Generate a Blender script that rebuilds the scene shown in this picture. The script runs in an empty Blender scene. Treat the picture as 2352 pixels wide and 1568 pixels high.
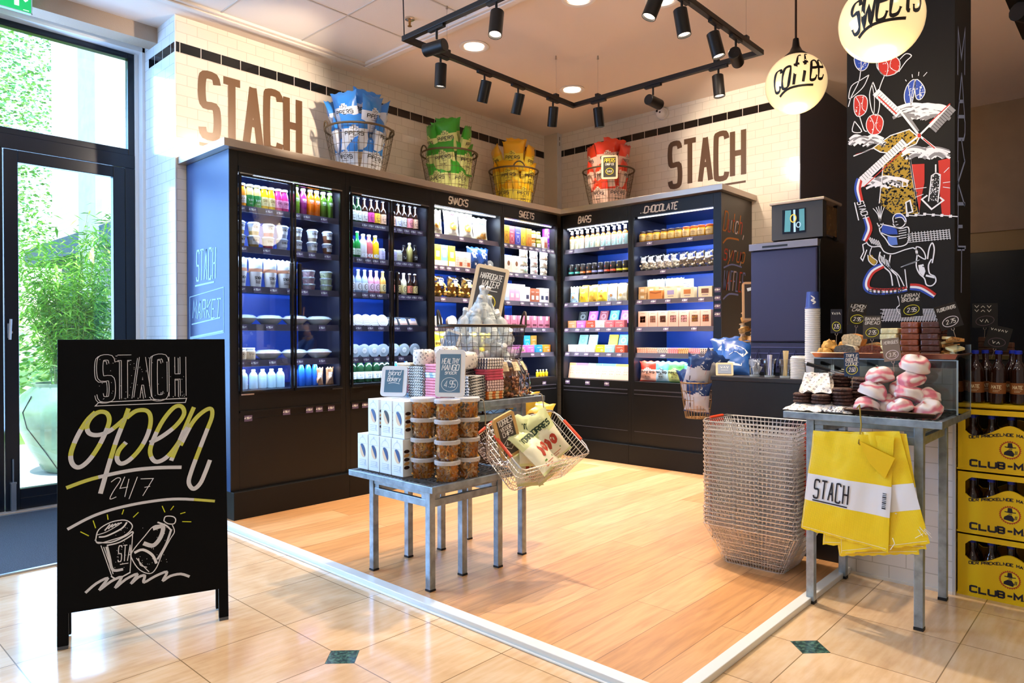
import bpy, bmesh, math, random
from mathutils import Vector, Matrix, noise
R = random.Random(7)
D2R = math.pi/180
SC = bpy.context.scene
COL = SC.collection
# ---------------------------------------------------------------- camera
IW, IH, FPX = 2352, 1568, 1596.68
YAW, PIT, ROL, CH = 0.743339, -0.0063807, -0.0022388, 1.2
cy_, sy_, cp_, sp_ = math.cos(YAW), math.sin(YAW), math.cos(PIT), math.sin(PIT)
CF = Vector((cy_*cp_, sy_*cp_, sp_))
_r = Vector((sy_, -cy_, 0)); _u = _r.cross(CF)
CR = _r*math.cos(ROL) + _u*math.sin(ROL)
CU = _u*math.cos(ROL) - _r*math.sin(ROL)
cam = bpy.data.cameras.new('camera'); camo = bpy.data.objects.new('camera', cam); COL.objects.link(camo)
cam.sensor_width = 36; cam.lens = FPX/IW*36; cam.clip_start = 0.05; cam.clip_end = 200
mw = Matrix((CR, CU, -CF)).transposed().to_4x4(); mw.translation = Vector((0, 0, CH)); camo.matrix_world = mw
SC.camera = camo
# where the sight line of a point of the photograph meets a plane of the room
def ray(px, py): return CF + CR*((px-1176)/FPX) - CU*((py-784)/FPX)
def FZ(px, py, z=0.0):
    d = ray(px, py); t = (z-CH)/d.z; return Vector((d.x*t, d.y*t, z))
def PX(px, py, X):
    d = ray(px, py); t = X/d.x; return Vector((X, d.y*t, CH+d.z*t))
def PY(px, py, Y):
    d = ray(px, py); t = Y/d.y; return Vector((d.x*t, Y, CH+d.z*t))
# ---------------------------------------------------------------- view, world, daylight
vs = SC.view_settings; vs.view_transform = 'Standard'; vs.look = 'None'; vs.gamma = 1; vs.use_curve_mapping = False
vs.exposure = 0.18
w = bpy.data.worlds.new('world'); SC.world = w; w.use_nodes = True
nt = w.node_tree; nt.nodes.clear()
wo = nt.nodes.new('ShaderNodeOutputWorld'); bg = nt.nodes.new('ShaderNodeBackground'); sky = nt.nodes.new('ShaderNodeTexSky')
sky.sky_type = 'NISHITA'; sky.sun_disc = False; sky.sun_elevation = 50*D2R; sky.sun_rotation = 200*D2R; sky.air_density = 1.4; sky.dust_density = 1.5
mixn = nt.nodes.new('ShaderNodeMix'); mixn.data_type = 'RGBA'; mixn.inputs[0].default_value = 0.25
nt.links.new(sky.outputs[0], mixn.inputs[6]); mixn.inputs[7].default_value = (0.6, 0.8, 1, 1)
nt.links.new(mixn.outputs[2], bg.inputs[0]); bg.inputs[1].default_value = 1.0; nt.links.new(bg.outputs[0], wo.inputs[0])
def sun(name, rot, e, col, ang):
    l = bpy.data.lights.new(name, 'SUN'); l.energy = e; l.color = col; l.angle = ang*D2R
    o = bpy.data.objects.new(name, l); COL.objects.link(o); o.rotation_euler = rot; return o
def aim(o, p, t):
    o.location = p; o.rotation_euler = (Vector(t)-Vector(p)).to_track_quat('-Z', 'Y').to_euler()
s_ = sun('sun', (0, 0, 0), 7.0, (1, .97, .9), 1.0); aim(s_, (1, 6, 30), (9, 12, 0))
def area(name, p, t, sx, sy, e, col):
    l = bpy.data.lights.new(name, 'AREA'); l.shape = 'RECTANGLE'; l.size = sx; l.size_y = sy; l.energy = e; l.color = col
    o = bpy.data.objects.new(name, l); COL.objects.link(o); aim(o, p, t); return o
# daylight through the glazed front of the shop
DAY = (.32, .55, 1.0)
area('facade_daylight', (0.2, 5.78, 1.9), (1.2, 0, .9), 3.4, 2.8, 310, DAY)
# unseen fill lamps without fixtures, added around the camera to brighten the room
WARM = (1, .80, .60)
def spot(name, p, t, e, ang, col=WARM, blend=.6, rad=.035):
    l = bpy.data.lights.new(name, 'SPOT'); l.energy = e; l.spot_size = ang*D2R; l.spot_blend = blend; l.color = col; l.shadow_soft_size = rad
    o = bpy.data.objects.new(name, l); COL.objects.link(o); aim(o, p, t); return o
for i, (hx, hy) in enumerate(((0.3, 1.2), (2.0, -0.6), (4.6, -1.2), (1.0, 3.6), (-1.2, 3.0), (-1.0, -1.0))):
    a_ = area('fill_lamp', (hx, hy, 3.44), (hx, hy, 0), .5, .5, 12, (1, .85, .68))
# ---------------------------------------------------------------- colours and materials
def lin(h):
    if isinstance(h, str):
        h = h.lstrip('#'); c = [int(h[i:i+2], 16)/255 for i in (0, 2, 4)]
        return tuple((x/12.92 if x <= .04045 else ((x+.055)/1.055)**2.4) for x in c) + (1,)
    return tuple(h)[:3] + (1,)
MC = {}
def mat(h, rough=.5, metal=0., spec=.5, emit=0., trans=0., alpha=1., bump=0., bscale=40., coat=0., nz=0., nscale=6.):
    k = (h, rough, metal, spec, emit, trans, alpha, bump, bscale, coat, nz, nscale)
    if k in MC: return MC[k]
    m = bpy.data.materials.new('m_%d' % len(MC)); m.use_nodes = True; n = m.node_tree.nodes; b = n['Principled BSDF']; L = m.node_tree.links
    c = lin(h); b.inputs['Base Color'].default_value = c; b.inputs['Roughness'].default_value = rough; b.inputs['Metallic'].default_value = metal
    b.inputs['Specular IOR Level'].default_value = spec
    if emit: b.inputs['Emission Color'].default_value = c; b.inputs['Emission Strength'].default_value = emit
    if trans: b.inputs['Transmission Weight'].default_value = trans; b.inputs['IOR'].default_value = 1.3
    if alpha < 1: b.inputs['Alpha'].default_value = alpha
    if coat: b.inputs['Coat Weight'].default_value = coat
    if bump or nz:
        tc = n.new('ShaderNodeTexCoord'); t = n.new('ShaderNodeTexNoise'); t.inputs['Detail'].default_value = 3
        L.new(tc.outputs['Object'], t.inputs['Vector'])
        if bump:
            t.inputs['Scale'].default_value = bscale
            bp = n.new('ShaderNodeBump'); bp.inputs['Strength'].default_value = bump; bp.inputs['Distance'].default_value = .01
            L.new(t.outputs[0], bp.inputs['Height']); L.new(bp.outputs[0], b.inputs['Normal'])
        if nz:
            t2 = t
            if bump:
                t2 = n.new('ShaderNodeTexNoise'); L.new(tc.outputs['Object'], t2.inputs['Vector'])
            t2.inputs['Scale'].default_value = nscale; t2.inputs['Detail'].default_value = 6
            r = n.new('ShaderNodeValToRGB'); r.color_ramp.elements[0].position = .3; r.color_ramp.elements[1].position = .7
            r.color_ramp.elements[0].color = tuple(x*(1-nz) for x in c[:3])+(1,); r.color_ramp.elements[1].color = tuple(min(1, x*(1+nz*.5)) for x in c[:3])+(1,)
            L.new(t2.outputs[0], r.inputs[0]); L.new(r.outputs[0], b.inputs['Base Color'])
    MC[k] = m; return m
def glassy(h='#ffffff', fac=.12, rough=.03, key=''):
    """thin clear sheet: see-through with a Fresnel gloss"""
    k = ('glassy', h, fac, rough, key)
    if k in MC: return MC[k]
    m = bpy.data.materials.new('m_%d' % len(MC)); m.use_nodes = True; n = m.node_tree.nodes; L = m.node_tree.links; n.clear()
    o = n.new('ShaderNodeOutputMaterial'); mx = n.new('ShaderNodeMixShader'); t = n.new('ShaderNodeBsdfTransparent'); g = n.new('ShaderNodeBsdfGlossy'); f = n.new('ShaderNodeFresnel')
    t.inputs[0].default_value = lin(h); g.inputs['Roughness'].default_value = rough; f.inputs[0].default_value = 1.45
    a = n.new('ShaderNodeMath'); a.operation = 'ADD'; a.inputs[1].default_value = fac; a.use_clamp = True
    L.new(f.outputs[0], a.inputs[0]); L.new(a.outputs[0], mx.inputs[0]); L.new(t.outputs[0], mx.inputs[1]); L.new(g.outputs[0], mx.inputs[2]); L.new(mx.outputs[0], o.inputs[0])
    MC[k] = m; return m
def nodemat(name):
    m = bpy.data.materials.new(name); m.use_nodes = True; n = m.node_tree.nodes; return m, n, m.node_tree.links, n['Principled BSDF']
def tilemat(axis, tile, grout, rough=.12, off=(0, 0), bw=.15, rh=.075, mort=.0022, bumpy=.02, offset=.5):
    m, n, L, b = nodemat('tile_'+axis)
    tc = n.new('ShaderNodeTexCoord'); sp = n.new('ShaderNodeSeparateXYZ'); cb = n.new('ShaderNodeCombineXYZ')
    L.new(tc.outputs['Object'], sp.inputs[0])
    a1 = n.new('ShaderNodeMath'); a1.inputs[1].default_value = off[0]; a2 = n.new('ShaderNodeMath'); a2.inputs[1].default_value = off[1]
    L.new(sp.outputs['X' if axis == 'x' else 'Y'], a1.inputs[0]); L.new(sp.outputs['Z'], a2.inputs[0])
    L.new(a1.outputs[0], cb.inputs[0]); L.new(a2.outputs[0], cb.inputs[1])
    br = n.new('ShaderNodeTexBrick'); br.inputs['Scale'].default_value = 1; br.inputs['Brick Width'].default_value = bw; br.inputs['Row Height'].default_value = rh
    br.inputs['Mortar Size'].default_value = mort; br.inputs['Mortar Smooth'].default_value = .1; br.offset = offset
    br.inputs['Color1'].default_value = lin(tile); c2 = lin(tile); br.inputs['Color2'].default_value = tuple(x*.94 for x in c2[:3])+(1,); br.inputs['Mortar'].default_value = lin(grout)
    L.new(cb.outputs[0], br.inputs['Vector']); L.new(br.outputs['Color'], b.inputs['Base Color']); b.inputs['Roughness'].default_value = rough
    no = n.new('ShaderNodeTexNoise'); no.inputs['Scale'].default_value = 9; L.new(tc.outputs['Object'], no.inputs['Vector'])
    ad = n.new('ShaderNodeMath'); ad.operation = 'MULTIPLY_ADD'; ad.inputs[1].default_value = -1; L.new(br.outputs['Fac'], ad.inputs[0]); L.new(no.outputs[0], ad.inputs[2])
    bp = n.new('ShaderNodeBump'); bp.inputs['Strength'].default_value = .25; bp.inputs['Distance'].default_value = .003; L.new(ad.outputs[0], bp.inputs['Height']); L.new(bp.outputs[0], b.inputs['Normal'])
    return m
# ---------------------------------------------------------------- mesh builder
class MB:
    def __init__(s): s.v = []; s.f = []; s.mi = []
    def poly(s, pts, m=0):
        i = len(s.v); s.v += [tuple(p) for p in pts]; s.f.append(tuple(range(i, i+len(pts)))); s.mi.append(m); return s
    def box(s, x0, y0, z0, x1, y1, z1, m=0, T=None):
        i = len(s.v); P = [(x, y, z) for z in (z0, z1) for y in (y0, y1) for x in (x0, x1)]
        if T: P = [tuple(T @ Vector(p)) for p in P]
        s.v += P
        fs = [(0, 2, 3, 1), (4, 5, 7, 6), (0, 1, 5, 4), (2, 6, 7, 3), (0, 4, 6, 2), (1, 3, 7, 5)]
        for k, q in enumerate(fs): s.f.append(tuple(i+j for j in q)); s.mi.append(m[k] if isinstance(m, (list, tuple)) else m)
        return s            # face order: bottom, top, front(-y), back(+y), left(-x), right(+x)
    def lathe(s, prof, n=14, m=0, c=(0, 0, 0), T=None, caps=True, sx=1, sy=1):
        """prof: [(r, z), ...]; m: one index or one per band"""
        i = len(s.v)
        for r, z in prof:
            for k in range(n):
                a = 2*math.pi*k/n; p = Vector((c[0]+r*sx*math.cos(a), c[1]+r*sy*math.sin(a), c[2]+z)); s.v.append(tuple(T @ p) if T else tuple(p))
        for j in range(len(prof)-1):
            mm = m[j] if isinstance(m, (list, tuple)) else m
            for k in range(n):
                k2 = (k+1) % n; s.f.append((i+j*n+k, i+j*n+k2, i+(j+1)*n+k2, i+(j+1)*n+k)); s.mi.append(mm)
        if caps:
            s.f.append(tuple(i+k for k in reversed(range(n)))); s.mi.append(m[0] if isinstance(m, (list, tuple)) else m)
            s.f.append(tuple(i+(len(prof)-1)*n+k for k in range(n))); s.mi.append(m[-1] if isinstance(m, (list, tuple)) else m)
        return s
    def tube(s, pts, r, n=5, m=0, closed=False, sq=False):
        pts = [Vector(p) for p in pts]; N = len(pts); i = len(s.v)
        if closed: pass
        up = None
        for j, p in enumerate(pts):
            a = pts[j-1] if (j > 0 or closed) else pts[j]; b = pts[(j+1) % N] if (j < N-1 or closed) else pts[j]
            t = (b-a).normalized() if (b-a).length > 1e-9 else Vector((0, 0, 1))
            if up is None: up = Vector((0, 0, 1)) if abs(t.z) < .9 else Vector((0, 1, 0))
            x = t.cross(up).normalized(); y = x.cross(t).normalized(); up = y
            rr = r[j] if isinstance(r, (list, tuple)) else r
            for k in range(n):
                th = 2*math.pi*(k+.5)/n; s.v.append(tuple(p + x*(rr*math.cos(th)) + y*(rr*math.sin(th))))
        for j in range(N if closed else N-1):
            j2 = (j+1) % N
            for k in range(n):
                k2 = (k+1) % n; s.f.append((i+j*n+k, i+j*n+k2, i+j2*n+k2, i+j2*n+k)); s.mi.append(m)
        if not closed:
            s.f.append(tuple(i+k for k in reversed(range(n)))); s.mi.append(m); s.f.append(tuple(i+(N-1)*n+k for k in range(n))); s.mi.append(m)
        return s
    def grid(s, fn, nu, nv, m=0):
        """fn(u,v)->point on 0..1; m may be fn(u,v)->index"""
        i = len(s.v)
        for a in range(nv+1):
            for b in range(nu+1): s.v.append(tuple(fn(b/nu, a/nv)))
        for a in range(nv):
            for b in range(nu):
                q = i+a*(nu+1)+b; s.f.append((q, q+1, q+nu+2, q+nu+1)); s.mi.append(m((b+.5)/nu, (a+.5)/nv) if callable(m) else m)
        return s
    def ribbon(s, pts, w, fn, m=0, closed=False):
        """flat stroke of width w along 2-D points, carried onto a surface by fn(u, v)"""
        P = [Vector(p[:2]) for p in pts]; N = len(P)
        if N < 2: return s
        i = len(s.v)
        for j, p in enumerate(P):
            a = P[j-1] if (j > 0 or closed) else None; b = P[(j+1) % N] if (j < N-1 or closed) else None
            d1 = (p-a).normalized() if a is not None and (p-a).length > 1e-9 else None
            d2 = (b-p).normalized() if b is not None and (b-p).length > 1e-9 else None
            if d1 is None: d1 = d2
            if d2 is None: d2 = d1
            if d1 is None: d1 = d2 = Vector((1, 0))
            n1 = Vector((-d1.y, d1.x)); n2 = Vector((-d2.y, d2.x)); nn = n1+n2
            if nn.length < .3: nn = n1
            nn.normalize(); sc = 1/max(.45, nn.dot(n1)); ww = (w[j] if isinstance(w, (list, tuple)) else w)/2
            for sg in (1, -1): q = p+nn*(ww*sc*sg); s.v.append(tuple(fn(q.x, q.y)))
        for j in range(N if closed else N-1):
            k = i+2*j; k2 = i+2*((j+1) % N); s.f.append((k, k+1, k2+1, k2)); s.mi.append(m)
        return s
    def build(s, name, mats, parent=None, loc=None, smooth=False, bevel=0, rec=True, rot=None):
        me = bpy.data.meshes.new(name); me.from_pydata(s.v, [], s.f)
        if not isinstance(mats, (list, tuple)): mats = [mats]
        for m in mats: me.materials.append(m)
        me.polygons.foreach_set('material_index', s.mi)
        if rec:
            bm = bmesh.new(); bm.from_mesh(me); bmesh.ops.recalc_face_normals(bm, faces=bm.faces); bm.to_mesh(me); bm.free()
        if smooth:
            me.polygons.foreach_set('use_smooth', [True]*len(me.polygons))
            if smooth != 'all': me.set_sharp_from_angle(angle=smooth*D2R if smooth is not True else .7)
        o = bpy.data.objects.new(name, me); COL.objects.link(o)
        if parent is not None: o.parent = parent
        if loc is not None: o.location = loc
        if rot is not None: o.rotation_euler = rot
        if bevel:
            b = o.modifiers.new('b', 'BEVEL'); b.width = bevel; b.segments = 2; b.limit_method = 'ANGLE'
        return o
def tag(o, label=None, cat=None, group=None, kind=None):
    if label: o['label'] = label
    if cat: o['category'] = cat
    if group: o['group'] = group
    if kind: o['kind'] = kind
    return o
def empty(name, loc=(0, 0, 0), rz=0, label=None, cat=None, group=None):
    o = bpy.data.objects.new(name, None); COL.objects.link(o); o.location = loc; o.rotation_euler = (0, 0, rz); o.empty_display_size = .05
    return tag(o, label, cat, group)
def dup(root, loc=None, rot=None, label=None, group=None, scale=None):
    r = root.copy(); COL.objects.link(r)
    if loc is not None: r.location = loc
    if rot is not None: r.rotation_euler = rot
    if scale is not None: r.scale = scale
    if label: r['label'] = label
    if group: r['group'] = group
    for ch in list(root.children):
        c = ch.copy(); COL.objects.link(c); c.parent = r
        for g in list(ch.children):
            d = g.copy(); COL.objects.link(d); d.parent = c
    return r
def struct(o): o['kind'] = 'structure'; return o
# ---------------------------------------------------------------- stroke lettering
GL = {'A': "023a 3a62 1555", 'B': "020a4a5957460 6 4655534202".replace('0 6', '06'), 'C': "695a1a0903125263", 'D': "020a4a69634202", 'E': "6a0a0262 0646", 'F': "6a0a02 0646",
'G': "68695a1a09031252636636", 'H': "020a 626a 0666", 'I': "020a", 'J': "6a6352120304", 'K': "020a 6a0662", 'L': "0a0262", 'M': "020a356a62", 'N': "020a626a", 'O': "1a0903125263695a1a",
'P': "020a5a69675606", 'Q': "1a0903125263695a1a 4461", 'R': "020a5a69675606 3662", 'S': "695a1a09071656656352120 3".replace(' ', ''), 'T': "0a6a 3a32", 'U': "0a031252636a", 'V': "0a326a", 'W': "0a1236526a",
'X': "026a 0a62", 'Y': "0a366a 3632", 'Z': "0a6a0262", '0': "1a0903125263695a1a", '1': "183a32", '2': "08091a5a69670262", '3': "091a5a6967562 6 566563521203".replace('2 6', '26'), '4': "525a0464",
'5': "6a0a06566563521203", '6': "5a1a0903125263655606", '7': "0a6a22", '8': "1a0903125263695a1a 0666", '9': "661607091a5a69635212", '/': "026a", '-': "1656", '.': "2332", ',': "3220", '&': "62091a3a02125265", "'": "3a38",
'a': "170603124253564717 5752", 'b': "0a02 170603124253564717", 'c': "5647170603124253", 'd': "170603124253564717 5a52", 'e': "05555647170603124253", 'f': "5a3a2922 0747", 'g': "170603124253564717 57514010",
'h': "0a02 0617475652", 'i': "0702", 'k': "0a02 5704 2552", 'l': "0a02", 'm': "0702 06172622 2637475652", 'n': "0702 0617475652", 'o': "170603124253564717", 'p': "0700 170603124253564717", 'r': "0702 061747",
's': "56471706154553421203", 't': "2a2342 0747", 'u': "0703124253 5752", 'w': "0712355267", 'y': "0732 5710", 'v': "073257", 'z': "07570252", 'x': "0257 0752"}
UNREAD = set('SAP PUUR PURE HOP ALE COLA IPA VIN TONIC CHOC TOFFEE NUTS HONING THEE SNOEP KVARK BIER CRISP CHOCOLADE FUDGE CAKE_ BROWNIE_ SCONES Lays Cas SNACK THE GOOD BAR WATER_ 1.50 2.-'.split())
_gc = {}
def glyph(ch):
    if ch not in _gc:
        _gc[ch] = [[(int(t[i], 16), int(t[i+1], 16)-2) for i in range(0, len(t), 2)] for t in GL.get(ch, '').split()]
    return _gc[ch]
def smoothline(P, k=3, closed=False):
    P = [Vector(p) for p in P]; n = len(P)
    if n < 3: return P
    out = []
    for i in range(n if closed else n-1):
        p0 = P[i-1] if (i > 0 or closed) else P[i]; p1 = P[i]; p2 = P[(i+1) % n]; p3 = P[(i+2) % n] if (i+2 < n or closed) else p2
        for j in range(k):
            t = j/k; out.append(.5*((2*p1)+(p2-p0)*t+(2*p0-5*p1+4*p2-p3)*t*t+(3*p1-p0-3*p2+p3)*t**3))
    if not closed: out.append(P[-1])
    return out
def textlines(s, h, cond=.55, gap=.3, slant=0., jit=0.):
    """poly-lines of a word: cap height h, letters cond*h wide; returns (lines, width)"""
    out = []; x = 0; q = h/8; wx = cond*h/6
    for ch in s:
        g = glyph(ch); w_ = max([p[0] for st in g for p in st] or [3]) if ch != ' ' else 3
        if ch == 'I' or ch == 'i' or ch == 'l' or ch == '1': w_ = max(0 if ch in 'Iil' else 3, 0)
        jy = R.uniform(-jit, jit)*h if jit else 0
        for st in g:
            e_ = .55*wx if ch == 'T' and st[0][1] == st[-1][1] else 0
            out.append([Vector((x+p[0]*wx+(e_ if p[0] > 3 else -e_)+slant*p[1]*q, p[1]*q+jy)) for p in st])
        x += w_*wx+gap*cond*h
    return out, x-gap*cond*h
def put(mb, s, fn_, x, y, h, sw, cond=.55, gap=.3, slant=0., m=1, align='c', sm=0, jit=0., fit=None, lift=None):
    """write s onto mb; (x, y) = baseline anchor on the surface fn"""
    if s in UNREAD:      # print too small to read in the photograph: a broken line of marks
        W = fit or len(s)*h*.7; x0 = x-W/2; n = len(s)*2+1; rr = random.Random(len(s)*7+int(h*1e4))
        l = [Vector((x0+W*i/(n-1), y+h*(rr.uniform(0, .25) if i % 2 else rr.uniform(.65, .95)))) for i in range(n)]
        for a in range(0, n-2, 3): mb.ribbon(l[a:a+3], sw, fn_, m)
        return W
    L, W = textlines(s, h, cond, gap, slant, jit); k = 1
    if fit and W > 0: k = fit/W; W = fit
    ox = x-W/2 if align == 'c' else (x if align == 'l' else x-W)
    for i_, l in enumerate(L):
        fn = fn_ if lift is None else (lambda u, v, i_=i_: Vector(fn_(u, v))+Vector(lift)*i_)
        l = [Vector((ox+p.x*k, y+p.y)) for p in l]
        if sm and len(l) > 3:
            cl = (l[0]-l[-1]).length < 1e-6; l = smoothline(l[:-1] if cl else l, sm, cl); mb.ribbon(l, sw, fn, m, closed=cl)
        else: mb.ribbon(l, sw, fn, m, closed=len(l) > 3 and (l[0]-l[-1]).length < 1e-6) if not (len(l) > 3 and (l[0]-l[-1]).length < 1e-6) else mb.ribbon(l[:-1], sw, fn, m, closed=True)
    return W
def ell(cx, cy, rx, ry, n=16, a0=0, a1=360, rot=0):
    o = []
    for i in range(n+1 if a1-a0 < 360 else n):
        a = (a0+(a1-a0)*i/n)*D2R; x = rx*math.cos(a); y = ry*math.sin(a); c, s = math.cos(rot*D2R), math.sin(rot*D2R); o.append((cx+x*c-y*s, cy+x*s+y*c))
    return o
# ================================================================ SETTING
YW, XW, ZC = 5.12, 6.2, 3.5          # left wall plane, right wall plane, ceiling
# floors
def stone():
    m, n, L, b = nodemat('stone_floor')
    tc = n.new('ShaderNodeTexCoord'); sp = n.new('ShaderNodeSeparateXYZ'); L.new(tc.outputs['Object'], sp.inputs[0])
    def M(op, a, c=None, d=None):
        x = n.new('ShaderNodeMath'); x.operation = op
        for i, v in enumerate((a, c, d)):
            if v is None: continue
            if isinstance(v, (int, float)): x.inputs[i].default_value = v
            else: L.new(v, x.inputs[i])
        return x.outputs[0]
    T = .4222
    def dist(o, off, p): return M('PINGPONG', M('ABSOLUTE', M('SUBTRACT', o, off)), p/2)
    jx = dist(sp.outputs[0], 1.485, T); jy = dist(sp.outputs[1], 2.234, T)
    j = M('MINIMUM', jx, jy)
    dx = dist(sp.outputs[0], 1.485, 3*T); dy = dist(sp.outputs[1], 2.234, 3*T)
    dd = M('ADD', dx, dy)
    joint = M('LESS_THAN', j, .002)
    dia = M('LESS_THAN', dd, .075); diaj = M('LESS_THAN', M('ABSOLUTE', M('SUBTRACT', dd, .076)), .0015)
    no = n.new('ShaderNodeTexNoise'); no.inputs['Scale'].default_value = 3.2; no.inputs['Detail'].default_value = 8; no.inputs['Distortion'].default_value = 1.2; L.new(tc.outputs['Object'], no.inputs['Vector'])
    mp = n.new('ShaderNodeMapping'); mp.inputs['Scale'].default_value = (4, 30, 4); mp.inputs['Rotation'].default_value = (0, 0, .5); L.new(tc.outputs['Object'], mp.inputs[0])
    n2 = n.new('ShaderNodeTexNoise'); n2.inputs['Scale'].default_value = 1.5; n2.inputs['Detail'].default_value = 6; L.new(mp.outputs[0], n2.inputs['Vector'])
    r = n.new('ShaderNodeValToRGB'); e = r.color_ramp.elements; e[0].position = .3; e[0].color = lin('#cda77c'); e[1].position = .7; e[1].color = lin('#ecd4b2'); k = e.new(.5); k.color = lin('#e0bf96')
    L.new(M('ADD', M('MULTIPLY', no.outputs[0], .6), M('MULTIPLY', n2.outputs[0], .4)), r.inputs[0])
    cell = n.new('ShaderNodeTexWhiteNoise'); cell.noise_dimensions = '2D'; cb = n.new('ShaderNodeCombineXYZ')
    L.new(M('FLOOR', M('DIVIDE', M('SUBTRACT', sp.outputs[0], 1.485), T)), cb.inputs[0]); L.new(M('FLOOR', M('DIVIDE', M('SUBTRACT', sp.outputs[1], 2.234), T)), cb.inputs[1]); L.new(cb.outputs[0], cell.inputs['Vector'])
    hs = n.new('ShaderNodeHueSaturation'); L.new(r.outputs[0], hs.inputs['Color']); L.new(M('MULTIPLY_ADD', cell.outputs['Value'], .16, .92), hs.inputs['Value'])
    def mix(f, a, c):
        x = n.new('ShaderNodeMix'); x.data_type = 'RGBA'; L.new(f, x.inputs[0])
        for i, v in ((6, a), (7, c)):
            if isinstance(v, str): x.inputs[i].default_value = lin(v)
            else: L.new(v, x.inputs[i])
        return x.outputs[2]
    n3 = n.new('ShaderNodeTexNoise'); n3.inputs['Scale'].default_value = 60; n3.inputs['Detail'].default_value = 5; L.new(tc.outputs['Object'], n3.inputs['Vector'])
    r3 = n.new('ShaderNodeValToRGB'); r3.color_ramp.elements[0].position = .42; r3.color_ramp.elements[0].color = lin('#1d3a3c'); r3.color_ramp.elements[1].position = .7; r3.color_ramp.elements[1].color = lin('#5d8473'); L.new(n3.outputs[0], r3.inputs[0])
    c = mix(joint, hs.outputs[0], '#8d7350'); c = mix(dia, c, r3.outputs[0]); c = mix(diaj, c, '#5e5240')
    L.new(c, b.inputs['Base Color']); b.inputs['Roughness'].default_value = .16; b.inputs['Coat Weight'].default_value = .3; b.inputs['Coat Roughness'].default_value = .08
    return m
def wood():
    m, n, L, b = nodemat('wood_floor')
    tc = n.new('ShaderNodeTexCoord'); mp = n.new('ShaderNodeMapping'); mp.inputs['Location'].default_value = (.4, .13, 0); L.new(tc.outputs['Object'], mp.inputs[0])
    br = n.new('ShaderNodeTexBrick'); br.inputs['Scale'].default_value = 1; br.inputs['Brick Width'].default_value = 1.9; br.inputs['Row Height'].default_value = .205; br.inputs['Mortar Size'].default_value = .0012
    br.inputs['Bias'].default_value = 0; br.offset = .37; br.inputs['Color1'].default_value = lin('#e6b27c'); br.inputs['Color2'].default_value = lin('#cf965d'); br.inputs['Mortar'].default_value = lin('#7b5027')
    L.new(mp.outputs[0], br.inputs['Vector'])
    m2 = n.new('ShaderNodeMapping'); m2.inputs['Scale'].default_value = (1.2, 14, 1); L.new(tc.outputs['Object'], m2.inputs[0])
    no = n.new('ShaderNodeTexNoise'); no.inputs['Scale'].default_value = 2.5; no.inputs['Detail'].default_value = 9; no.inputs['Distortion'].default_value = .8; L.new(m2.outputs[0], no.inputs['Vector'])
    r = n.new('ShaderNodeValToRGB'); r.color_ramp.elements[0].position = .3; r.color_ramp.elements[0].color = (.74, .70, .66, 1); r.color_ramp.elements[1].position = .65; r.color_ramp.elements[1].color = (1, 1, 1, 1); L.new(no.outputs[0], r.inputs[0])
    x = n.new('ShaderNodeMix'); x.data_type = 'RGBA'; x.blend_type = 'MULTIPLY'; x.inputs[0].default_value = 1; L.new(br.outputs[0], x.inputs[6]); L.new(r.outputs[0], x.inputs[7])
    L.new(x.outputs[2], b.inputs['Base Color']); b.inputs['Roughness'].default_value = .38
    bp = n.new('ShaderNodeBump'); bp.inputs['Strength'].default_value = .1; bp.inputs['Distance'].default_value = .002; L.new(no.outputs[0], bp.inputs['Height']); L.new(bp.outputs[0], b.inputs['Normal'])
    return m
struct(MB().box(-3.5, -3, -.1, 8.5, 6.02, 0).build('floor', stone()))
struct(MB().box(2.04, 1.165, 0, 6.2, 5.1, .003).build('floor', wood()))
M_white = mat('#e9e6e0', .45); M_alu = mat('#c9ccd0', .3, .9)
strip = mat('#e8ecea', .3, .1)
struct(MB().box(1.988, 1.12, 0, 2.045, 4.4, .028).box(1.975, 1.12, 0, 1.988, 4.4, .008).build('trim_1', strip, bevel=.003))
struct(MB().box(2.045, 1.12, 0, 3.76, 1.168, .028).build('trim_2', strip, bevel=.003))
# ceiling: flat plaster, with a field of suspended panels bounded by a moulding
plaster = mat('#ead9cb', .85, bump=.05, bscale=60)
struct(MB().box(-3.5, -3, ZC, 8.5, 5.9, ZC+.1).build('ceiling', plaster))
panel = mat('#eee6dc', .9, bump=.12, bscale=180)
struct(MB().box(-3.4, -3, ZC-.012, 3.44, 4.82, ZC+.0).build('ceiling', panel))
mb = MB()
mb.box(-3.4, 4.82, ZC-.03, 3.54, 4.94, ZC).box(3.44, -3, ZC-.03, 3.54, 4.82, ZC)
mb.box(-3.4, 4.85, ZC-.042, 3.51, 4.90, ZC-.03).box(3.46, -3, ZC-.042, 3.51, 4.85, ZC-.03)
struct(mb.build('trim_3', mat('#e8ddd2', .6), bevel=.006))
mb = MB(); gm = mat('#cfc6bb', .5)
for k in range(12):
    x = 2.86-.63*k+.63*0
    if -3.3 < x < 3.4: mb.box(x-.006, -3, ZC-.016, x+.006, 4.82, ZC-.012)
for k in range(14):
    y = 4.82-.61*k
    if k: mb.box(-3.4, y-.006, ZC-.0165, 3.44, y+.006, ZC-.0125)
struct(mb.build('trim_4', gm))
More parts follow.
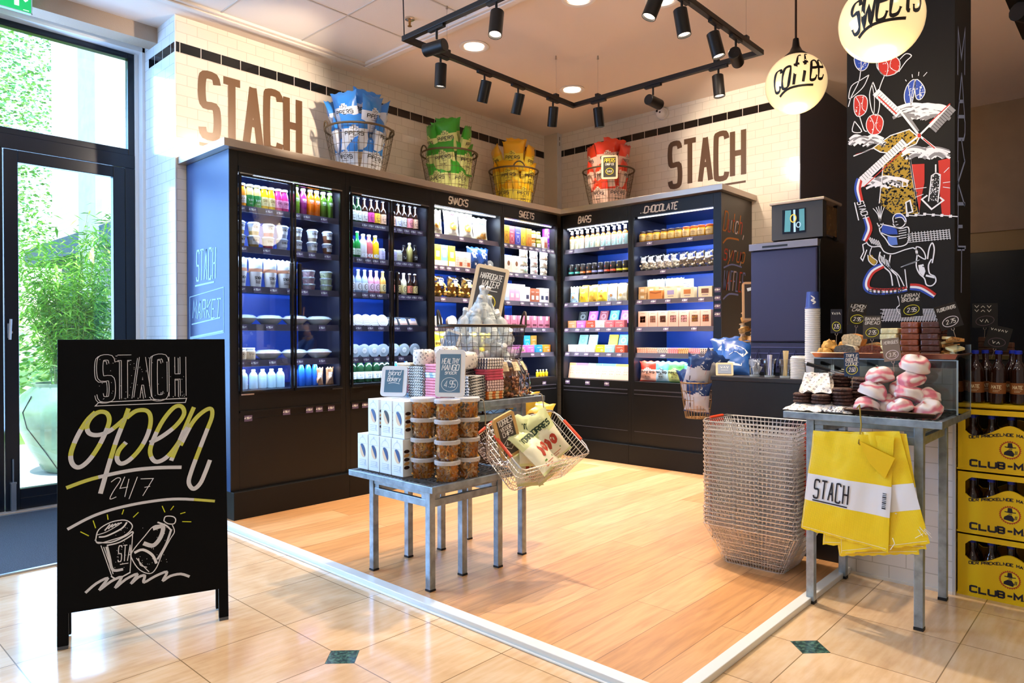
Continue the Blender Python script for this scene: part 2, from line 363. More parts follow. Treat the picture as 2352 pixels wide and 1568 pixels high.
# tiled walls
tx = tilemat('x', '#ebe3d6', '#cfc5b6', off=(-2.035+.07, -3.237)); ty = tilemat('y', '#ebe3d6', '#cfc5b6', off=(.03, -3.237))
struct(MB().box(2.035, YW, 0, 6.3, YW+.2, ZC).build('wall_left', tx))
struct(MB().box(XW, 2.27, 0, XW+.2, YW+.2, ZC).build('wall_right', ty))
struct(MB().box(2.033, YW+.002, 0, 2.2, 5.80, ZC).build('wall_return', tilemat('y', '#dfe6ea', '#b9c2c8', off=(.03, -3.237))))
bx = tilemat('x', '#0b0b0d', '#e8e0d4', .08, off=(-2.215+.15, -3.237+.0), rh=.2, mort=.0028, offset=0); by = tilemat('y', '#0b0b0d', '#e8e0d4', .08, off=(.06, -3.237), rh=.2, mort=.0028, offset=0)
struct(MB().box(2.035, YW-.003, 3.238, 6.12, YW, 3.311).build('trim_5', bx))
struct(MB().box(XW-.003, 2.27, 3.236, XW, 4.95, 3.309).build('trim_6', by))
struct(MB().box(2.030, YW+.002, 3.236, 2.033, 5.6, 3.309).build('trim_7', by))
struct(MB().box(2.028, YW-.006, 0, 2.036, YW+.002, ZC).build('trim_8', mat('#d8dcdf', .3)))
# corner post of the back corner
struct(MB().box(6.122, 4.935, 2.3, 6.2, 5.12, ZC).build('trim_9', mat('#d9cdb9', .5)))
mb = MB().box(6.128, 4.93, 2.3, 6.2, 4.936, ZC)
for z in (3.44, 3.38): mb.box(6.16, 4.928, z-.02, 6.168, 4.93, z+.02, 1)
struct(mb.build('trim_10', [mat('#d8d8da', .4), mat('#222222')]))
# grey painted return and the back hall on the right
grey = mat('#4b4a55', .6, bump=.05, bscale=80)
struct(MB().box(XW-.002, 2.262, 0, 8.4, 2.27, ZC).build('wall_grey', grey))
struct(MB().box(8.3, -3, 0, 8.5, 2.27, ZC).build('wall_back', mat('#8a6a48', .55, nz=.1)))
struct(MB().box(-3.5, -3.1, 0, 8.5, -3, ZC).build('wall_front', mat('#a89a88', .7)))
struct(MB().box(-3.6, -3, 0, -3.5, 6, ZC).build('wall_side', mat('#cfc9c0', .7)))
# the pillar: tiled foot, black chalk board above
tp = tilemat('y', '#eeeae4', '#c9c4bb', off=(.03, 0)); tpx = tilemat('x', '#eeeae4', '#c9c4bb', off=(0, 0))
struct(MB().box(3.762, .672, 0, 4.15, 1.142, 1.05, [0, 0, 1, 1, 0, 0]).build('wall_pillar', [tp, tpx]))
struct(MB().box(3.752, .664, 0, 3.764, .676, 1.05).build('trim_11', mat('#dcdde0', .25, .3)))
struct(MB().box(3.748, .676, 0, 3.762, 1.142, .012).build('baseboard_pillar', mat('#e6e2da', .4)))
struct(MB().box(3.764, .672, 1.05, 4.15, 1.142, ZC).build('wall_pillar_upper', mat('#191410', .7, spec=.25)))
# door wall: window frame, beam, exit sign comes later
YD = 5.80
wf = mat('#e4e9ee', .35)
mb = MB().box(2.012, YD-.115, 0, 2.034, YD, 3.42).box(1.985, YD-.04, 0, 2.012, YD+.03, 3.42)
mb.box(-3.5, YD-.115, 3.38, 2.034, YD+.04, 3.43)
struct(mb.build('trim_12', wf, bevel=.003))
struct(MB().box(-3.5, 5.44, 3.385, 2.034, 5.60, ZC).build('trim_13', mat('#b09a86', .8, bump=.25, bscale=120)))
struct(MB().box(-3.5, 5.60, 3.43, 2.034, 5.9, ZC).build('trim_14', mat('#d9cdbf', .7)))
frame = mat('#0e1826', .25, .2)
def frame_rect(mb, x0, z0, x1, z1, w_, y0, y1, m=0):
    mb.box(x0, y0, z0, x0+w_, y1, z1, m).box(x1-w_, y0, z0, x1, y1, z1, m).box(x0+w_, y0, z0, x1-w_, y1, z0+w_, m).box(x0+w_, y0, z1-w_, x1-w_, y1, z1, m)
pane = glassy('#f2fbff', .03, .01)
# upper light over the door
w1 = frame_rect(mb := MB(), -.2, 2.60, 1.985, 3.38, .045, YD-.03, YD+.03) or struct(mb.build('window_1', frame, bevel=.003))
MB().box(-.16, YD-.004, 2.64, 1.945, YD+.004, 3.34).build('pane', pane, w1)
mb = MB().box(-.2, YD-.035, 2.50, 1.985, YD+.03, 2.60).box(1.915, YD-.035, 0, 1.985, YD+.03, 2.4995).box(1.05, YD-.03, 0, 1.145, YD+.03, 2.5)
w2 = struct(mb.build('window_2', frame, bevel=.003))
MB().box(-.2, YD-.004, .1, 1.05, YD+.004, 2.5).build('pane', pane, w2)
mb = MB(); frame_rect(mb, 1.15, .012, 1.912, 2.495, .082, YD-.04, YD+.02); mb.box(1.232, YD-.04, .09, 1.83, YD+.02, .155)
dr = struct(mb.build('door_1', frame, bevel=.004))
MB().box(1.232, YD-.012, .155, 1.83, YD-.006, 2.413).build('pane', pane, dr)
mb = MB().tube([(1.172, YD-.075, 1.19), (1.178, YD-.075, 1.33)], .009, 6).tube([(1.178, YD-.075, 1.24), (1.178, YD-.04, 1.24)], .012, 6).box(1.165, YD-.048, 1.20, 1.187, YD-.04, 1.30)
mb.build('handle', mat('#d7dce2', .25, .8), dr, smooth=True)
mb = MB().box(1.175, YD-.07, .02, 1.205, YD-.04, .20).tube([(1.19, YD-.055, .2), (1.19, YD-.055, .37)], .005, 6).box(1.18, YD-.068, -.0, 1.2, YD-.05, .02).box(1.172, YD-.07, .2, 1.208, YD-.04, .212)
mb.build('floor_bolt', mat('#9aa6b4', .3, .8), dr, bevel=.002)
# far left facade bay
w3 = struct(MB().box(-3.5, YD-.03, 0, -3.4, YD+.03, 3.4).box(-1.6, YD-.03, 0, -1.5, YD+.03, 3.4).box(-.25, YD-.03, 0, -.15, YD+.03, 3.4).box(-3.4, YD-.03, 3.34, -.2, YD+.03, 3.4).build('window_3', frame))
MB().box(-3.4, YD-.004, .0, -.2, YD+.004, 3.34).build('pane', pane, w3)
struct(MB().box(1.0, YD-.10, 0, 2.035, YD+.08, .014).build('trim_15', mat('#b9ada2', .4, .3), bevel=.003))
struct(MB().box(2.2, YD, 0, 4, YD+.2, ZC+.6).build('wall_outer', mat('#c9c4bc', .8)))
# door mat
carpet = mat('#565f6c', .95, bump=1.0, bscale=420, nz=.7, nscale=260)
o = MB().box(-1.2, 4.27, 0, 1.83, 5.66, .008).build('door_mat', carpet); tag(o, 'grey-blue speckled carpet mat on the floor inside the glass door', 'mat')
mb = MB(); frame_rect(mb, -1.22, 4.25, 1.85, 5.68, .02, 0, .01)
mb.v = [(x, z, y) for x, y, z in mb.v]; mb.build('mat_frame', mat('#b8bfc8', .3, .7), o)
# ================================================================ SHELVING UNITS
black = mat('#0b0a09', .36, spec=.4, bump=.04, bscale=300)
blackin = mat('#15151c', .4)
blue_in = mat('#1c4fc4', .35, .1, nz=.25, nscale=3)
rail = mat('#4d4652', .35, .4)
steel = mat('#c3b6a8', .28, .85, bump=.03, bscale=90)
chrome = mat('#d8dce0', .15, 1.0)
ink_w = mat('#f6f3ea', .6); ink_d = mat('#1d1a1c', .6)
tagm = mat('#5b4a66', .5)
led = mat('#dfeaff', .5, emit=2.2)
LEDC = (.72, .84, 1.0)
ORD = ['first', 'second', 'third', 'fourth', 'fifth', 'sixth', 'seventh', 'eighth', 'ninth', 'tenth', 'eleventh', 'twelfth', 'thirteenth', 'fourteenth', 'fifteenth', 'sixteenth', 'seventeenth', 'eighteenth', 'nineteenth', 'twentieth', 'twenty-first', 'twenty-second', 'twenty-third', 'twenty-fourth', 'twenty-fifth', 'twenty-sixth']
SH = [2.082, 1.812, 1.543, 1.288, 1.045]; SHN = ['top', 'second', 'third', 'fourth', 'fifth', 'bottom']
UN = {}
mb = MB().box(-.028, -.001, -.02, .028, .001, .02); put(mb, '4.95', lambda u, v: (u, -.0016, v), -.010, -.004, .013, .0028, m=1); 
mb.ribbon([(.008, .006), (.023, .006)], .003, lambda u, v: (u, -.0016, v), 1); mb.ribbon([(.008, -.001), (.02, -.001)], .0025, lambda u, v: (u, -.0016, v), 1)
TAGME = None
def price_tag(parent, u, y, z, tilt=-.25):
    global TAGME
    if TAGME is None:
        o = mb.build('price_tag', [tagm, ink_w], parent); TAGME = o.data
    else:
        o = bpy.data.objects.new('price_tag', TAGME); COL.objects.link(o); o.parent = parent
    o.location = (u, y, z); o.rotation_euler = (tilt, 0, 0); return o
class Unit: pass
def unit(key, name, loc, rz, W, ul, ur, top, deck, label, cat, word=None, fridge=False, kind='shelf'):
    U = Unit(); U.key = name; U.loc = Vector(loc); U.rz = rz; U.M = Matrix.Translation(U.loc) @ Matrix.Rotation(rz, 4, 'Z'); U.ul = ul; U.ur = ur; U.deck = deck; U.fridge = fridge
    UN[key] = U
    e = empty('refrigerated_cabinet' if fridge else 'shelving_unit', loc, rz, label, cat); U.e = e
    D = .64
    MB().box(0, .02, .185, ul-.006, D, 2.436).build('side_panel', blackin, e); MB().box(ur+.006, .02, .185, W-.001, D, 2.436).build('side_panel', blackin, e)
    MB().box(ul-.006, D-.03, .185, ur+.006, D, 2.436).build('back_panel', blue_in, e)
    mb = MB().box(0, 0, .185, ul, .02, 2.436).box(ur, 0, .185, W-.001, .02, 2.436)
    mb.build('post', black, e, bevel=.002)
    mb = MB().box(ul, 0, top, ur, .02, 2.436)
    if word:
        s, u, z, h = word; put(mb, s, lambda a, b: (a, -.0012, b), u, z, h, .011, cond=.5, gap=.34, slant=.18, m=1, sm=2, jit=.03)
    mb.build('fascia', [black, ink_w], e)
    MB().box(ul-.006, .02, top, ur+.006, D-.03, top+.02).build('soffit', blackin, e)
    mb = MB().box(ul, 0, .185, ur, .02, deck)
    if fridge: mb.box(ul, -.012, .70, ur, 0, .712).box(ul, -.004, .655, ur, 0, .66)
    else: mb.box(ul+.005, -.006, deck-.085, ur-.005, 0, deck-.075, 1).box(ul+.005, -.006, deck-.122, ur-.005, 0, deck-.114, 1).box(ul+.005, -.003, .31, ur-.005, 0, .315, 1)
    mb.build('base_panel', [black, mat('#55535c', .3, .6)], e)
    MB().box(0, -.045, 0, W-.001, D, .185).build('plinth', mat('#090807', .45, spec=.3), e, bevel=.003)
    fl = MB().box(ul-.006, .02, deck-.02, ur+.006, D-.03, deck).build('shelf', blackin, e); U.sh = []
    for z in SH:
        mb = MB().box(ul-.004, .045, z-.012, ur+.004, D-.10, z).box(ul-.004, .040, z-.006, ur+.004, .045, z+.0)
        T = Matrix.Translation((0, .03, z)) @ Matrix.Rotation(-.3, 4, 'X')
        mb.box(ul, -.002, -.042, ur, .002, .004, 1, T=T)
        mb.box(ul+.02, .075, z-.017, ur-.02, .09, z-.012, 2)
        U.sh.append(mb.build('shelf', [blackin, rail, led], e))
    U.sh.append(fl)
    mb = MB().box(ul+.02, .04, top-.008, ur-.02, .055, top).build('light_strip', led, e)
    # the strip lamps: one under the lintel, one under every shelf
    zs = [top-.012]+[z-.02 for z in SH]
    for i, z in enumerate(zs):
        l = bpy.data.lights.new('strip_lamp', 'AREA'); l.shape = 'RECTANGLE'; l.size = (ur-ul)*.94; l.size_y = .02
        l.energy = LEDE*(1.25 if i == 0 else 1)*(ur-ul)*(FRK if fridge else 1); l.color = LEDC if not fridge else (.62, .78, 1.0)
        o = bpy.data.objects.new('strip_lamp', l); COL.objects.link(o); o.parent = e; o.location = (((ul+ur)/2), .06, z); o.rotation_euler = (20*D2R, 0, 0)
    if fridge:
        xm = (ul+ur)/2
        dm = mat('#1c1a1d', .25, .5); zt, zb = 2.283, .826
        for k, (a, b) in enumerate(((ul, xm-.006), (xm+.006, ur))):
            mb = MB(); frame_rect(mb, a, zb, b, zt, .013, -.022, 0); 
            d = mb.build('door', dm, e, bevel=.001)
            MB().box(a+.013, -.014, zb+.013, b-.013, -.010, zt-.013).build('glass', glassy('#f4f8ff', .015, .02), d)
            hx = b-.03 if k == 0 else a+.018
            MB().box(hx, -.05, 1.36, hx+.018, -.022, 1.72).build('handle', mat('#0c0c10', .35), d, bevel=.003)
            hx = a+.0 if k == 0 else b-.09
            for zz in (zt, zb-.008): MB().box(hx, -.03, zz, hx+.09, -.002, zz+.009).build('hinge', chrome, d)
        MB().box(ul-.0, -.012, zt+.012, ur, 0, zt+.055).build('lintel', black, e, bevel=.002)
    return U
LEDE = 7.0; FRK = .92
def tags(U, i, us, y=None, z=None):
    for u in us:
        if i < 5: price_tag(U.sh[i], u, .018, SH[i]-.02, -.3)
        else: price_tag(U.sh[i], u, (-.004 if y is None else y), U.deck-.06 if z is None else z, 0)
F1 = unit('F1', 'left fridge', (2.107, 4.45, 0), 0, .89, .06, .845, 2.30, .845, 'tall black double-door refrigerator nearest the glass door, stocked with juices and cups', 'refrigerator', fridge=True)
F2 = unit('F2', 'right fridge', (2.997, 4.45, 0), 0, .853, .04, .80, 2.30, .845, 'tall black double-door refrigerator stocked with beers and lemonades, beside the snack shelves', 'refrigerator', fridge=True)
SN = unit('SN', 'snacks unit', (3.85, 4.45, 0), 0, .86, .03, .835, 2.32, .80, 'open black shelving unit headed SNACKS, right of the refrigerators', 'shelving', ('SNACKS', .30, 2.352, .058))
SW = unit('SW', 'sweets unit', (4.71, 4.45, 0), 0, .815, .03, .79, 2.32, .80, 'open black shelving unit headed SWEETS in the back corner', 'shelving', ('SWEETS', .34, 2.352, .055))
BA = unit('BA', 'bars unit', (5.58, 4.45, 0), -90*D2R, .845, .035, .812, 2.30, .78, 'open black shelving unit headed BARS on the right wall', 'shelving', ('BARS', .30, 2.335, .062))
CH_ = unit('CH', 'chocolate unit', (5.58, 3.605, 0), -90*D2R, .90, .03, .83, 2.32, .78, 'open black shelving unit headed CHOCOLATE at the outer end of the right wall', 'shelving', ('..CHOCOLATE', .29, 2.345, .058))
tags(F1, 0, [.05+.04, .17, .29, .37, .50, .58, .72]); tags(F1, 1, [.1, .27, .52, .62, .75]); tags(F1, 2, [.09, .2, .32, .45, .56, .72]); tags(F1, 3, [.1, .29, .48, .7]); tags(F1, 4, [.08, .18, .31, .52, .7])
tags(F2, 0, [.19, .25, .31, .36, .46, .53, .60, .67, .74]); tags(F2, 1, [.06, .14, .22, .29, .36, .45, .52, .58, .64, .72]); tags(F2, 2, [.08, .19, .26, .33, .44, .5, .56, .62, .68, .74]); tags(F2, 3, [.13, .24, .34, .5, .63]); tags(F2, 4, [.1, .2, .3, .42, .54])
for k in (.12,): price_tag(F1.e, k, -.004, .66, 0)
for k in (.40, .58, .66, .76): price_tag(F1.e, k, -.004, .68, 0)
for k in (.08, .17, .27, .36): price_tag(F2.e, k, -.004, .68, 0)
for i in range(5):
    tags(SN, i, [[.08, .36, .6], [.05, .13, .21, .31, .43, .6], [.14, .4, .66], [.06, .3, .6], [.1, .5]][i])
    tags(SW, i, [[.06, .15, .25, .34, .43, .52, .62, .70, .76], [.06, .14, .22, .36, .48, .64], [.1, .3, .44, .56, .66], [.1, .3, .48, .62], [.2, .45, .6]][i])
    tags(BA, i, [[.12, .50], [.3], [.05, .18, .31, .45, .58, .70], [.06, .2, .32, .45, .58, .7], [.07, .19, .31, .44, .58, .7]][i])
    tags(CH_, i, [[.19, .6], [.33], [.08, .23, .38, .55, .71], [.08, .36, .64], [.33]][i])
tags(SW, 5, [.35, .6]); tags(BA, 5, [.09, .34, .57], z=.745)
for z in (1.60, 1.53, 1.46, 1.39): price_tag(CH_.e, .872, -.004, z, 0)
# side panels with lettering
sidem = mat('#274a7c', .42, bump=.03, bscale=200)
mb = MB().box(-.004, 0, .185, 0, .66, 2.436)
fL = lambda u, v: (-.0055, .66-u, v)
put(mb, 'STACH', fL, .31, 1.60, .21, .013, cond=.22, gap=.5, slant=.05, fit=.30)
mb.ribbon([(.14, 1.565), (.44, 1.578)], .012, fL, 1); put(mb, 'MARKET', fL, .31, 1.335, .125, .010, cond=.42, gap=.4, slant=.15, jit=.05)
mb.ribbon([(.05, 1.49), (.58, 1.535), (.58, 1.235), (.05, 1.19)], .006, fL, 1, closed=True); mb.ribbon([(.08, 1.295), (.53, 1.335)], .009, fL, 1); mb.ribbon([(.05, 1.2), (.57, 1.245)], .012, fL, 1)
mb.build('side_board', [sidem, mat('#a9d3ee', .6)], F1.e)
brown = mat('#2c2116', .3, .15, bump=.03, bscale=200)
mb = MB().box(.90, 0, .185, .904, .50, 2.436).box(.90, .50, .185, .902, .66, 2.436)
fR = lambda u, v: (.9055, u, v)
c1, c2, c3 = mat('#d9a0c0', .6), mat('#e0563a', .6), mat('#8fa8e8', .6)
def side_txt(s, y, h, cols, slant=.3, cond=.42, x0=.03, x1=.44):
    L, W = textlines(s, h, cond, .35, slant); k = (x1-x0)/W
    for j, l in enumerate(L):
        l = [Vector((x0+p.x*k, y+p.y)) for p in l]; mb.ribbon(l, .013, fR, cols[j % len(cols)])
side_txt('Dutch,', 2.11, .17, [2, 3, 1]); side_txt('syrup', 1.86, .15, [3, 1, 2]); side_txt('WAFFLES', 1.60, .17, [4, 3, 1, 4])
mb.ribbon(smoothline([(.03, 2.0), (.12, 2.05), (.30, 2.06), (.34, 2.055)], 4), .016, fR, 2); mb.ribbon(smoothline([(.04, 1.79), (.2, 1.83), (.40, 1.82)], 4), .014, fR, 4); mb.ribbon(smoothline([(.03, 1.52), (.15, 1.57), (.33, 1.57)], 4), .016, fR, 4)
mb.build('side_board', [brown, mat('#e9d6de', .6), mat('#e08a3a', .6), mat('#d8503c', .6), mat('#8c9ae0', .6)], CH_.e)
# the steel capping that runs over the cabinets, mitred in the corner
mb = MB().box(2.043, 4.385, 2.438, 5.503, 5.118, 2.488).box(2.043, 5.118, 2.438, 5.5, 5.119, 2.488)
tag(mb.build('capping_board', steel, bevel=.002), 'long brushed steel capping board along the top of the left wall cabinets', 'capping')
tag(MB().box(5.503, 2.655, 2.438, 6.198, 5.118, 2.488).build('capping_board', steel, bevel=.002), 'shorter brushed steel capping board over the bars and chocolate units', 'capping')
# STACH on both walls
bronze = mat('#6e4f33', .35, .1); 
mb = MB(); f1 = lambda u, v: (u, YW-.002, v)
put(mb, 'STACH', f1, 2.222, 2.69, .44, .058, cond=.24, gap=.52, m=0, align='l', fit=.785, sm=3, lift=(0, -.0004, 0)); mb.ribbon([(2.20, 2.617), (2.70, 2.617)], .026, f1, 0)
tag(mb.build('wall_lettering', bronze, rec=False), 'large bronze-brown shop name lettering on the left tiled wall above the fridges', 'lettering')
mb = MB(); f2 = lambda u, v: (XW-.002, -u, v)
put(mb, 'STACH', f2, -3.545, 2.70, .415, .052, cond=.24, gap=.52, m=0, align='l', fit=.765, sm=3, lift=(-.0004, 0, 0)); mb.ribbon([(-3.3, 2.633), (-2.76, 2.633)], .02, f2, 0)
tag(mb.build('wall_lettering', mat('#5e452f', .35, .1), rec=False), 'bronze-brown underlined shop name lettering on the right tiled wall above the chocolate unit', 'lettering')
# ================================================================ PRODUCTS
PW = mat('#f4f2ee', .5); clear = glassy('#fdfeff', .035, .12); clearg = glassy('#eef4ff', .06, .1)
class P:
    def __init__(s, o, desc, cat, h, w): s.o = o; s.desc = desc; s.cat = cat; s.h = h; s.w = w; s.used = False
def place(p, M, label, group, cat=None):
    o = p.o if not p.used else dup(p.o); p.used = True
    loc, q, sc = M.decompose(); o.location = loc; o.rotation_mode = 'QUATERNION'; o.rotation_quaternion = q
    o['label'] = label; o['category'] = p.cat
    if group: o['group'] = group
    elif 'group' in o: del o['group']
    return o
def cyl(r, e=.0006): return lambda u, v: ((r+e)*math.sin(u/r), -(r+e)*math.cos(u/r), v)
def flat(y): return lambda u, v: (u, y, v)
def scrib(mb, fn, x0, x1, y, n=1, dy=.008, sw=.002, m=1):
    for i in range(n): mb.ribbon([(x0, y-i*dy), ((x0+x1)/2, y-i*dy), (x1-(i % 2)*(x1-x0)*.2, y-i*dy)], sw, fn, m)
def bottle(name, desc, r, h, hs, rn, body, cap, caph=.02, lab=None, n=14, shz=.035, label_fn=None, inner=None, cat='bottle', capr=None):
    """lathe bottle: shoulder height hs, neck radius rn; lab = (z0, z1, colour, ink, text)"""
    prof = [(r*.82, 0), (r, .006), (r, hs), (r*.93, hs+shz*.35), ((r+rn)/2, hs+shz*.7), (rn, hs+shz), (rn, h-caph)]
    e = MB().lathe(prof, n, 0).build(name, body, smooth=True)
    cr = capr or rn*1.15
    MB().lathe([(cr, h-caph), (cr, h-.002), (cr*.85, h)], n, 0).build('cap', cap, e, smooth=True)
    if lab:
        z0, z1, c, ink, txt = lab; rr = r+.0008; mb = MB(); W = 1.15*r
        mb.grid(lambda u, v: cyl(r, .0008)((u-.5)*2.6*r*1.1, z0+(z1-z0)*v), 12, 1, 0)
        f = cyl(r, .0014)
        if label_fn: label_fn(mb, f, z0, z1, r)
        elif txt: put(mb, txt, f, 0, z0+(z1-z0)*.45, min(.02, (z1-z0)*.3), .0028, m=1, cond=.5, fit=min(W, 1.5*r)); scrib(mb, f, -.4*r, .4*r, z0+(z1-z0)*.3, 2, .006, .0016)
        mb.build('label', [mat(c, .5), mat(ink, .6)]+([mat('#e8c14a', .5), mat('#c03040', .5)]), e, rec=False, smooth='all')
    return P(e, desc, cat, h, 2*r)
def jar(name, desc, r, h, body, lid, lab=None, lidh=.018, fill=None, cat='jar'):
    e = MB().lathe([(r*.9, 0), (r, .006), (r, h-lidh-.012), (r*.86, h-lidh-.002), (r*.86, h-lidh)], 14, 0).build(name, body, smooth=True)
    MB().lathe([(r*.93, h-lidh), (r*.93, h-.002), (r*.88, h)], 14, 0).build('lid', lid, e, smooth=True)
    if lab:
        z0, z1, c, ink, txt = lab; mb = MB(); mb.grid(lambda u, v: cyl(r, .0008)((u-.5)*2.2*r, z0+(z1-z0)*v), 8, 1, 0); f = cyl(r, .0014)
        put(mb, txt, f, 0, z0+(z1-z0)*.5, (z1-z0)*.25, .0022, m=1, fit=1.2*r); scrib(mb, f, -.5*r, .5*r, z0+(z1-z0)*.35, 2, .005, .0014); mb.build('label', [mat(c, .5), mat(ink, .6)], e, rec=False, smooth='all')
    return P(e, desc, cat, h, 2*r)
def box(name, desc, w, d, h, col, deco=None, cat='box', rough=.5, lid=None, cols=None):
    mats = [mat(col, rough)]+[mat(c, .5) for c in (cols or ['#222222', '#f6f4ee', '#c8a040'])]
    mb = MB().box(-w/2, -d/2, 0, w/2, d/2, h)
    e = mb.build(name, mats, bevel=.0012)
    if deco: m2 = MB(); deco(m2, flat(-d/2-.0008)); m2.build('front_print', mats, e, rec=False)
    return P(e, desc, cat, h, w)
def bagsurf(w, h, t, seed, wr=.006):
    def f(u, v, side=-1, e=0.):
        a = max(0., 1-abs(2*u-1)**3.2); b = max(0., math.sin(math.pi*min(1, max(0, v))))**.55
        n = noise.noise(Vector((u*3.1+seed*7.3, v*3.7, seed)))*wr*2+noise.noise(Vector((u*8+seed, v*9, seed+5)))*wr*.8
        ww = w*(1-.10*b+.04*abs(2*v-1)**6); 
        return (ww*(u-.5), side*(t/2*a*b+n*(a*b)**.5+e), h*v + (.006*math.sin(u*19+seed)*(1 if v > .97 else 0)))
    return f
def crisp(desc, c_top, c_low, seed, w=.19, h=.27, t=.085, ink='#20242a', txt='PIPERS', extra=None, cat='bag', arch=.62, name='crisp_bag'):
    f = bagsurf(w, h, t, seed); mb = MB()
    def z(u, v):
        ar = arch+(.10*math.cos((u-.5)*9) if abs(u-.5) < .17 else 0)
        return 1 if (v < ar and .05 < v) or False else 0
    mb.grid(lambda u, v: f(u, v, -1), 12, 20, z); mb.grid(lambda u, v: f(1-u, v, 1), 12, 14, lambda u, v: 0 if v > arch else 1)
    fn = lambda x, y: f(x/w+.5, y/h, -1, .0012)
    if txt == 'PIPERS':
        put(mb, 'PIPERS', fn, 0, h*.42, h*.10, .0056, cond=.55, gap=.4, m=2, fit=w*.70)
        for i in (-1, 1): mb.ribbon(ell(i*w*.36, h*.48, .002, .002, 5), .003, fn, 2, closed=True)
        mb.ribbon(smoothline([(-.025, h*.57), (-.022, h*.65), (-.006, h*.67), (.002, h*.62), (.02, h*.62), (.03, h*.59), (.012, h*.57)], 3), .003, fn, 2)
        mb.ribbon(smoothline([(-.018, h*.60), (-.008, h*.58), (.0, h*.60), (-.004, h*.65)], 3), .003, fn, 2)
        scrib(mb, fn, -w*.17, w*.17, h*.37, 1, sw=.003, m=2); put(mb, 'SEA SALT', fn, 0, h*.25, h*.045, .0025, m=2, fit=w*.3); scrib(mb, fn, -w*.14, w*.14, h*.2, 2, .012, .002, 2)
    if extra: extra(mb, fn, w, h)
    o = mb.build(name, [mat(c_top, .28, coat=.3), mat(c_low, .35, coat=.2), mat(ink, .5), mat('#e9a23c', .4), mat('#b8402c', .4), mat('#5c8f3a', .4)], smooth='all')
    return P(o, desc, cat, h, w)
def ordl(i): return ORD[i] if i < len(ORD) else 'last'
CNT = {}
def row(U, sh, items, u0, u1, d=.13, group=None, z=None, jit=.003, rz=0., stack=1, rx=0.):
    """items set side by side on a shelf; ordinals count along the whole shelf of the unit"""
    z0 = (SH[sh] if sh < 5 else U.deck)+.0008 if z is None else z; n = len(items)
    left = U.rz == 0
    def sh_(u):
        if left: return u+d*.8*(U.loc.x+u)/4.45
        return u-d*.8*(U.loc.y-u)/5.58
    hw = max(p.w for p in items if p is not None)/2
    lo, hi = sh_(u0), sh_(u1); lo = max(lo, U.ul+hw+.002); hi = min(hi, U.ur-hw-.002)
    if n > 1 and (hi-lo)/(n-1) < (u1-u0)/(n-1)*.80: lo, hi = (max(U.ul+hw+.002, hi-(u1-u0)*.97), hi) if left else (lo, min(U.ur-hw-.002, lo+(u1-u0)*.97))
    for k, p in enumerate(items):
        if p is None: continue
        u = (lo+hi)/2 if n == 1 else lo+(hi-lo)*k/(n-1)
        key = (U.key, sh, d > .22 or z is not None); i = CNT.get(key, 0); CNT[key] = i+1
        for s in range(stack):
            pos = '' if stack == 1 else ('upper ' if s == stack-1 else ('lower ' if s == 0 else 'middle '))
            back = '' if not (d > .22) else (', behind')
            lab = '%s%s, %s from left, %s shelf%s, %s' % (pos, p.desc, ordl(i), SHN[sh], back, U.key)
            M = U.M @ Matrix.Translation((u+R.uniform(-jit, jit), d+R.uniform(-jit, jit), z0+s*p.h)) @ Matrix.Rotation(rz+R.uniform(-.06, .06), 4, 'Z') @ Matrix.Rotation(rx, 4, 'X')
            place(p, M, lab, group)
whc = mat('#f2f4f4', .4)
def liq(c): return mat(c, .12, coat=.6, spec=.6)
# ---- left fridge
jL = lambda c, lab, d: bottle('juice_bottle', d, .029, .165, .105, .021, liq(c), mat('#dff0f4', .3, alpha=1), .016, lab)
o1 = jL('#ff9b2a', (.03, .08, '#f7e9d8', '#b06020', 'SAP'), 'orange juice bottle'); g1 = jL('#d8c878', (.012, .09, '#2f8f3c', '#f4f6ee', 'PURE'), 'green-labelled pear juice bottle')
y1 = jL('#ffc516', (.03, .09, '#fbe9a8', '#8a6a10', 'STACH'), 'yellow juice bottle'); m1 = jL('#e8327e', (.03, .085, '#f29ac0', '#8a1840', 'STACH'), 'magenta juice bottle')
row(F1, 0, [o1, g1, g1, y1, y1, m1, m1], .095, .405, .10, 'juices on the top shelf of the left fridge')
tb = lambda c, d: bottle('smoothie_bottle', d, .026, .20, .135, .016, liq(c), mat('#e8eef0', .3), .018, (.095, .13, c, '#f2f4e8', 'STACH'))
tg, tm, to, td = tb('#7fae2c', 'lime green smoothie bottle'), tb('#a8307a', 'purple smoothie bottle'), tb('#ff7d14', 'orange smoothie bottle'), tb('#4f7a1c', 'dark green smoothie bottle')
row(F1, 0, [tg, tm, to, to, td, td], .495, .80, .10, 'smoothies on the top shelf of the left fridge')
def cup(desc, low, mid, r=.042, h=.09, name='yogurt_cup', txt='STACH'):
    e = MB().lathe([(r*.72, 0), (r*.80, h*.3), (r*.9, h*.62), (r, h-.012)], 16, [0, 1, 2, 2]).build(name, [mat(low, .5), mat(mid, .5), mat('#dbe4f2', .25, coat=.3)], smooth=40)
    MB().lathe([(r*1.06, h-.014), (r*1.06, h-.008), (r*.95, h-.006), (r*.85, h)], 16, 0).build('lid', mat('#e6f0fa', .15, alpha=.75), e, smooth=True)
    mb = MB(); mb.grid(lambda u, v: cyl(r*.88, .0035)((u-.5)*.045, h*.3+v*h*.5), 3, 1, 0); put(mb, txt, cyl(r*.88, .0042), 0, h*.55, .013, .0024, m=1, fit=.036, cond=.45); mb.build('label', [mat('#f2f0ee', .5), ink_d], e, rec=False)
    return P(e, desc, 'cup', h, 2*r)
cw, cp, cb = cup('yogurt cup with caramel', '#c9a25a', '#e8dcc8'), cup('yogurt cup with red fruit', '#d84a68', '#f2e6ea'), cup('white yogurt cup', '#dfe3f2', '#f2f4fa')
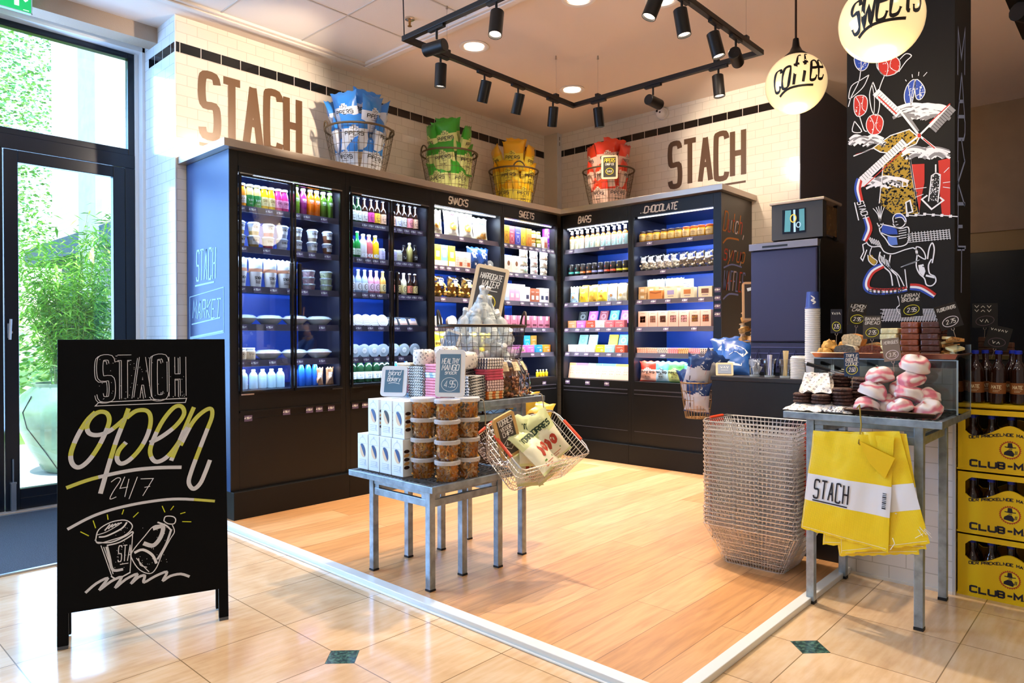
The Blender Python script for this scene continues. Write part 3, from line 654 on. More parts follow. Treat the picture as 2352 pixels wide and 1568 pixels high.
row(F1, 1, [cw, cw, cp, cb], .055+.02, .385, .11, 'stacked yogurt cups in the left fridge', stack=2)
gr, gb = cup('clear cup of pale muesli', '#c9b49a', '#e9e2d8', .040), cup('clear cup of brown granola', '#7a4428', '#8d5a38', .038)
row(F1, 1, [gr, gr, gb], .50, .76, .11, 'stacked muesli cups in the left fridge', stack=2)
def popbag(desc, col, txt='STACH'):
    e = MB().lathe([(.034, 0), (.037, .04), (.044, .11)], 14, 0, caps=True).build('paper_cup', mat(col, .5), smooth=40)
    f = bagsurf(.11, .10, .07, R.random()*9, .01); mb = MB(); mb.grid(lambda u, v: Vector(f(u, v, -1))+Vector((0, 0, .105)), 7, 7, lambda u, v: 0 if v > .35 else 1); mb.grid(lambda u, v: Vector(f(1-u, v, 1))+Vector((0, 0, .105)), 7, 7, lambda u, v: 0 if v > .35 else 1)
    mb.build('wrapper', [mat('#e8f0ee', .15, alpha=.55), mat('#e8a882', .6)], e, smooth='all')
    mb = MB(); put(mb, txt, cyl(.037, .004), 0, .06, .017, .003, m=0, fit=.04, cond=.45)
    for i in range(3): mb.ribbon([(-.016, .048-.008*i), (.016, .048-.008*i)], .0035, cyl(.037, .003), 0)
    mb.build('print', [ink_d], e, rec=False); return P(e, desc, 'cup', .2, .09)
pb = popbag('white snack cup wrapped in cellophane', '#f0ebe6')
row(F1, 2, [pb, pb, pb, pb], .055+.03, .40, .12, 'cellophane-wrapped cups in the left fridge')
def tub(desc, col, r=.045, h=.05):
    e = MB().lathe([(r*.85, 0), (r, h-.012)], 16, 0).build('salad_tub', mat(col, .6, bump=1., bscale=90, nz=.6, nscale=70), smooth=40)
    MB().lathe([(r*.86, -.0005), (r*1.02, h-.012), (r*1.06, h-.012), (r*1.06, h-.004), (r, h-.001)], 16, 0, caps=True).build('lid', mat('#e8f2fa', .08, alpha=.28), e, smooth=40)
    return P(e, desc, 'tub', h, 2*r)
t1, t2, t3 = tub('clear tub of carrot salad', '#d88a22'), tub('clear tub of beetroot salad', '#8a1238'), tub('clear tub of green salad', '#9aa83a')
row(F1, 2, [t1, t2, t3], .45, .74, .12, 'stacked salad tubs in the left fridge', stack=3)
def bowl(desc, fill):
    e = MB().lathe([(.045, 0), (.06, .012), (.088, .04), (.092, .044)], 20, 0).build('salad_bowl', mat('#f2f0ea', .4), smooth=True)
    MB().lathe([(.08, .043), (.06, .05), (.03, .053)], 14, 0).build('salad', mat(fill, .7, bump=1, bscale=60, nz=.5, nscale=40), e, smooth=True)
    MB().lathe([(.095, .044), (.095, .048), (.07, .066), (.03, .07)], 20, 0).build('lid', mat('#e6f0ff', .06, alpha=.35), e, smooth=40)
    return P(e, desc, 'bowl', .075, .19)
b1, b2 = bowl('white salad bowl under a clear lid', '#b8b87a'), bowl('white pasta bowl under a clear lid', '#c98a5a')
row(F1, 3, [b1, b1, b2, b1], .08, .70, .14, 'salad bowls on the fourth shelf of the left fridge')
soup = jar('soup_tub', 'white paper soup tub', .036, .085, mat('#ece0d0', .6), whc, (.01, .06, '#d8b890', '#6a4a30', 'STACH'), .012, cat='tub')
row(F1, 4, [soup, soup], .085, .15, .12, 'soup tubs in the left fridge'); row(F1, 4, [b2, b1, b2], .28, .70, .14, 'salad bowls on the fifth shelf of the left fridge')
wb = bottle('water_bottle', 'small clear water bottle', .03, .135, .085, .012, mat('#b8d4de', .1, alpha=.55), mat('#dfeaf0', .4), .014)
row(F1, 5, [wb]*5, .10, .37, .11, 'small clear water bottles in the left fridge')
bb = bottle('water_bottle', 'blue glass water bottle', .026, .20, .10, .011, mat('#2c6fd0', .08, alpha=.8), mat('#e8f0f8', .3), .016, shz=.06)
row(F1, 5, [bb]*4, .47, .64, .11, 'blue glass water bottles in the left fridge')
sp = crisp('brown snack pouch with a white label', '#c98a5a', '#d8a070', 3, .07, .13, .03, txt='', extra=lambda m, f, w, h: (m.grid(lambda u, v: f((u-.5)*.035, .05+v*.045), 3, 2, 6), 0), name='snack_pouch')
sp.o.data.materials.append(PW)
row(F1, 5, [sp, sp], .71, .80, .09, 'snack pouches in the left fridge')
# ---- right fridge
gl = mat('#0f3a1c', .06, coat=.7); br = mat('#2a1208', .06, coat=.7)
def beer(c, lc, txt, d, dia=False, h=.21):
    def fn(mb, f, z0, z1, r):
        put(mb, txt, f, 0, z0+.03, .014, .0026, m=1, fit=1.3*r); mb.ribbon(ell(0, (z0+z1)/2, .018, .024, 12), .002, f, 1, closed=True); scrib(mb, f, -.014, .014, z0+.02, 2)
    return bottle('beer_bottle', d, .029, h, .115, .0125, c, mat('#c9ced6', .3, .6), .008, (.028, .105, lc, '#2a2430', txt), shz=.05, label_fn=fn)
bg, b_w, b_p, b_y, b_o = beer(gl, '#e8ece0', 'HOP', 'green beer bottle with a pale label'), beer(br, '#d8cdbd', 'ALE', 'brown beer bottle with a beige label'), beer(br, '#d83a8a', 'COLA', 'brown bottle with a pink label'), beer(br, '#e8b020', 'ALE', 'brown beer bottle with a yellow label'), beer(br, '#f0b890', 'ALE', 'brown beer bottle with a salmon label')
row(F2, 0, [bg, bg, b_w, b_p, b_y, b_o], .075, .36, .12, 'beers on the top shelf of the right fridge'); row(F2, 0, [b_o, beer(br, '#e0dcf0', 'IPA', 'brown beer bottle with a lilac label'), b_w, beer(br, '#f08a8a', 'IPA', 'brown beer bottle with a pink-red label'), b_o], .455, .72, .12, 'beers on the top shelf of the right fridge')
gt = bottle('beer_bottle', 'tall green beer bottle', .026, .215, .11, .012, mat('#1f8a3c', .06, coat=.6), mat('#e0e8e0', .3), .01, (.03, .08, '#dfe8d0', '#1a6a2c', 'BIER'), shz=.05)
def momo(c, d): 
    return bottle('soft_drink_bottle', d, .031, .20, .125, .014, liq(c), whc, .016, None, shz=.04)
def addtxt(p, s, z, h, fit, r, col='#ffffff'):
    mb = MB(); put(mb, s, cyl(r, .001), 0, z, h, .006, m=0, fit=fit, cond=.6); mb.build('print', [mat(col, .5)], p.o, rec=False); return p
mo = [addtxt(momo(c, d), 'MOMO', .02, .024, .052, .031) for c, d in (('#e6dcd8', 'cloudy white lemonade bottle'), ('#e86a68', 'coral lemonade bottle'), ('#ffca18', 'yellow lemonade bottle'))]
wc = jar('yogurt_pot', 'white yogurt pot', .034, .10, whc, mat('#f6f6f8', .4), (.015, .08, '#dcd4ee', '#9a6ab8', 'KVARK'), .01, cat='pot')
yc = jar('yogurt_pot', 'white yogurt pot with a yellow print', .034, .10, whc, mat('#f6f6f8', .4), (.015, .08, '#f2e8c8', '#c88a20', 'KVARK'), .01, cat='pot')
kb = bottle('kombucha_bottle', 'black kombucha bottle', .026, .15, .09, .012, mat('#1a0c0c', .1, coat=.5), ink_d, .014, (.03, .08, '#201818', '#f0ece6', 'J'))
yb = bottle('lemonade_bottle', 'pale yellow lemonade bottle', .027, .175, .11, .012, liq('#c8b86a'), mat('#e8e8e0', .3), .014)
mat_b = bottle('cola_bottle', 'black ginger drink bottle', .026, .165, .10, .012, mat('#120c0c', .1, coat=.5), ink_d, .014, (.03, .08, '#151012', '#f4f0ea', 'ma'))
row(F2, 1, [gt, gt]+mo+[wc], .065, .345, .12, 'drinks on the second shelf of the right fridge'); row(F2, 1, [wc, yc, kb, yb, mat_b], .455, .73, .12, 'drinks on the second shelf of the right fridge')
def fev(c, lc, d, capc='#e8dce0'):
    def fn(mb, f, z0, z1, r):
        mb.ribbon(ell(0, (z0+z1)/2, .014, .022, 14), .005, f, 1, closed=True); scrib(mb, f, -.009, .009, (z0+z1)/2+.003, 2)
    return bottle('tonic_bottle', d, .027, .19, .10, .012, c, mat(capc, .3, .3), .01, (.025, .085, lc, '#6a5a50', 'TONIC'), shz=.045, label_fn=fn)
f_ = [fev(mat('#c8d8ea', .1, alpha=.7), '#e8e4e0', 'clear tonic bottle'), fev(liq('#f2a0b4'), '#f6ccd8', 'pink tonic bottle'), fev(liq('#e8a84a'), '#f2d890', 'amber tonic bottle'), fev(br, '#e8785a', 'dark tonic bottle with a red label'), fev(br, '#e8c878', 'dark tonic bottle with a gold label'), fev(liq('#e8d8b0'), '#f0d890', 'pale ginger beer bottle')]
row(F2, 2, [f_[0], f_[0], f_[0], f_[1], f_[1], f_[2]], .07, .36, .13, 'tonics on the third shelf of the right fridge'); row(F2, 2, [f_[3], f_[4], f_[5], f_[3], f_[4]], .455, .72, .13, 'tonics on the third shelf of the right fridge')
def oval(desc, col, top='#f4f2ec', name='ham_pack'):
    pts = [(x*.055, max(.0, .045+z*.05)) for x, z in ell(0, 0, 1, 1, 20)]; mb = MB()
    mb.poly([(x, -.008, z) for x, z in pts], 0); mb.poly([(x, .008, z) for x, z in reversed(pts)], 0)
    for i in range(len(pts)): a, b = pts[i], pts[(i+1) % len(pts)]; mb.poly([(a[0], -.008, a[1]), (a[0], .008, a[1]), (b[0], .008, b[1]), (b[0], -.008, b[1])], 0)
    e = mb.build(name, mat(col, .35, coat=.3)); mb = MB(); f = flat(-.0095)
    mb.ribbon([(x*.8, .045+(z-.045)*.8) for x, z in pts], .0025, f, 0, closed=True); put(mb, 'STACH', f, 0, .055, .012, .002, m=0, fit=.05); scrib(mb, f, -.03, .03, .045, 3, .009, .002, 0); mb.build('label', [mat('#b89a80', .5)], e, rec=False)
    return P(e, desc, 'pack', .095, .11)
ov = oval('oval pack of sliced meat', '#f3ece4'); 
row(F2, 3, [ov]*5, .06, .36, .11, 'sliced meat packs in the right fridge', rx=-.25)
tray_ = box('food_tray', 'black tray of sliced cheese', .11, .015, .085, '#1c1c22', lambda m, f: (m.ribbon([(-.04, .04), (.04, .04)], .055, f, 2), m.ribbon([(-.015, .062), (.035, .062)], .025, f, 1), m.ribbon([(-.04, .02), (.04, .02)], .01, f, 3)), 'tray', cols=['#7a94d8', '#e8c0a8', '#b06a50'])
row(F2, 3, [tray_]*3, .47, .70, .11, 'cheese trays in the right fridge', rx=-.5)
def disc(desc, col, inner):
    T = Matrix.Translation((0, 0, .05)) @ Matrix.Rotation(90*D2R, 4, 'X')
    e = MB().lathe([(.044, -.02), (.05, .014), (.052, .018)], 18, 0, T=T).build('round_tub', mat(inner, .5, nz=.5, nscale=60), smooth=40)
    MB().lathe([(.053, .018), (.053, .023)], 18, 0, T=T).build('lid', mat('#e8f4fa', .1, alpha=.4), e, smooth=40)
    mb = MB(); mb.lathe([(.022, .0235), (.022, .024)], 14, 0, T=T); scrib(mb, flat(-.0246), -.012, .012, .055, 2, .008, .002, 1); mb.build('label', [PW, mat('#a89080')], e); return P(e, desc, 'tub', .1, .106)
dw, dg, dd = disc('round tub of white spread on its side', 0, '#d8e0ea'), disc('round tub of green olives on its side', 0, '#8a8a3a'), disc('round tub of black olives on its side', 0, '#3a1824')
row(F2, 4, [dw]*4, .085, .35, .12, 'round spread tubs in the right fridge'); row(F2, 4, [dw, dg, dd], .46, .69, .12, 'round olive tubs in the right fridge')
wi = lambda g, cc, d: bottle('wine_bottle', d, .034, .235, .12, .014, mat(g, .06, coat=.7), mat(cc, .35, .3), .055, (.03, .085, '#f0eee8', '#5a6a50', 'VIN'), shz=.045, capr=.0145)
wn = wi('#16321c', '#1c2a3a', 'green wine bottle with a dark capsule'); wn2 = wi('#1c3a20', '#c8d8e8', 'green wine bottle with a silver capsule')
row(F2, 5, [wn, wn2, wn2, wn], .07, .29, .12, 'wine bottles in the right fridge'); row(F2, 5, [wi('#101c14', '#c87a3a', 'dark wine bottle with a copper capsule')]*2, .335, .39, .12, 'wine bottles in the right fridge'); row(F2, 5, [bb, bb, bb], .48, .72, .12, 'blue glass water bottles in the right fridge')
# ---- snacks
def torres(mb, f, w, h):
    put(mb, 'TORRES', f, 0, h*.80, h*.075, .006, m=2, fit=w*.7, cond=.5); mb.ribbon(ell(0, h*.42, w*.2, h*.10, 14, rot=20), .02, f, 3, closed=True); mb.ribbon(ell(w*.1, h*.36, w*.1, h*.06, 10), .018, f, 3, closed=True); scrib(mb, f, -w*.3, w*.3, h*.2, 2, .01, .003, 2)
tr = crisp('white snack bag with a dark red heading', '#f3ead6', '#f0e6d0', 2, .18, .24, .06, '#7a1630', '', torres, name='snack_bag'); tr2 = crisp('green and white snack bag', '#e8e6b8', '#f0ead0', 9, .15, .23, .06, '#7a1630', '', torres, name='snack_bag')
tq = crisp('white quinoa bag with a blue heading', '#e6f0f4', '#ecd8b0', 5, .19, .22, .06, '#2a7ab8', '', lambda m, f, w, h: (put(m, 'QUINOA', f, 0, h*.7, h*.09, .006, m=2, fit=w*.6), [m.ribbon(ell(R.uniform(-.3, .3)*w, R.uniform(.08, .35)*h, .012, .008, 6), .008, f, 3, closed=True) for _ in range(9)]), name='snack_bag')
row(SN, 0, [tr2, tr, tr, tq], .07, .60, .12, 'snack bags on the top shelf of the snacks unit', rx=-.10)
cart = lambda c, d, c2: box('cracker_carton', d, .075, .06, .19, c, lambda m, f: (m.ribbon([(-.037, .03), (.037, .03)], .05, f, 2), m.ribbon([(-.02, .11), (.02, .11)], .05, f, 2), put(m, 'CRISP', f, 0, .15, .016, .003, m=1, fit=.05)), cols=['#3a5a3a', c2, '#c8a040'])
row(SN, 1, [cart('#f2ce3a', 'yellow cracker carton', '#f8f2d8'), cart('#8fdcc8', 'mint cracker carton', '#f8f2d8'), cart('#f2ce3a', 'yellow cracker carton', '#f8f2d8')], .06, .22, .12, 'cracker cartons in the snacks unit')
pk = box('biscuit_box', 'pale pink biscuit box', .09, .06, .15, '#efc8b4', lambda m, f: (m.ribbon([(.0, .04), (.035, .04)], .035, f, 3), [m.ribbon(ell(-.02+.0, .03+i*.022, .012, .005, 8), .002, f, 1, closed=True) for i in range(4)]), cols=['#8a6a60', '#f6f4ee', '#b0522a'])
row(SN, 1, [pk, pk], .31, .40, .12, 'pink biscuit boxes in the snacks unit')
bbag = crisp('dark blue crisp bag with a white panel', '#173a7a', '#20427e', 12, .15, .21, .07, '#f2f4f8', '', lambda m, f, w, h: (m.ribbon(smoothline([(-.03, h*.62), (0, h*.68), (.03, h*.6)], 4), .05, f, 2), m.ribbon([(-.04, h*.3), (.03, h*.26)], .02, f, 2)), name='crisp_bag')
row(SN, 1, [bbag, bbag], .50, .62, .12, 'blue crisp bags in the snacks unit')
dsk = disc('large round snack tub on its side', 0, '#c8a890'); row(SN, 1, [dsk], .71, .71, .12)
def clearbag(desc, ball, w=.15, h=.18, n=40, br_=.012, name='snack_bag', lab=True, seed=1):
    rr = random.Random(seed); mb = MB()
    for i in range(n):
        z = rr.uniform(.01, h*.55); x = rr.uniform(-.42, .42)*w; y = rr.uniform(-.022, .02); s = br_*rr.uniform(.8, 1.15)
        mb.lathe([(s*.55, -s*.8), (s, -s*.2), (s*.9, s*.4), (s*.3, s*.9)], 7, rr.choice([0, 0, 1]), c=(x, y, z+s))
    e = mb.build(name, [mat(ball, .5, coat=.2), mat(lin_darker(ball), .5, coat=.2)], smooth=True); mb = MB(); f = bagsurf(w, h, .075, seed, .006)
    mb.grid(lambda u, v: f(u, v, -1), 9, 10, 0); mb.grid(lambda u, v: f(1-u, v, 1), 9, 8, 0); mb.build('wrapper', clear, e, smooth='all')
    if lab:
        mb = MB(); fn = lambda x, y: f(x/w+.5, y/h, -1, .002); mb.grid(lambda u, v: fn((u-.5)*.05, h*.55+v*.05), 3, 3, 0); put(mb, 'STACH', lambda x, y: f(x/w+.5, y/h, -1, .003), 0, h*.55+.02, .016, .003, m=1, fit=.04); mb.build('label', [PW, ink_d], e, rec=False)
    return P(e, desc, 'bag', h, w)
def lin_darker(h):
    c = [int(int(h[i:i+2], 16)*.8) for i in (1, 3, 5)]; return '#%02x%02x%02x' % tuple(c)
yl = clearbag('clear bag of golden chips', '#e2a93a', .16, .19, 44, .018, seed=4)
row(SN, 2, [yl]*4, .09, .60, .12, 'clear bags of golden chips in the snacks unit'); row(SN, 3, [dsk]*3, .07, .40, .12, 'round snack tubs in the snacks unit'); row(SN, 3, [yl, yl], .6, .75, .12, 'clear bags low in the snacks unit')
yy = crisp('yellow crisp bag', '#f0c81c', '#f4dc5a', 17, .16, .21, .07, '#6a4a10', 'PIPERS'); row(SN, 4, [yy]*4, .1, .68, .12, 'yellow crisp bags in the snacks unit'); row(SN, 5, [pk]*6, .1, .72, .12, 'pink boxes at the bottom of the snacks unit')
# ---- sweets
tin = lambda c, d, ink: box('sweet_box', d, .075, .06, .185, c, lambda m, f: (put(m, 'TOFFEE', f, 0, .12, .014, .0025, m=1, fit=.045), m.ribbon(ell(0, .06, .02, .03, 10), .003, f, 1, closed=True), scrib(m, f, -.02, .02, .1, 2, .008, .002, 1)), cols=[ink, '#f6f4ee', '#c8a040'])
row(SW, 0, [tin('#e2a522', 'golden yellow sweet box', '#7a3a10'), tin('#cf5560', 'rose red sweet box', '#f6d8d0'), tin('#5a5ab8', 'violet-blue sweet box', '#f0f0fa'), tin('#e8c020', 'bright yellow sweet box', '#a06a10'), tin('#e28a2c', 'orange sweet box', '#c03a20')], .05, .37, .11, 'sweet boxes on the top shelf of the sweets unit')
pot = jar('candy_jar', 'jar of olive green candy', .034, .088, mat('#8a8a28', .2, coat=.4), mat('#c8b048', .35, .4), (.02, .055, '#f0e8d0', '#5a4a20', 'SNOEP')); row(SW, 0, [jar('candy_jar', 'jar of orange candy', .034, .088, mat('#d0862a', .2, coat=.4), mat('#d8b870', .35, .4), (.02, .055, '#f6ecd8', '#5a4a20', 'SNOEP')), pot], .45, .53, .12, 'candy jars stacked in the sweets unit', stack=2)
row(SW, 0, [box('sweet_box', 'small cream and red sweet box', .06, .06, .13, '#f2dcc0', lambda m, f: m.ribbon([(-.02, .05), (.02, .05)], .05, f, 1), cols=['#e0785a', '#f6f4ee', '#c8a040'])], .62, .62, .11)
def tubebox(desc, c, c2): 
    e = MB().lathe([(.038, 0), (.038, .105), (.038, .11)], 16, [0, 1, 1]).build('sweet_tin', [mat(c, .4), mat(c2, .4)], smooth=40); mb = MB(); f = cyl(.038, .001)
    mb.ribbon(ell(0, .05, .016, .02, 12), .005, f, 0, closed=True); scrib(mb, f, -.015, .015, .025, 2, .008, .003, 0); mb.build('print', [PW], e, rec=False); return P(e, desc, 'tin', .111, .076)
row(SW, 0, [tubebox('bright purple sweet tin', '#b040e0', '#7a20c0')], .70, .70, .12, stack=2)
wbx = box('mint_box', 'white box with a brown oval window', .115, .07, .17, '#f4f0e6', lambda m, f: (m.ribbon(ell(0, .095, .009, .014, 12), .02, f, 1, closed=True), scrib(m, f, -.02, .02, .05, 2, .01, .002, 3)), cols=['#8a5a34', '#f6f4ee', '#c8b8a0'])
row(SW, 1, [wbx, wbx], .07, .18, .11, 'white windowed boxes in the sweets unit')
def pouch(desc, col, dot): return crisp(desc, '#eef0f2', col, 21, .125, .085, .05, dot, '', lambda m, f, w, h: m.ribbon(ell(0, h*.5, .008, .009, 8), .008, f, 2, closed=True), name='sweet_pouch', arch=.8)
p1, p2, p3 = pouch('small white pouch with a green leaf', '#f2f0dc', '#4a9a70'), pouch('small white pouch with a red leaf', '#f6efe4', '#c05050'), pouch('small cream pouch with a brown leaf', '#f0e4cc', '#a06a50')
row(SW, 1, [p1, p2, p3], .32, .66, .11, 'stacked sweet pouches in the sweets unit', stack=3)
bk = lambda c, d, h=.17, c2='#f6f0ec': box('chocolate_box', d, .075, .05, h, c, lambda m, f: (put(m, 'CHOC', f, 0, h*.7, .014, .0026, m=1, fit=.04), m.ribbon([(-.02, h*.35), (.02, h*.35)], .04, f, 1), 0), cols=[c2, '#f6f4ee', '#c8a040'])
pkb, wbk, brk = bk('#e8a8c4', 'pink chocolate box'), bk('#f0eaea', 'white and navy chocolate box', .15, '#3a3a5a'), bk('#a8583a', 'brown chocolate box', .14)
row(SW, 2, [bk('#c8d8ea', 'pale blue chocolate box'), pkb, pkb, bk('#f0eae6', 'white chocolate box'), wbk, brk, brk, wbk, wbk], .06, .72, .11, 'chocolate boxes on the third shelf of the sweets unit')
cbx = box('sweet_box', 'clear box of pink sweets', .085, .06, .12, '#c87a92', lambda m, f: (m.ribbon([(0, .08), (0, .12)], .03, f, 2), m.ribbon([(-.03, .03), (.03, .03)], .02, f, 3)), cols=['#8a3a50', '#f8f4f2', '#6a2a3a']); row(SW, 3, [cbx]*7, .06, .70, .11, 'clear boxes of pink sweets in the sweets unit')
for nm, c, u in (('blue', '#1f8fc8', .40), ('tan', '#c8943c', .50)): row(SW, 4, [box('chocolate_bar', 'upright %s chocolate bar' % nm, .09, .015, .15, c, lambda m, f: (put(m, 'CHOCOLADE', f, 0, .1, .012, .0025, m=1, fit=.06), m.ribbon(ell(0, .06, .015, .015, 10), .003, f, 1, closed=True)), 'chocolate bar', cols=['#f0e8d8', '#fff', '#c8a040'] if 0 else ['#f0e8d8', '#f6f4ee', '#c8a040'])], u, u, .26, 'upright bars in the sweets unit', z=SH[4]+.02)
lowb = lambda c, d: box('chocolate_bar_tray', d, .105, .06, .075, c, lambda m, f: (put(m, 'CHOCOLADE', f, 0, .045, .012, .0025, m=1, fit=.07), m.ribbon(ell(.02, .022, .012, .008, 8), .006, f, 2, closed=True)), 'box', cols=['#f8f4ec', '#f2d0c0', '#c8a040'])
lb = {k: lowb(c, d) for k, c, d in (('m', '#e07ac8', 'magenta counter box of chocolate bars'), ('b', '#28a0c8', 'blue counter box of chocolate bars'), ('o', '#f09a28', 'orange counter box of chocolate bars'), ('t', '#e0a874', 'tan counter box of chocolate bars'), ('r', '#d85a3c', 'red counter box of chocolate bars'), ('w', '#f0e8e0', 'white counter box of chocolate bars'), ('y', '#f2d028', 'yellow counter box of chocolate bars'), ('c', '#a8d8d8', 'aqua counter box of chocolate bars'), ('p', '#f07a84', 'pink counter box of chocolate bars'))}
row(SW, 4, [lb['m'], lb['m'], lb['m'], lb['b'], lb['o']], .15, .70, .10, 'counter boxes of bars in the sweets unit')
yj = bottle('syrup_bottle', 'tiny yellow bottle', .016, .07, .04, .007, liq('#ffd018'), ink_w, .01, shz=.01); row(SW, 5, [yj]*4, .52, .66, .09, 'tiny yellow bottles in the sweets unit')
# ---- bars
def syrup(c, d, low):
    p = bottle('syrup_bottle', d, .029, .165, .125, .014, liq('#c8742a'), mat('#2a1a14', .4), .014, (.012, .118, c, low, ''), shz=.022, label_fn=lambda mb, f, z0, z1, r: (mb.ribbon([(-.026, z0+.02), (0, z0+.03), (.026, z0+.018)], .03, f, 1), mb.ribbon(ell(0, z0+.07, .006, .012, 8), .004, f, 1, closed=True)))
    mb = MB().box(-.010, -.012, .160, .010, .008, .205).tube([(0, -.012, .197), (0, -.045, .200)], .007, 6).tube([(0, -.014, .185), (0, -.030, .168)], .004, 5); mb.build('trigger', mat('#f0e8f4', .35), p.o, bevel=.002); p.o.children[-1]; return p
s1, s2, s3 = syrup('#e8e4c4', 'spray bottle of lemon dressing', '#e8b84a'), syrup('#cfe6d6', 'spray bottle of herb dressing', '#e8923a'), syrup('#bfe4dc', 'spray bottle of tomato dressing', '#d85048')
row(BA, 0, [s1, s1, s1, s2, s2, s1, s3, s3, s3, s3, s3], .07, .77, .11, 'spray bottles on the top shelf of the bars unit')
def tin2(c, d): 
    p = jar('tea_tin', d, .031, .125, mat('#26201e', .3, .2), mat('#5a5654', .3, .6), None, .01, cat='tin'); mb = MB(); f = cyl(.031, .001)
    mb.grid(lambda u, v: f((u-.5)*.09, .03+v*.02), 8, 1, 0); mb.ribbon(ell(-.008, .082, .005, .006, 8), .004, f, 0, closed=True); put(mb, 'THEE', cyl(.031, .0018), 0, .034, .011, .0022, m=1, fit=.03); mb.build('label', [mat(c, .5), PW], p.o, rec=False); return p
a_, b_, c_, d_, e_ = tin2('#4cc8b8', 'black tea tin with a turquoise band'), tin2('#e88a3a', 'black tea tin with an orange band'), tin2('#a8b0e8', 'black tea tin with a lilac band'), tin2('#e8603a', 'black tea tin with a red-orange band'), tin2('#e8d828', 'black tea tin with a yellow band')
row(BA, 1, [a_, a_, b_, b_, c_, c_, d_, d_, e_, e_], .06, .775, .10, 'tea tins on the second shelf of the bars unit')
fb = lambda c, d, sd, c2='#f2f4f4', ink='#2a6ab0': crisp(d, c2, c, sd, .115, .17, .05, ink, '', lambda m, f, w, h: (put(m, 'NUTS', f, 0, h*.55, h*.09, .004, m=2, fit=w*.5), m.ribbon(ell(0, h*.35, .012, .009, 8), .01, f, 3, closed=True), m.ribbon([(-w*.4, h*.12), (w*.4, h*.12)], .012, f, 2)), name='nut_bag')
row(BA, 2, [fb('#bfe0ee', 'pale blue and white nut bag', 31), fb('#f2cc2c', 'bright yellow nut bag', 32, '#f4d848'), fb('#e8b83c', 'yellow patterned nut bag', 33, '#f0c85a', '#b86a28'), fb('#f2d038', 'yellow and cream nut bag', 34, '#f6ecc8'), fb('#dceaf2', 'white nut bag with blue print', 35), fb('#f0e8cc', 'cream nut bag', 36, ink='#8aa050')], .09, .73, .10, 'nut bags on the third shelf of the bars unit', rx=-.08)
tk = bk('#d8b068', 'tan and blue muesli box', .19, '#2a6ab0'); row(BA, 2, [tk]*5, .30, .74, .25, 'muesli boxes behind the nut bags')
row(BA, 3, [lb['t'], lb['m'], lb['r'], lb['w'], lb['p'], lb['p']], .09, .72, .10, 'counter boxes on the fourth shelf of the bars unit')
ub = lambda c, d, cc: box('chocolate_bar', d, .105, .015, .13, c, lambda m, f: (m.ribbon(ell(0, .07, .02, .02, 14), .003, f, 1, closed=True), m.ribbon(ell(0, .07, .03, .03, 14), .002, f, 1, closed=True), scrib(m, f, -.03, .03, .115, 1, sw=.004)), 'chocolate bar', cols=[cc, '#f6f4ee', '#c8a040'])
row(BA, 3, [ub('#232a2c', 'black-and-white circled chocolate bar', '#c8d8d8'), ub('#9a4ac0', 'purple chocolate bar', '#e0c0f0'), ub('#6a1a30', 'dark red chocolate bar', '#d8a0b0'), ub('#38b0c8', 'turquoise chocolate bar', '#e0f4f4'), ub('#d860b8', 'magenta chocolate bar', '#f0c8e8')], .24, .74, .24, 'upright bars on the fourth shelf of the bars unit', z=SH[3]+.05, rx=-.3)
row(BA, 4, [lb['w'], lb['w'], lb['w'], lb['y'], lb['c'], lb['r']], .09, .72, .10, 'counter boxes on the fifth shelf of the bars unit')
row(BA, 4, [ub('#8fd0cc', 'aqua leaf-print chocolate bar', '#3a8a50'), ub('#a8dcd4', 'mint leaf-print chocolate bar', '#3a9a50'), None, ub('#e8d020', 'yellow umbrella-print chocolate bar', '#3a3420'), ub('#58b8d8', 'sky blue chocolate bar', '#e8f4fa')], .24, .72, .24, 'upright bars on the fifth shelf of the bars unit', z=SH[4]+.05, rx=-.3)
cc_ = [box('chocolate_bar', 'brown paper bar with a %s top band' % n_, .085, .02, .155, '#d8ac90', lambda m, f, c=c: (m.ribbon([(-.042, .143), (.042, .143)], .024, f, 2), [put(m, s_t, f, 0, .095-.024*i, .016, .0026, m=1, fit=.05) for i, s_t in enumerate(('THE', 'GOOD', 'BAR'))], 0), 'chocolate bar', cols=['#7a5038', c, '#c8a040']) for n_, c in (('orange', '#e89a58'), ('mauve', '#8a5a98'), ('pale blue', '#a8d8e8'), ('turquoise', '#58b8d0'), ('yellow', '#e8c838'))]
row(BA, 5, [cc_[0], cc_[1], cc_[1], cc_[2], cc_[3], cc_[3], cc_[3], cc_[4], cc_[4]], .09, .77, .08, 'brown paper bars at the bottom of the bars unit', rx=-.2)
# ---- chocolate
hn = jar('honey_jar', 'honey jar with a dark lid', .037, .105, mat('#e2a028', .15, coat=.5), mat('#4a3a34', .35, .3), (.02, .072, '#f0c878', '#8a5020', 'HONING')); hn2 = jar('honey_jar', 'honey jar with an orange lid', .037, .105, mat('#e2a028', .15, coat=.5), mat('#d8642a', .35, .2), (.02, .072, '#f2cc88', '#8a5020', 'HONING'))
row(CH_, 0, [hn]*6+[hn2]*4, .06, .79, .10, 'honey jars on the top shelf of the chocolate unit')
nb = clearbag('clear bag of white chocolate balls', '#f6e8cc', .10, .15, 34, .0135, seed=8); nb2 = clearbag('clear bag of mixed cream and brown balls', '#e8cba4', .10, .15, 34, .0135, seed=11)
row(CH_, 1, [nb]*5+[nb2]*4, .07, .78, .11, 'clear bags of chocolate balls in the chocolate unit')
cm = box('caramel_box', 'small tan box of caramels', .085, .06, .062, '#dcae74', lambda m, f: (m.ribbon([(-.02, .03), (.02, .03)], .025, f, 2), 0), cols=['#8a5a30', '#f0e0c0', '#c8a040']); row(CH_, 2, [cm, cm], .07, .17, .11, 'small tan caramel boxes', stack=2)
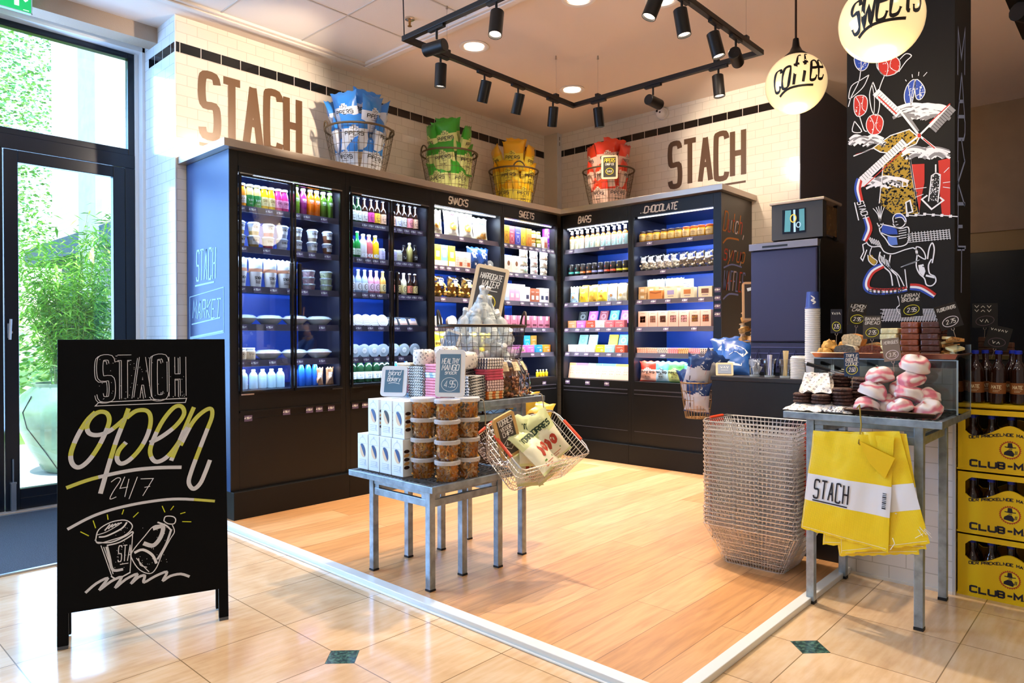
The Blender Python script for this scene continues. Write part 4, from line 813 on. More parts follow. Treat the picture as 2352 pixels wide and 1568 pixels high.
row(CH_, 2, [box('biscuit_box', 'orange biscuit tray box', .13, .06, .085, '#dc8a44', lambda m, f: m.ribbon([(-.06, .07), (0, .06), (.06, .07)], .012, f, 1), cols=['#b0602a', '#f6f4ee', '#c8a040'])], .27, .27, .10)
wn_ = lambda d, c: box('fudge_box', d, .135, .06, .10, '#f0d8ae', lambda m, f: (m.ribbon([(-.035, .06), (.035, .06)], .04, f, 2), m.ribbon([(-.03, .025), (.03, .025)], .006, f, 1)), cols=['#9a7a8a', c, '#c8a040'])
row(CH_, 2, [wn_('cream fudge box with a lilac window', '#a89ac0'), wn_('cream fudge box with an amber window', '#c87a3a'), wn_('cream fudge box with a dark window', '#7a4a34')], .42, .76, .10, 'fudge boxes in the chocolate unit')
wr = popbag('clear twist-wrapped sweet bag', '#d8b890'); row(CH_, 2, [wr]*4, .08, .38, .24, 'twist-wrapped bags behind the caramel boxes')
row(CH_, 2, [box('shelf_card', 'white shelf card behind the fudge boxes', .15, .004, .19, '#f2eee8', lambda m, f: scrib(m, f, -.05, .05, .15, 3, .015, .004), 'sign')], .55, .55, .25)
def bonbon(c, d): return box('bonbon_box', d, .10, .06, .15, '#f2bfa8', lambda m, f: (m.ribbon([(0, .045), (0, .105)], .058, f, 1), [m.ribbon(ell(x, z, .007, .007, 8), .012, f, 2, closed=True) for x, z in ((-.014, .058), (.014, .06), (-.012, .085), (.015, .09))], scrib(m, f, -.02, .02, .13, 1, sw=.003, m=3), 0), cols=['#6a3a2a', c, '#a86a50'])
row(CH_, 3, [bonbon('#a8705a', 'peach box of brown bonbons')]*3+[bonbon('#d89a98', 'peach box of pink bonbons')]*2+[bonbon('#e8b040', 'peach box of golden bonbons'), bonbon('#e0703a', 'peach box of orange bonbons')], .075, .765, .10, 'peach bonbon boxes on the fourth shelf of the chocolate unit')
fl = [box('chocolate_bar', 'flat wrapped chocolate bar in %s paper' % n_, .11, .10, .017, c, lambda m, f, c2=c2: [m.ribbon([(x, .002), (x, .014)], .008, f, 1) for x in (-.04, -.02, 0, .02, .04)], 'chocolate bar', cols=[c2, '#f6f4ee', '#c8a040']) for n_, c, c2 in (('salmon', '#e8a088', '#f4e0d0'), ('checked white', '#efe4dc', '#4a4048'), ('pink', '#ea8498', '#f8e0e0'), ('gold-striped', '#e8cf98', '#c87a30'))]
row(CH_, 4, [fl[0], fl[0], fl[1], fl[2], fl[3], fl[2], fl[1]], .06, .77, .10, 'flat wrapped bars stacked in the chocolate unit', stack=3)
BW = dict(w=.225, h=.29, t=.09)
crB = crisp('sky blue crisp bag', '#2f86e0', '#e6ecf6', 1, **BW); crG = crisp('bright green crisp bag', '#3aa82a', '#dfe89a', 2, **BW); crY = crisp('yellow crisp bag', '#f2b812', '#f2dc48', 3, **BW); crR = crisp('orange-red crisp bag', '#f0462a', '#f6d4c4', 4, **BW)
cs = [crisp('salmon red crisp bag', '#e0402c', '#f0b8a8', 41, .21, .19, .08), crisp('pale blue crisp bag', '#5ab4d0', '#a8cfe8', 42, .16, .19, .08), crisp('green crisp bag', '#5aa85a', '#b8c87a', 43, .21, .19, .08), crisp('teal crisp bag', '#48b8a0', '#a8dcc0', 44, .14, .18, .07), crisp('yellow-green crisp bag', '#e0d020', '#e8dc6a', 45, .16, .18, .07)]
row(CH_, 5, cs, .13, .74, .10, 'crisp bags at the bottom of the chocolate unit')
# ================================================================ WIRE BASKETS OF CRISPS ON THE CAPPING
wire_b = mat('#6a5a44', .45, .6)
def hamper(name, rt, rb, h, sy=1., nv=40, nh=5, wire=wire_b, rimr=.009, handles=(0, 180), hh=.09, hang0=24):
    mb = MB()
    for k in range(nv):
        a = 2*math.pi*k/nv; c, s = math.cos(a), math.sin(a); mb.tube([(rb*c, rb*s*sy, .004), ((rb+(rt-rb)*.55)*c, (rb+(rt-rb)*.55)*s*sy, h*.5), (rt*c, rt*s*sy, h)], .0016, 3)
    for j in range(nh):
        v = (j+.0)/(nh); r = rb+(rt-rb)*(v**.9); mb.tube([(r*math.cos(t), r*math.sin(t)*sy, .004+v*h) for t in [2*math.pi*i/28 for i in range(28)]], .002, 3, closed=True)
    for k in range(-3, 4): x = k*rb/4; y = math.sqrt(max(0, rb*rb-x*x)); mb.tube([(x, -y*sy, .004), (x, y*sy, .004)], .0016, 3); mb.tube([(-y, x*sy, .006), (y, x*sy, .006)], .0016, 3)
    e = mb.build(name, wire, smooth=True)
    MB().tube([(rt*math.cos(t), rt*math.sin(t)*sy, h) for t in [2*math.pi*i/36 for i in range(36)]], rimr, 6, closed=True).build('rim', wire, e, smooth=True)
    for ha in handles:
        pts = []
        for i in range(11):
            q = i/10; a = (ha+(q-.5)*2*hang0)*D2R; pts.append((rt*math.cos(a)*1.01, rt*math.sin(a)*sy*1.01, h+hh*math.sin(math.pi*q)**.6))
        MB().tube(pts, rimr*.8, 6).build('handle', wire, e, smooth=True)
    return e
HB = []
def crisp_hamper(px, base, pz, colorname, bag, rt, x, y, hang, nup):
    e = hamper('wire_basket', rt, rt*.70, .385, handles=hang, hh=.05, hang0=13); e.location = (x, y, 2.489)
    tag(e, 'round wire basket of %s crisp bags on the steel capping' % colorname, 'basket')
    g = '%s crisp bags in the wire basket' % colorname; k = 0
    dirc = math.atan2(-y, -x)       # towards the room
    spots = []
    for ring, zz, n, rr in ((0, .012, 4, rt*.46), (1, .185, 4, rt*.56)):
        for i in range(n): a = dirc+(i-(n-1)/2)*(1.3)+(.45 if ring else 0); spots.append((a, rr, zz, ring))
    for i in range(nup): a = dirc+(i-(nup-1)/2)*1.2; spots.append((a, rt*.48, .345+.02*(i % 2), 2))
    spots.append((dirc+.35, rt*.06, .42, 3))
    tn = ['low in', 'halfway up', 'leaning out of', 'on top of']; cnt = [0]*4
    for a, rr, zz, ring in spots:
        cnt[ring] += 1; xx, yy = x+rr*math.cos(a), y+rr*math.sin(a); rz = a+math.pi/2
        M = Matrix.Translation((xx, yy, 2.489+zz)) @ Matrix.Rotation(rz+R.uniform(-.3, .3), 4, 'Z') @ Matrix.Rotation(R.uniform(-.25, .25)*(1 if ring > 1 else .4), 4, 'Y') @ Matrix.Rotation((.12+.15*(ring > 1)), 4, 'X')
        place(bag, M, '%s crisp bag %s its wire basket, %s from the left' % (colorname, tn[ring], ordl(cnt[ring]-1)), g)
    return e
crisp_hamper(0, 0, 0, 'blue', crB, .275, 3.345, 4.76, (-20, 160), 4)
crisp_hamper(0, 0, 0, 'green', crG, .26, 4.33, 4.76, (-15, 165), 3)
crisp_hamper(0, 0, 0, 'yellow', crY, .25, 5.22, 4.77, (-125, 55), 3)
crisp_hamper(0, 0, 0, 'orange-red', crR, .26, 5.87, 4.06, (-150, 30), 3)
SLATE_LATER = True
# ================================================================ TABLES
galv = mat('#9fb0bf', .38, .75, nz=.35, nscale=22, bump=.03)
galvd = mat('#8a9299', .4, .7, nz=.45, nscale=30)
def table(x0, y0, x1, y1, zt, lx, ly, label, leg=.034):
    """galvanised display table: open grid top in an angle frame, square legs with black feet"""
    e = empty('display_table', ((x0+x1)/2, (y0+y1)/2, 0), 0, label, 'table'); ox, oy = (x0+x1)/2, (y0+y1)/2
    X0, X1, Y0, Y1 = x0-ox, x1-ox, y0-oy, y1-oy
    mb = MB(); t = .022
    mb.box(X0, Y0, zt-.03, X0+t, Y1, zt).box(X1-t, Y0, zt-.03, X1, Y1, zt).box(X0+t, Y0, zt-.03, X1-t, Y0+t, zt).box(X0+t, Y1-t, zt-.03, X1-t, Y1, zt)
    mb.build('top_frame', galv, e, bevel=.002)
    mb = MB(); n = int((Y1-Y0-2*t)/.028)
    for i in range(n):
        y = Y0+t+(i+.5)*(Y1-Y0-2*t)/n; k = 16; P_ = [(X0+t+(X1-X0-2*t)*j/k, y+(.007 if j % 2 else -.007), zt-.004) for j in range(k+1)]
        for a in range(k): p, q = P_[a], P_[a+1]; mb.poly([(p[0], p[1], zt-.001), (q[0], q[1], zt-.001), (q[0], q[1], zt-.018), (p[0], p[1], zt-.018)]); mb.poly([(p[0], p[1]+.003, zt-.001), (q[0], q[1]+.003, zt-.001), (q[0], q[1]+.003, zt-.018), (p[0], p[1]+.003, zt-.018)]); mb.poly([(p[0], p[1], zt-.001), (q[0], q[1], zt-.001), (q[0], q[1]+.003, zt-.001), (p[0], p[1]+.003, zt-.001)])
    for i in range(int((X1-X0)/.05)): x = X0+t+.02+i*.05; mb.box(x, Y0+t, zt-.016, x+.003, Y1-t, zt-.003) if x < X1-t else 0
    mb.build('top_grating', galvd, e, rec=False)
    a, b = lx[0]-ox, lx[1]-ox; c, d = ly[0]-oy, ly[1]-oy
    for px_, py_ in ((a, c), (b, c), (a, d), (b, d)):
        l = MB().box(px_-leg/2, py_-leg/2, .012, px_+leg/2, py_+leg/2, zt-.03).build('leg', galv, e, bevel=.002)
        MB().box(px_-leg/2-.001, py_-leg/2-.001, 0, px_+leg/2+.001, py_+leg/2+.001, .012).build('foot_cap', mat('#15161a', .6), l)
    mb = MB(); zr = zt-.11
    for y in (c, d): mb.box(a+leg/2, y-.011, zr, b-leg/2, y+.011, zr+.035).box(a+leg/2, y-.013, zt-.055, b-leg/2, y+.013, zt-.031)
    for x in (a, b): mb.box(x-.011, c+leg/2, zr, x+.011, d-leg/2, zr+.035).box(x-.013, c+leg/2, zt-.055, x+.013, d-leg/2, zt-.031)
    for y in (c, d):
        for x, s in ((a, 1), (b, -1)): mb.box(min(x+s*leg/2, x+s*.055), y-.009, zr+.035, max(x+s*leg/2, x+s*.055), y+.009, zt-.055)
    for x in (a, b):
        for y, s in ((c, 1), (d, -1)): mb.box(x-.009, min(y+s*leg/2, y+s*.055), zr+.035, x+.009, max(y+s*leg/2, y+s*.055), zt-.055)
    mb.build('apron', galv, e, bevel=.0015)
    return e
ZL, ZT, ZR = .507, .872, .862
table(2.105, 2.435, 2.70, 3.105, ZL, (2.150, 2.612), (2.503, 2.945), 'low galvanised steel grating table carrying the biscuit boxes and snack tubs')
table(2.362, 2.50, 2.992, 3.03, ZT, (2.405, 2.855), (2.553, 2.98), 'taller galvanised steel table standing over the low one, piled with wrapped bars')
table(3.152, .602, 3.74, 1.228, ZR, (3.215, 3.655), (.695, 1.125), 'galvanised steel table by the tiled pillar, carrying cookies and meringues')
def slab(name, M, w, h, border, board, deco, label, bw=.022, th=.012, cat='slate', rad=.02):
    """framed chalk slate, base at its own origin, leaning as M says"""
    mb = MB(); o = []
    for cx, cz, a0 in ((w/2-rad, rad, -90), (w/2-rad, h-rad, 0), (-w/2+rad, h-rad, 90), (-w/2+rad, rad, 180)):
        for i in range(5): a = (a0+i*22.5)*D2R; o.append((cx+rad*math.cos(a), cz+rad*math.sin(a)))
    mb.poly([(x, -th/2, z) for x, z in o]); mb.poly([(x, th/2, z) for x, z in reversed(o)])
    for i in range(len(o)): a, b = o[i], o[(i+1) % len(o)]; mb.poly([(a[0], -th/2, a[1]), (a[0], th/2, a[1]), (b[0], th/2, b[1]), (b[0], -th/2, b[1])])
    e = mb.build(name, mat(border, .5)); e.matrix_world = M; tag(e, label, cat)
    mb = MB().box(-w/2+bw, -th/2-.0015, bw, w/2-bw, -th/2, h-bw, 0); deco(mb, lambda u, v: (u, -th/2-.0025, v)); mb.build('writing_surface', [mat(board, .6), mat('#f2f4f2', .6), mat('#e8d43a', .6)], e, rec=False)
    return e
def TM(x, y, z, rz=0, rx=0, ry=0): return Matrix.Translation((x, y, z)) @ Matrix.Rotation(rz, 4, 'Z') @ Matrix.Rotation(ry, 4, 'Y') @ Matrix.Rotation(rx, 4, 'X')
FACE = -47*D2R      # a front turned to the room's open corner
slab('chalk_slate', TM(5.635, 3.885, 2.735, -56*D2R, -.06), .16, .235, '#f0e0bc', '#3c3a34', lambda mb, f: (put(mb, 'PIPERS', f, 0, .165, .036, .006, m=2, slant=.15, fit=.10), put(mb, 'CRISP CO', f, 0, .135, .018, .003, m=1, fit=.08), mb.ribbon(ell(0, .075, .036, .03, 18), .006, f, 2, closed=True), put(mb, '1.50', f, 0, .062, .026, .004, m=1, fit=.045)), 'cream-framed slate on the front of the orange-red crisp basket', bw=.02)
# ---- biscuit boxes: white cartons with an oval chocolate biscuit on the front (they face the hall, -x)
def bisc(c, dark, d):
    mb = MB().box(-.045, -.045, 0, .045, .045, .185)
    e = mb.build('biscuit_carton', mat('#eef3f2', .4), bevel=.0015); m2 = MB(); f = flat(-.0462)
    def disc2(cx, cy, rx, ry, m, a0=0, a1=360, rot=0, y=-.0462): m2.poly([(x, y, z) for x, z in ell(cx, cy, rx, ry, 20, a0, a1, rot)], m)
    disc2(0, .098, .022, .036, 1, rot=18); disc2(0, .098, .022, .036, 2, -70, 110, 18, y=-.0468)
    m2.ribbon(smoothline([(-.03, .14), (-.02, .16), (0, .168), (.02, .16), (.03, .14)], 3), .0014, f, 3); m2.ribbon([(-.04, .135), (.04, .135)], .001, f, 3); m2.ribbon([(0, .168), (0, .178)], .003, f, 3); scrib(m2, f, -.028, .02, .05, 4, .009, .0016, 3)
    m2.ribbon(smoothline([(.018, .02), (.02, .045), (.028, .05), (.025, .03), (.032, .02)], 3), .002, f, 3)
    m2.build('front_print', [PW, mat('#e8c79e', .5), mat(dark, .4), mat('#a8bccb', .6)], e, rec=False)
    m3 = MB(); g = lambda u, v: (.0462, u, v); 
    for i, z in enumerate((.045, .065, .085, .105, .125)): m3.poly([g(x, zz) for x, zz in ell(.0-.022, z, .018, .009, 12, rot=10*(i % 2))], i % 2)
    m3.ribbon([(.0, .15), (.02, .17)], .002, g, 2); m3.build('side_window', [mat('#2c1610', .3), mat('#d9a05a', .5), mat('#8a98a8', .5)], e, rec=False)
    return P(e, d, 'biscuit box', .1855, .09)
bA, bB = bisc('', '#2d4f86', 'white biscuit carton with a blue-iced biscuit'), bisc('', '#20181a', 'white biscuit carton with a dark chocolate biscuit')
rz0 = -90*D2R
for i, y in enumerate((3.055, 2.958, 2.861, 2.764)): place(bA, TM(2.205, y, ZL+.001, rz0), 'carton with blue-iced biscuit, %s in the lower front row, low table' % ORD[i], 'white biscuit cartons on the low table')
for i, (p, y) in enumerate(((bA, 2.975), (bB, 2.865), (bA, 2.765))): place(p, TM(2.215, y, ZL+.188, rz0), 'carton with %s, %s in the upper front row, low table' % (('blue-iced biscuit', 'dark chocolate biscuit')[p is bB], ORD[i]), 'white biscuit cartons on the low table')
for i, y in enumerate((3.055, 2.958, 2.861)): place(bA, TM(2.302, y, ZL+.001, rz0), 'carton with blue-iced biscuit, %s in the lower rear row, low table' % ORD[i], 'white biscuit cartons on the low table')
for i, y in enumerate((2.972, 2.868, 2.768)): place(bA, TM(2.312, y, ZL+.188, rz0), 'carton with blue-iced biscuit, %s in the upper rear row, low table' % ORD[i], 'white biscuit cartons on the low table')
# ---- snack tubs of dried mango
def mango():
    e = MB().lathe([(.050, 0), (.053, .004), (.060, .080)], 24, 0).build('snack_tub', glassy('#fffdfa', .02, .08), smooth=40)
    rr = random.Random(3); mb = MB()
    for i in range(120):
        a = rr.uniform(0, 6.28); r = .030+.017*rr.random(); z = rr.uniform(.006, .072); L = rr.uniform(.012, .024); w_ = rr.uniform(.004, .008)
        T = Matrix.Translation((r*math.cos(a), r*math.sin(a), z)) @ Matrix.Rotation(a+rr.uniform(-.8, .8), 4, 'Z') @ Matrix.Rotation(rr.uniform(-1.2, 1.2), 4, 'Y') @ Matrix.Rotation(rr.uniform(-.8, .8), 4, 'X')
        k = rr.uniform(-.006, .006); mb.poly([T @ Vector(q) for q in ((-w_, 0, -L), (w_, 0, -L), (w_, k, 0), (-w_, k, 0))], i % 3); mb.poly([T @ Vector(q) for q in ((-w_, k, 0), (w_, k, 0), (w_*.7, -k, L), (-w_*.7, -k, L))], i % 3)
    c = mb.build('dried_mango', [mat('#ffc858', .45, coat=.2), mat('#ffae3c', .5), mat('#ffe2b4', .5)], e, rec=False); c['kind'] = 'stuff'
    mb = MB().lathe([(.0625, .078), (.0635, .080), (.0635, .095), (.060, .098), (.056, .0965)], 24, 0)
    for k in range(40): a = k*math.pi/20; mb.box(-.0008, .0634, .082, .0008, .0645, .092, T=Matrix.Rotation(a, 4, 'Z'))
    mb.build('lid', mat('#eceef2', .4, alpha=.6), e, smooth=40)
    return P(e, '', 'tub', .0985, .12)
mg = mango()
for nm, (x, y) in (('left', (2.245, 2.665)), ('front', (2.268, 2.512)), ('right', (2.405, 2.515))):
    for k in range(4): place(mg, TM(x, y, ZL+.001+k*.0985, R.uniform(0, 6)), 'clear tub of dried mango, %s of the %s stack, low table' % (('bottom', 'second from bottom', 'third from bottom', 'top')[k], nm), 'tubs of dried mango on the low table')
# ---- the wrapped bars on the tall table
def paper(c1, c2, kind):
    m, n, L, b = nodemat('patterned_paper'); tc = n.new('ShaderNodeTexCoord'); mp = n.new('ShaderNodeMapping'); L.new(tc.outputs['Object'], mp.inputs[0])
    if kind == 'hound': mp.inputs['Rotation'].default_value = (.3, .2, .78); t = n.new('ShaderNodeTexChecker'); t.inputs['Scale'].default_value = 95
    elif kind == 'dots': t = n.new('ShaderNodeTexChecker'); t.inputs['Scale'].default_value = 75; mp.inputs['Rotation'].default_value = (0, 0, .78)
    else: t = n.new('ShaderNodeTexChecker'); t.inputs['Scale'].default_value = 38
    L.new(mp.outputs[0], t.inputs[0]); t.inputs[1].default_value = lin(c1); t.inputs[2].default_value = lin(c2); L.new(t.outputs[0], b.inputs['Base Color']); b.inputs['Roughness'].default_value = .5; return m
def logo_paper():
    m, n, L, b = nodemat('logo_paper'); tc = n.new('ShaderNodeTexCoord'); mp = n.new('ShaderNodeMapping'); mp.inputs['Rotation'].default_value = (.6, .35, .7); L.new(tc.outputs['Object'], mp.inputs[0])
    v = n.new('ShaderNodeTexVoronoi'); v.distance = 'CHEBYCHEV'; v.inputs['Scale'].default_value = 58; v.inputs['Randomness'].default_value = .12; L.new(mp.outputs[0], v.inputs['Vector'])
    r = n.new('ShaderNodeValToRGB'); r.color_ramp.interpolation = 'CONSTANT'; e = r.color_ramp.elements; e[0].position = 0; e[0].color = lin('#4a4448'); e[1].position = .10; e[1].color = lin('#e8dfd8'); k = e.new(.17); k.color = lin('#5c5658'); k = e.new(.25); k.color = lin('#f0e7dd')
    L.new(v.outputs['Distance'], r.inputs[0]); L.new(r.outputs[0], b.inputs['Base Color']); b.inputs['Roughness'].default_value = .55; return m
LP = logo_paper()
PAP = {'houndstooth black-and-white': paper('#e9e6df', '#26262a', 'hound'), 'pink': mat('#ef8fa4', .5, nz=.3, nscale=30), 'pale pink dotted': paper('#f4d6d0', '#8a5a60', 'dots'), 'red and orange checked': paper('#e0762a', '#f2d49a', 'check'), 'white and navy dotted': paper('#f4ece6', '#3a3c58', 'dots'), 'raspberry': mat('#e05a74', .5, nz=.3, nscale=24), 'cream': mat('#ecd3ae', .5, nz=.2, nscale=30), 'blue striped': paper('#9cc0e0', '#e8eef4', 'check')}
bars = {}
for kname, m in PAP.items():
    e = MB().box(-.062, -.045, 0, .062, .045, .0135).build('wrapped_bar', m, bevel=.004); MB().box(-.0635, -.022, .001, -.062, .022, .0125).box(.062, -.022, .001, .0635, .022, .0125).build('folded_end', m, e)
    bars[kname] = P(e, kname, 'chocolate bar', .0142, .12)
def stack(x, y, z, rz, seq, where):
    k = 0; tot = sum(n for _, n in seq)
    for kname, n in seq:
        for j in range(n):
            place(bars[kname], TM(x+R.uniform(-.002, .002), y+R.uniform(-.002, .002), z+k*.0145, rz+R.uniform(-.03, .03)), '%s bar, %s up in the %s' % (kname, ordl(k), where), 'wrapped bars stacked on the tall table'); k += 1
    return z+k*.0145
zt = ZT+.001
H_, P_, D_, O_, W_, K_, C_, B_ = 'houndstooth black-and-white', 'pink', 'pale pink dotted', 'red and orange checked', 'white and navy dotted', 'raspberry', 'cream', 'blue striped'
stack(2.50, 2.585, zt, 0, [(H_, 9)], 'houndstooth stack at the table front'); stack(2.635, 2.585, zt, 0, [(O_, 3), (D_, 4), (K_, 4), (W_, 4)], 'tall pink stack at the table front')
stack(2.425, 2.66-.0, zt, 90*D2R, [(H_, 8)], 'stack behind the healthy mango slate') if 0 else None
stack(2.415, 2.735, zt, 90*D2R, [(P_, 8), (B_, 2), (P_, 3)], 'pink stack at the left table edge'); stack(2.415, 2.875, zt, 90*D2R, [(H_, 12)], 'houndstooth stack at the left table edge')
stack(2.42, 2.985, zt, 90*D2R, [(B_, 2), (K_, 3), (D_, 3), (P_, 3), (C_, 2)], 'pastel stack at the far left corner'); stack(2.53, 2.705, zt, 0, [(H_, 11)], 'middle stack under the paper parcels')
stack(2.665, 2.70, zt, 0, [(D_, 4), (W_, 6), (K_, 4)], 'stack behind the tall pink stack'); stack(2.54, 2.90, zt, 0, [(H_, 10), (P_, 3)], 'inner stack behind the parcels')
def parcel(x, y, z, r, h, label):
    rr = random.Random(int(x*1000)); mb = MB(); n = 22; prof = [(.8, 0), (1, .12), (1.03, .45), (.98, .75), (.9, .93), (.6, 1.0), (.15, .97)]
    i = len(mb.v)
    for rad, zz in prof:
        for k in range(n):
            a = 2*math.pi*k/n; w = 1+.035*math.sin(a*5+zz*9)+.03*rr.uniform(-1, 1); mb.v.append((r*rad*w*math.cos(a), r*rad*w*math.sin(a), h*(zz+.03*rr.uniform(-1, 1)*(zz > .5))))
    for j in range(len(prof)-1):
        for k in range(n): mb.f.append((j*n+k, j*n+(k+1) % n, (j+1)*n+(k+1) % n, (j+1)*n+k)); mb.mi.append(0)
    mb.f.append(tuple(range((len(prof)-1)*n, len(prof)*n))); mb.mi.append(0); mb.f.append(tuple(reversed(range(n)))); mb.mi.append(0)
    o = mb.build('paper_parcel', LP, smooth='all'); o.location = (x, y, z); tag(o, label, 'parcel', 'patterned paper parcels on the wrapped bars')
parcel(2.425, 2.87, ZT+.178, .058, .085, 'round patterned paper parcel on the houndstooth stack, left of its neighbours')
parcel(2.50, 2.775, ZT+.165, .066, .115, 'tallest patterned paper parcel, in the middle of the three')
parcel(2.525, 2.665, ZT+.163, .070, .088, 'round patterned paper parcel nearest the dark wire basket')
# slates standing on the table edge
def d_mango(mb, f):
    put(mb, 'HEALTHY', f, 0, .165, .026, .0035, slant=.2, fit=.085); put(mb, 'MANGO', f, 0, .132, .028, .004, slant=.2, fit=.085); put(mb, 'snack', f, .003, .112, .02, .0028, slant=.25, fit=.06)
    mb.ribbon(ell(0, .062, .042, .034, 24), .0022, f, 1, closed=True); put(mb, '4.95', f, 0, .048, .032, .0032, slant=.15, fit=.055)
slab('chalk_slate', TM(2.322, 2.555, ZL+.397, -58*D2R, -.14), .15, .235, '#eceae6', '#5d7f96', d_mango, 'white-framed slate reading healthy mango snack 4.95, standing on the tubs')
def d_isl(mb, f):
    put(mb, 'Island', f, 0, .115, .026, .0032, slant=.25, fit=.07, sm=2); put(mb, 'Bakery', f, 0, .082, .026, .0032, slant=.25, fit=.075, sm=2); mb.ribbon(smoothline([(-.03, .07), (0, .074), (.035, .068)], 3), .003, f, 1)
GL['I'] = "020a"
slab('chalk_slate', TM(2.318, 3.0, ZL+.375, -62*D2R, -.2), .15, .165, '#e6e9ec', '#54788f', d_isl, 'small white-framed slate with two handwritten words, behind the biscuit cartons')
# oval basket of water bottles
dk = mat('#3a2f26', .5, .6)
MBc = MB(); bx_, by_, bz = 2.80, 2.80, 1.03
cr = empty('wooden_crate', (bx_+.02, by_+.02, ZT+.001), 0, 'low wooden crate under the dark oval wire basket', 'crate')
mbs = MB(); 
for s in (-1, 1):
    for k in range(3): mbs.box(-.17, s*.13-.006, .005+k*.05, .17, s*.13+.006, .045+k*.05).box(s*.17-.006, -.13, .005+k*.05, s*.17+.006, .13, .045+k*.05)
mbs.build('slat', mat('#c98d55', .6, nz=.2, nscale=12), cr, bevel=.002); MB().box(-.165, -.125, .14, .165, .125, .15).build('lid', mat('#d09a60', .6, nz=.2), cr)
ob = hamper('wire_basket', .285, .235, .235, sy=.72, nv=44, nh=4, wire=dk, rimr=.008, handles=(-25, 155), hh=.085, hang0=16); ob.location = (bx_, by_, ZT+.155); tag(ob, 'dark oval wire basket heaped with clear water bottles, on the tall table', 'basket')
wbm = mat('#dfeaf0', .05, alpha=.30, coat=.3)
wbo = bottle('water_bottle', 'clear plastic water bottle', .033, .215, .13, .013, mat('#e4eef2', .07, alpha=.32, coat=.6), mat('#eef2f4', .35), .018, (.055, .10, '#c9d3d6', '#6a7a84', 'WATER_'), shz=.04, n=16)
rr = random.Random(12); nb_ = 0
for lay, (zz, n, rad) in enumerate(((.05, 8, .15), (.13, 8, .15), (.20, 9, .16), (.27, 6, .09), (.33, 3, .04))):
    for i in range(n):
        a = 2*math.pi*i/n+lay*.5; x = rad*math.cos(a); y = rad*.68*math.sin(a); tilt = rr.uniform(.35, 1.1) if lay > 1 else rr.uniform(.9, 1.5)
        az = rr.uniform(0, 6.28) if lay < 2 else a+rr.uniform(-.6, .6)+math.pi/2
        M = TM(bx_+x, by_+y, ZT+.155+zz) @ Matrix.Rotation(az, 4, 'Z') @ Matrix.Rotation(-tilt*(1 if lay < 2 else .75), 4, 'X') @ Matrix.Translation((0, 0, -.07))
        nb_ += 1; place(wbo, M, 'clear water bottle %s, %s round the oval wire basket' % (('lying at the bottom', 'in the lower layer', 'at the rim', 'on the upper pile', 'at the very top')[lay], ordl(i)), 'clear water bottles in the oval wire basket')
def d_har(mb, f):
    put(mb, 'HARROGATE', f, 0, .25, .034, .004, slant=.2, fit=.13); put(mb, 'WATER', f, 0, .205, .036, .005, slant=.2, fit=.10); scrib(mb, f, -.03, .05, .185, 1, sw=.004)
    mb.ribbon(ell(0, .115, .05, .045, 24), .006, f, 2, closed=True); put(mb, '2.-', f, 0, .10, .034, .004, slant=.15, fit=.04)
slab('chalk_slate', TM(bx_+.08, by_+.08, ZT+.42, -42*D2R, -.06, .20), .20, .33, '#ead9bb', '#48484a', d_har, 'large wood-framed slate tilted behind the pile of water bottles')
def d_s(mb, f): put(mb, 'SNACK', f, 0, .14, .02, .0025, slant=.2, fit=.05); mb.ribbon(ell(0, .07, .022, .03, 16), .0025, f, 1, closed=True); scrib(mb, f, -.02, .02, .12, 2, .01, .002)
slab('chalk_slate', TM(2.545, 2.86, ZT+.16, -70*D2R, -.15, .30), .10, .215, '#e9dfce', '#7f92a8', d_s, 'narrow wood-framed slate leaning between the paper parcels and the oval basket', bw=.014)
# bags of nuts
def nutbag(i, x, y, rz, tx, label):
    rr = random.Random(40+i); e = empty('nut_bag', (x, y, ZT+.002), rz, label, 'bag', 'clear bags of nuts on the tall table'); e.rotation_euler = (tx, 0, rz)
    mb = MB()
    for k in range(95):
        z = rr.uniform(.006, .115); w = .05*(1-.2*abs(z-.05)/.05*.5); xx = rr.uniform(-1, 1)*w; yy = rr.uniform(-.03, .03); s = rr.uniform(.0075, .0105)
        mb.lathe([(s*.4, -s*.9), (s, -s*.2), (s*.95, s*.3), (s*.35, s*.9)], 7, rr.choice([0, 1]), c=(xx, yy, z))
    c = mb.build('nuts', [mat('#8a4f2a', .35, coat=.4), mat('#b3743f', .4, coat=.3)], e, smooth=True); c['kind'] = 'stuff'
    f = bagsurf(.13, .21, .085, 50+i, .006); mb = MB(); mb.grid(lambda u, v: f(u, v, -1), 10, 14, 0); mb.grid(lambda u, v: f(1-u, v, 1), 10, 14, 0); mb.build('cellophane', clear, e, smooth='all')
    mb = MB(); fn = lambda a, b: f(a/.13+.5, b/.21, -1, .002); mb.grid(lambda u, v: fn((u-.5)*.045, .135+v*.055), 3, 3, 0); scrib(mb, lambda a, b: f(a/.13+.5, b/.21, -1, .003), -.015, .015, .175, 3, .01, .002, 1); mb.build('label', [mat('#ecd9b0', .5), mat('#9a7a4a')], e, rec=False)
nutbag(0, 2.745, 2.575, -20*D2R, -.22, 'leftmost clear bag of brown nuts on the tall table'); nutbag(1, 2.835, 2.565, -10*D2R, -.3, 'middle clear bag of brown nuts on the tall table'); nutbag(2, 2.925, 2.59, 15*D2R, -.25, 'clear bag of brown nuts at the outer corner of the tall table')
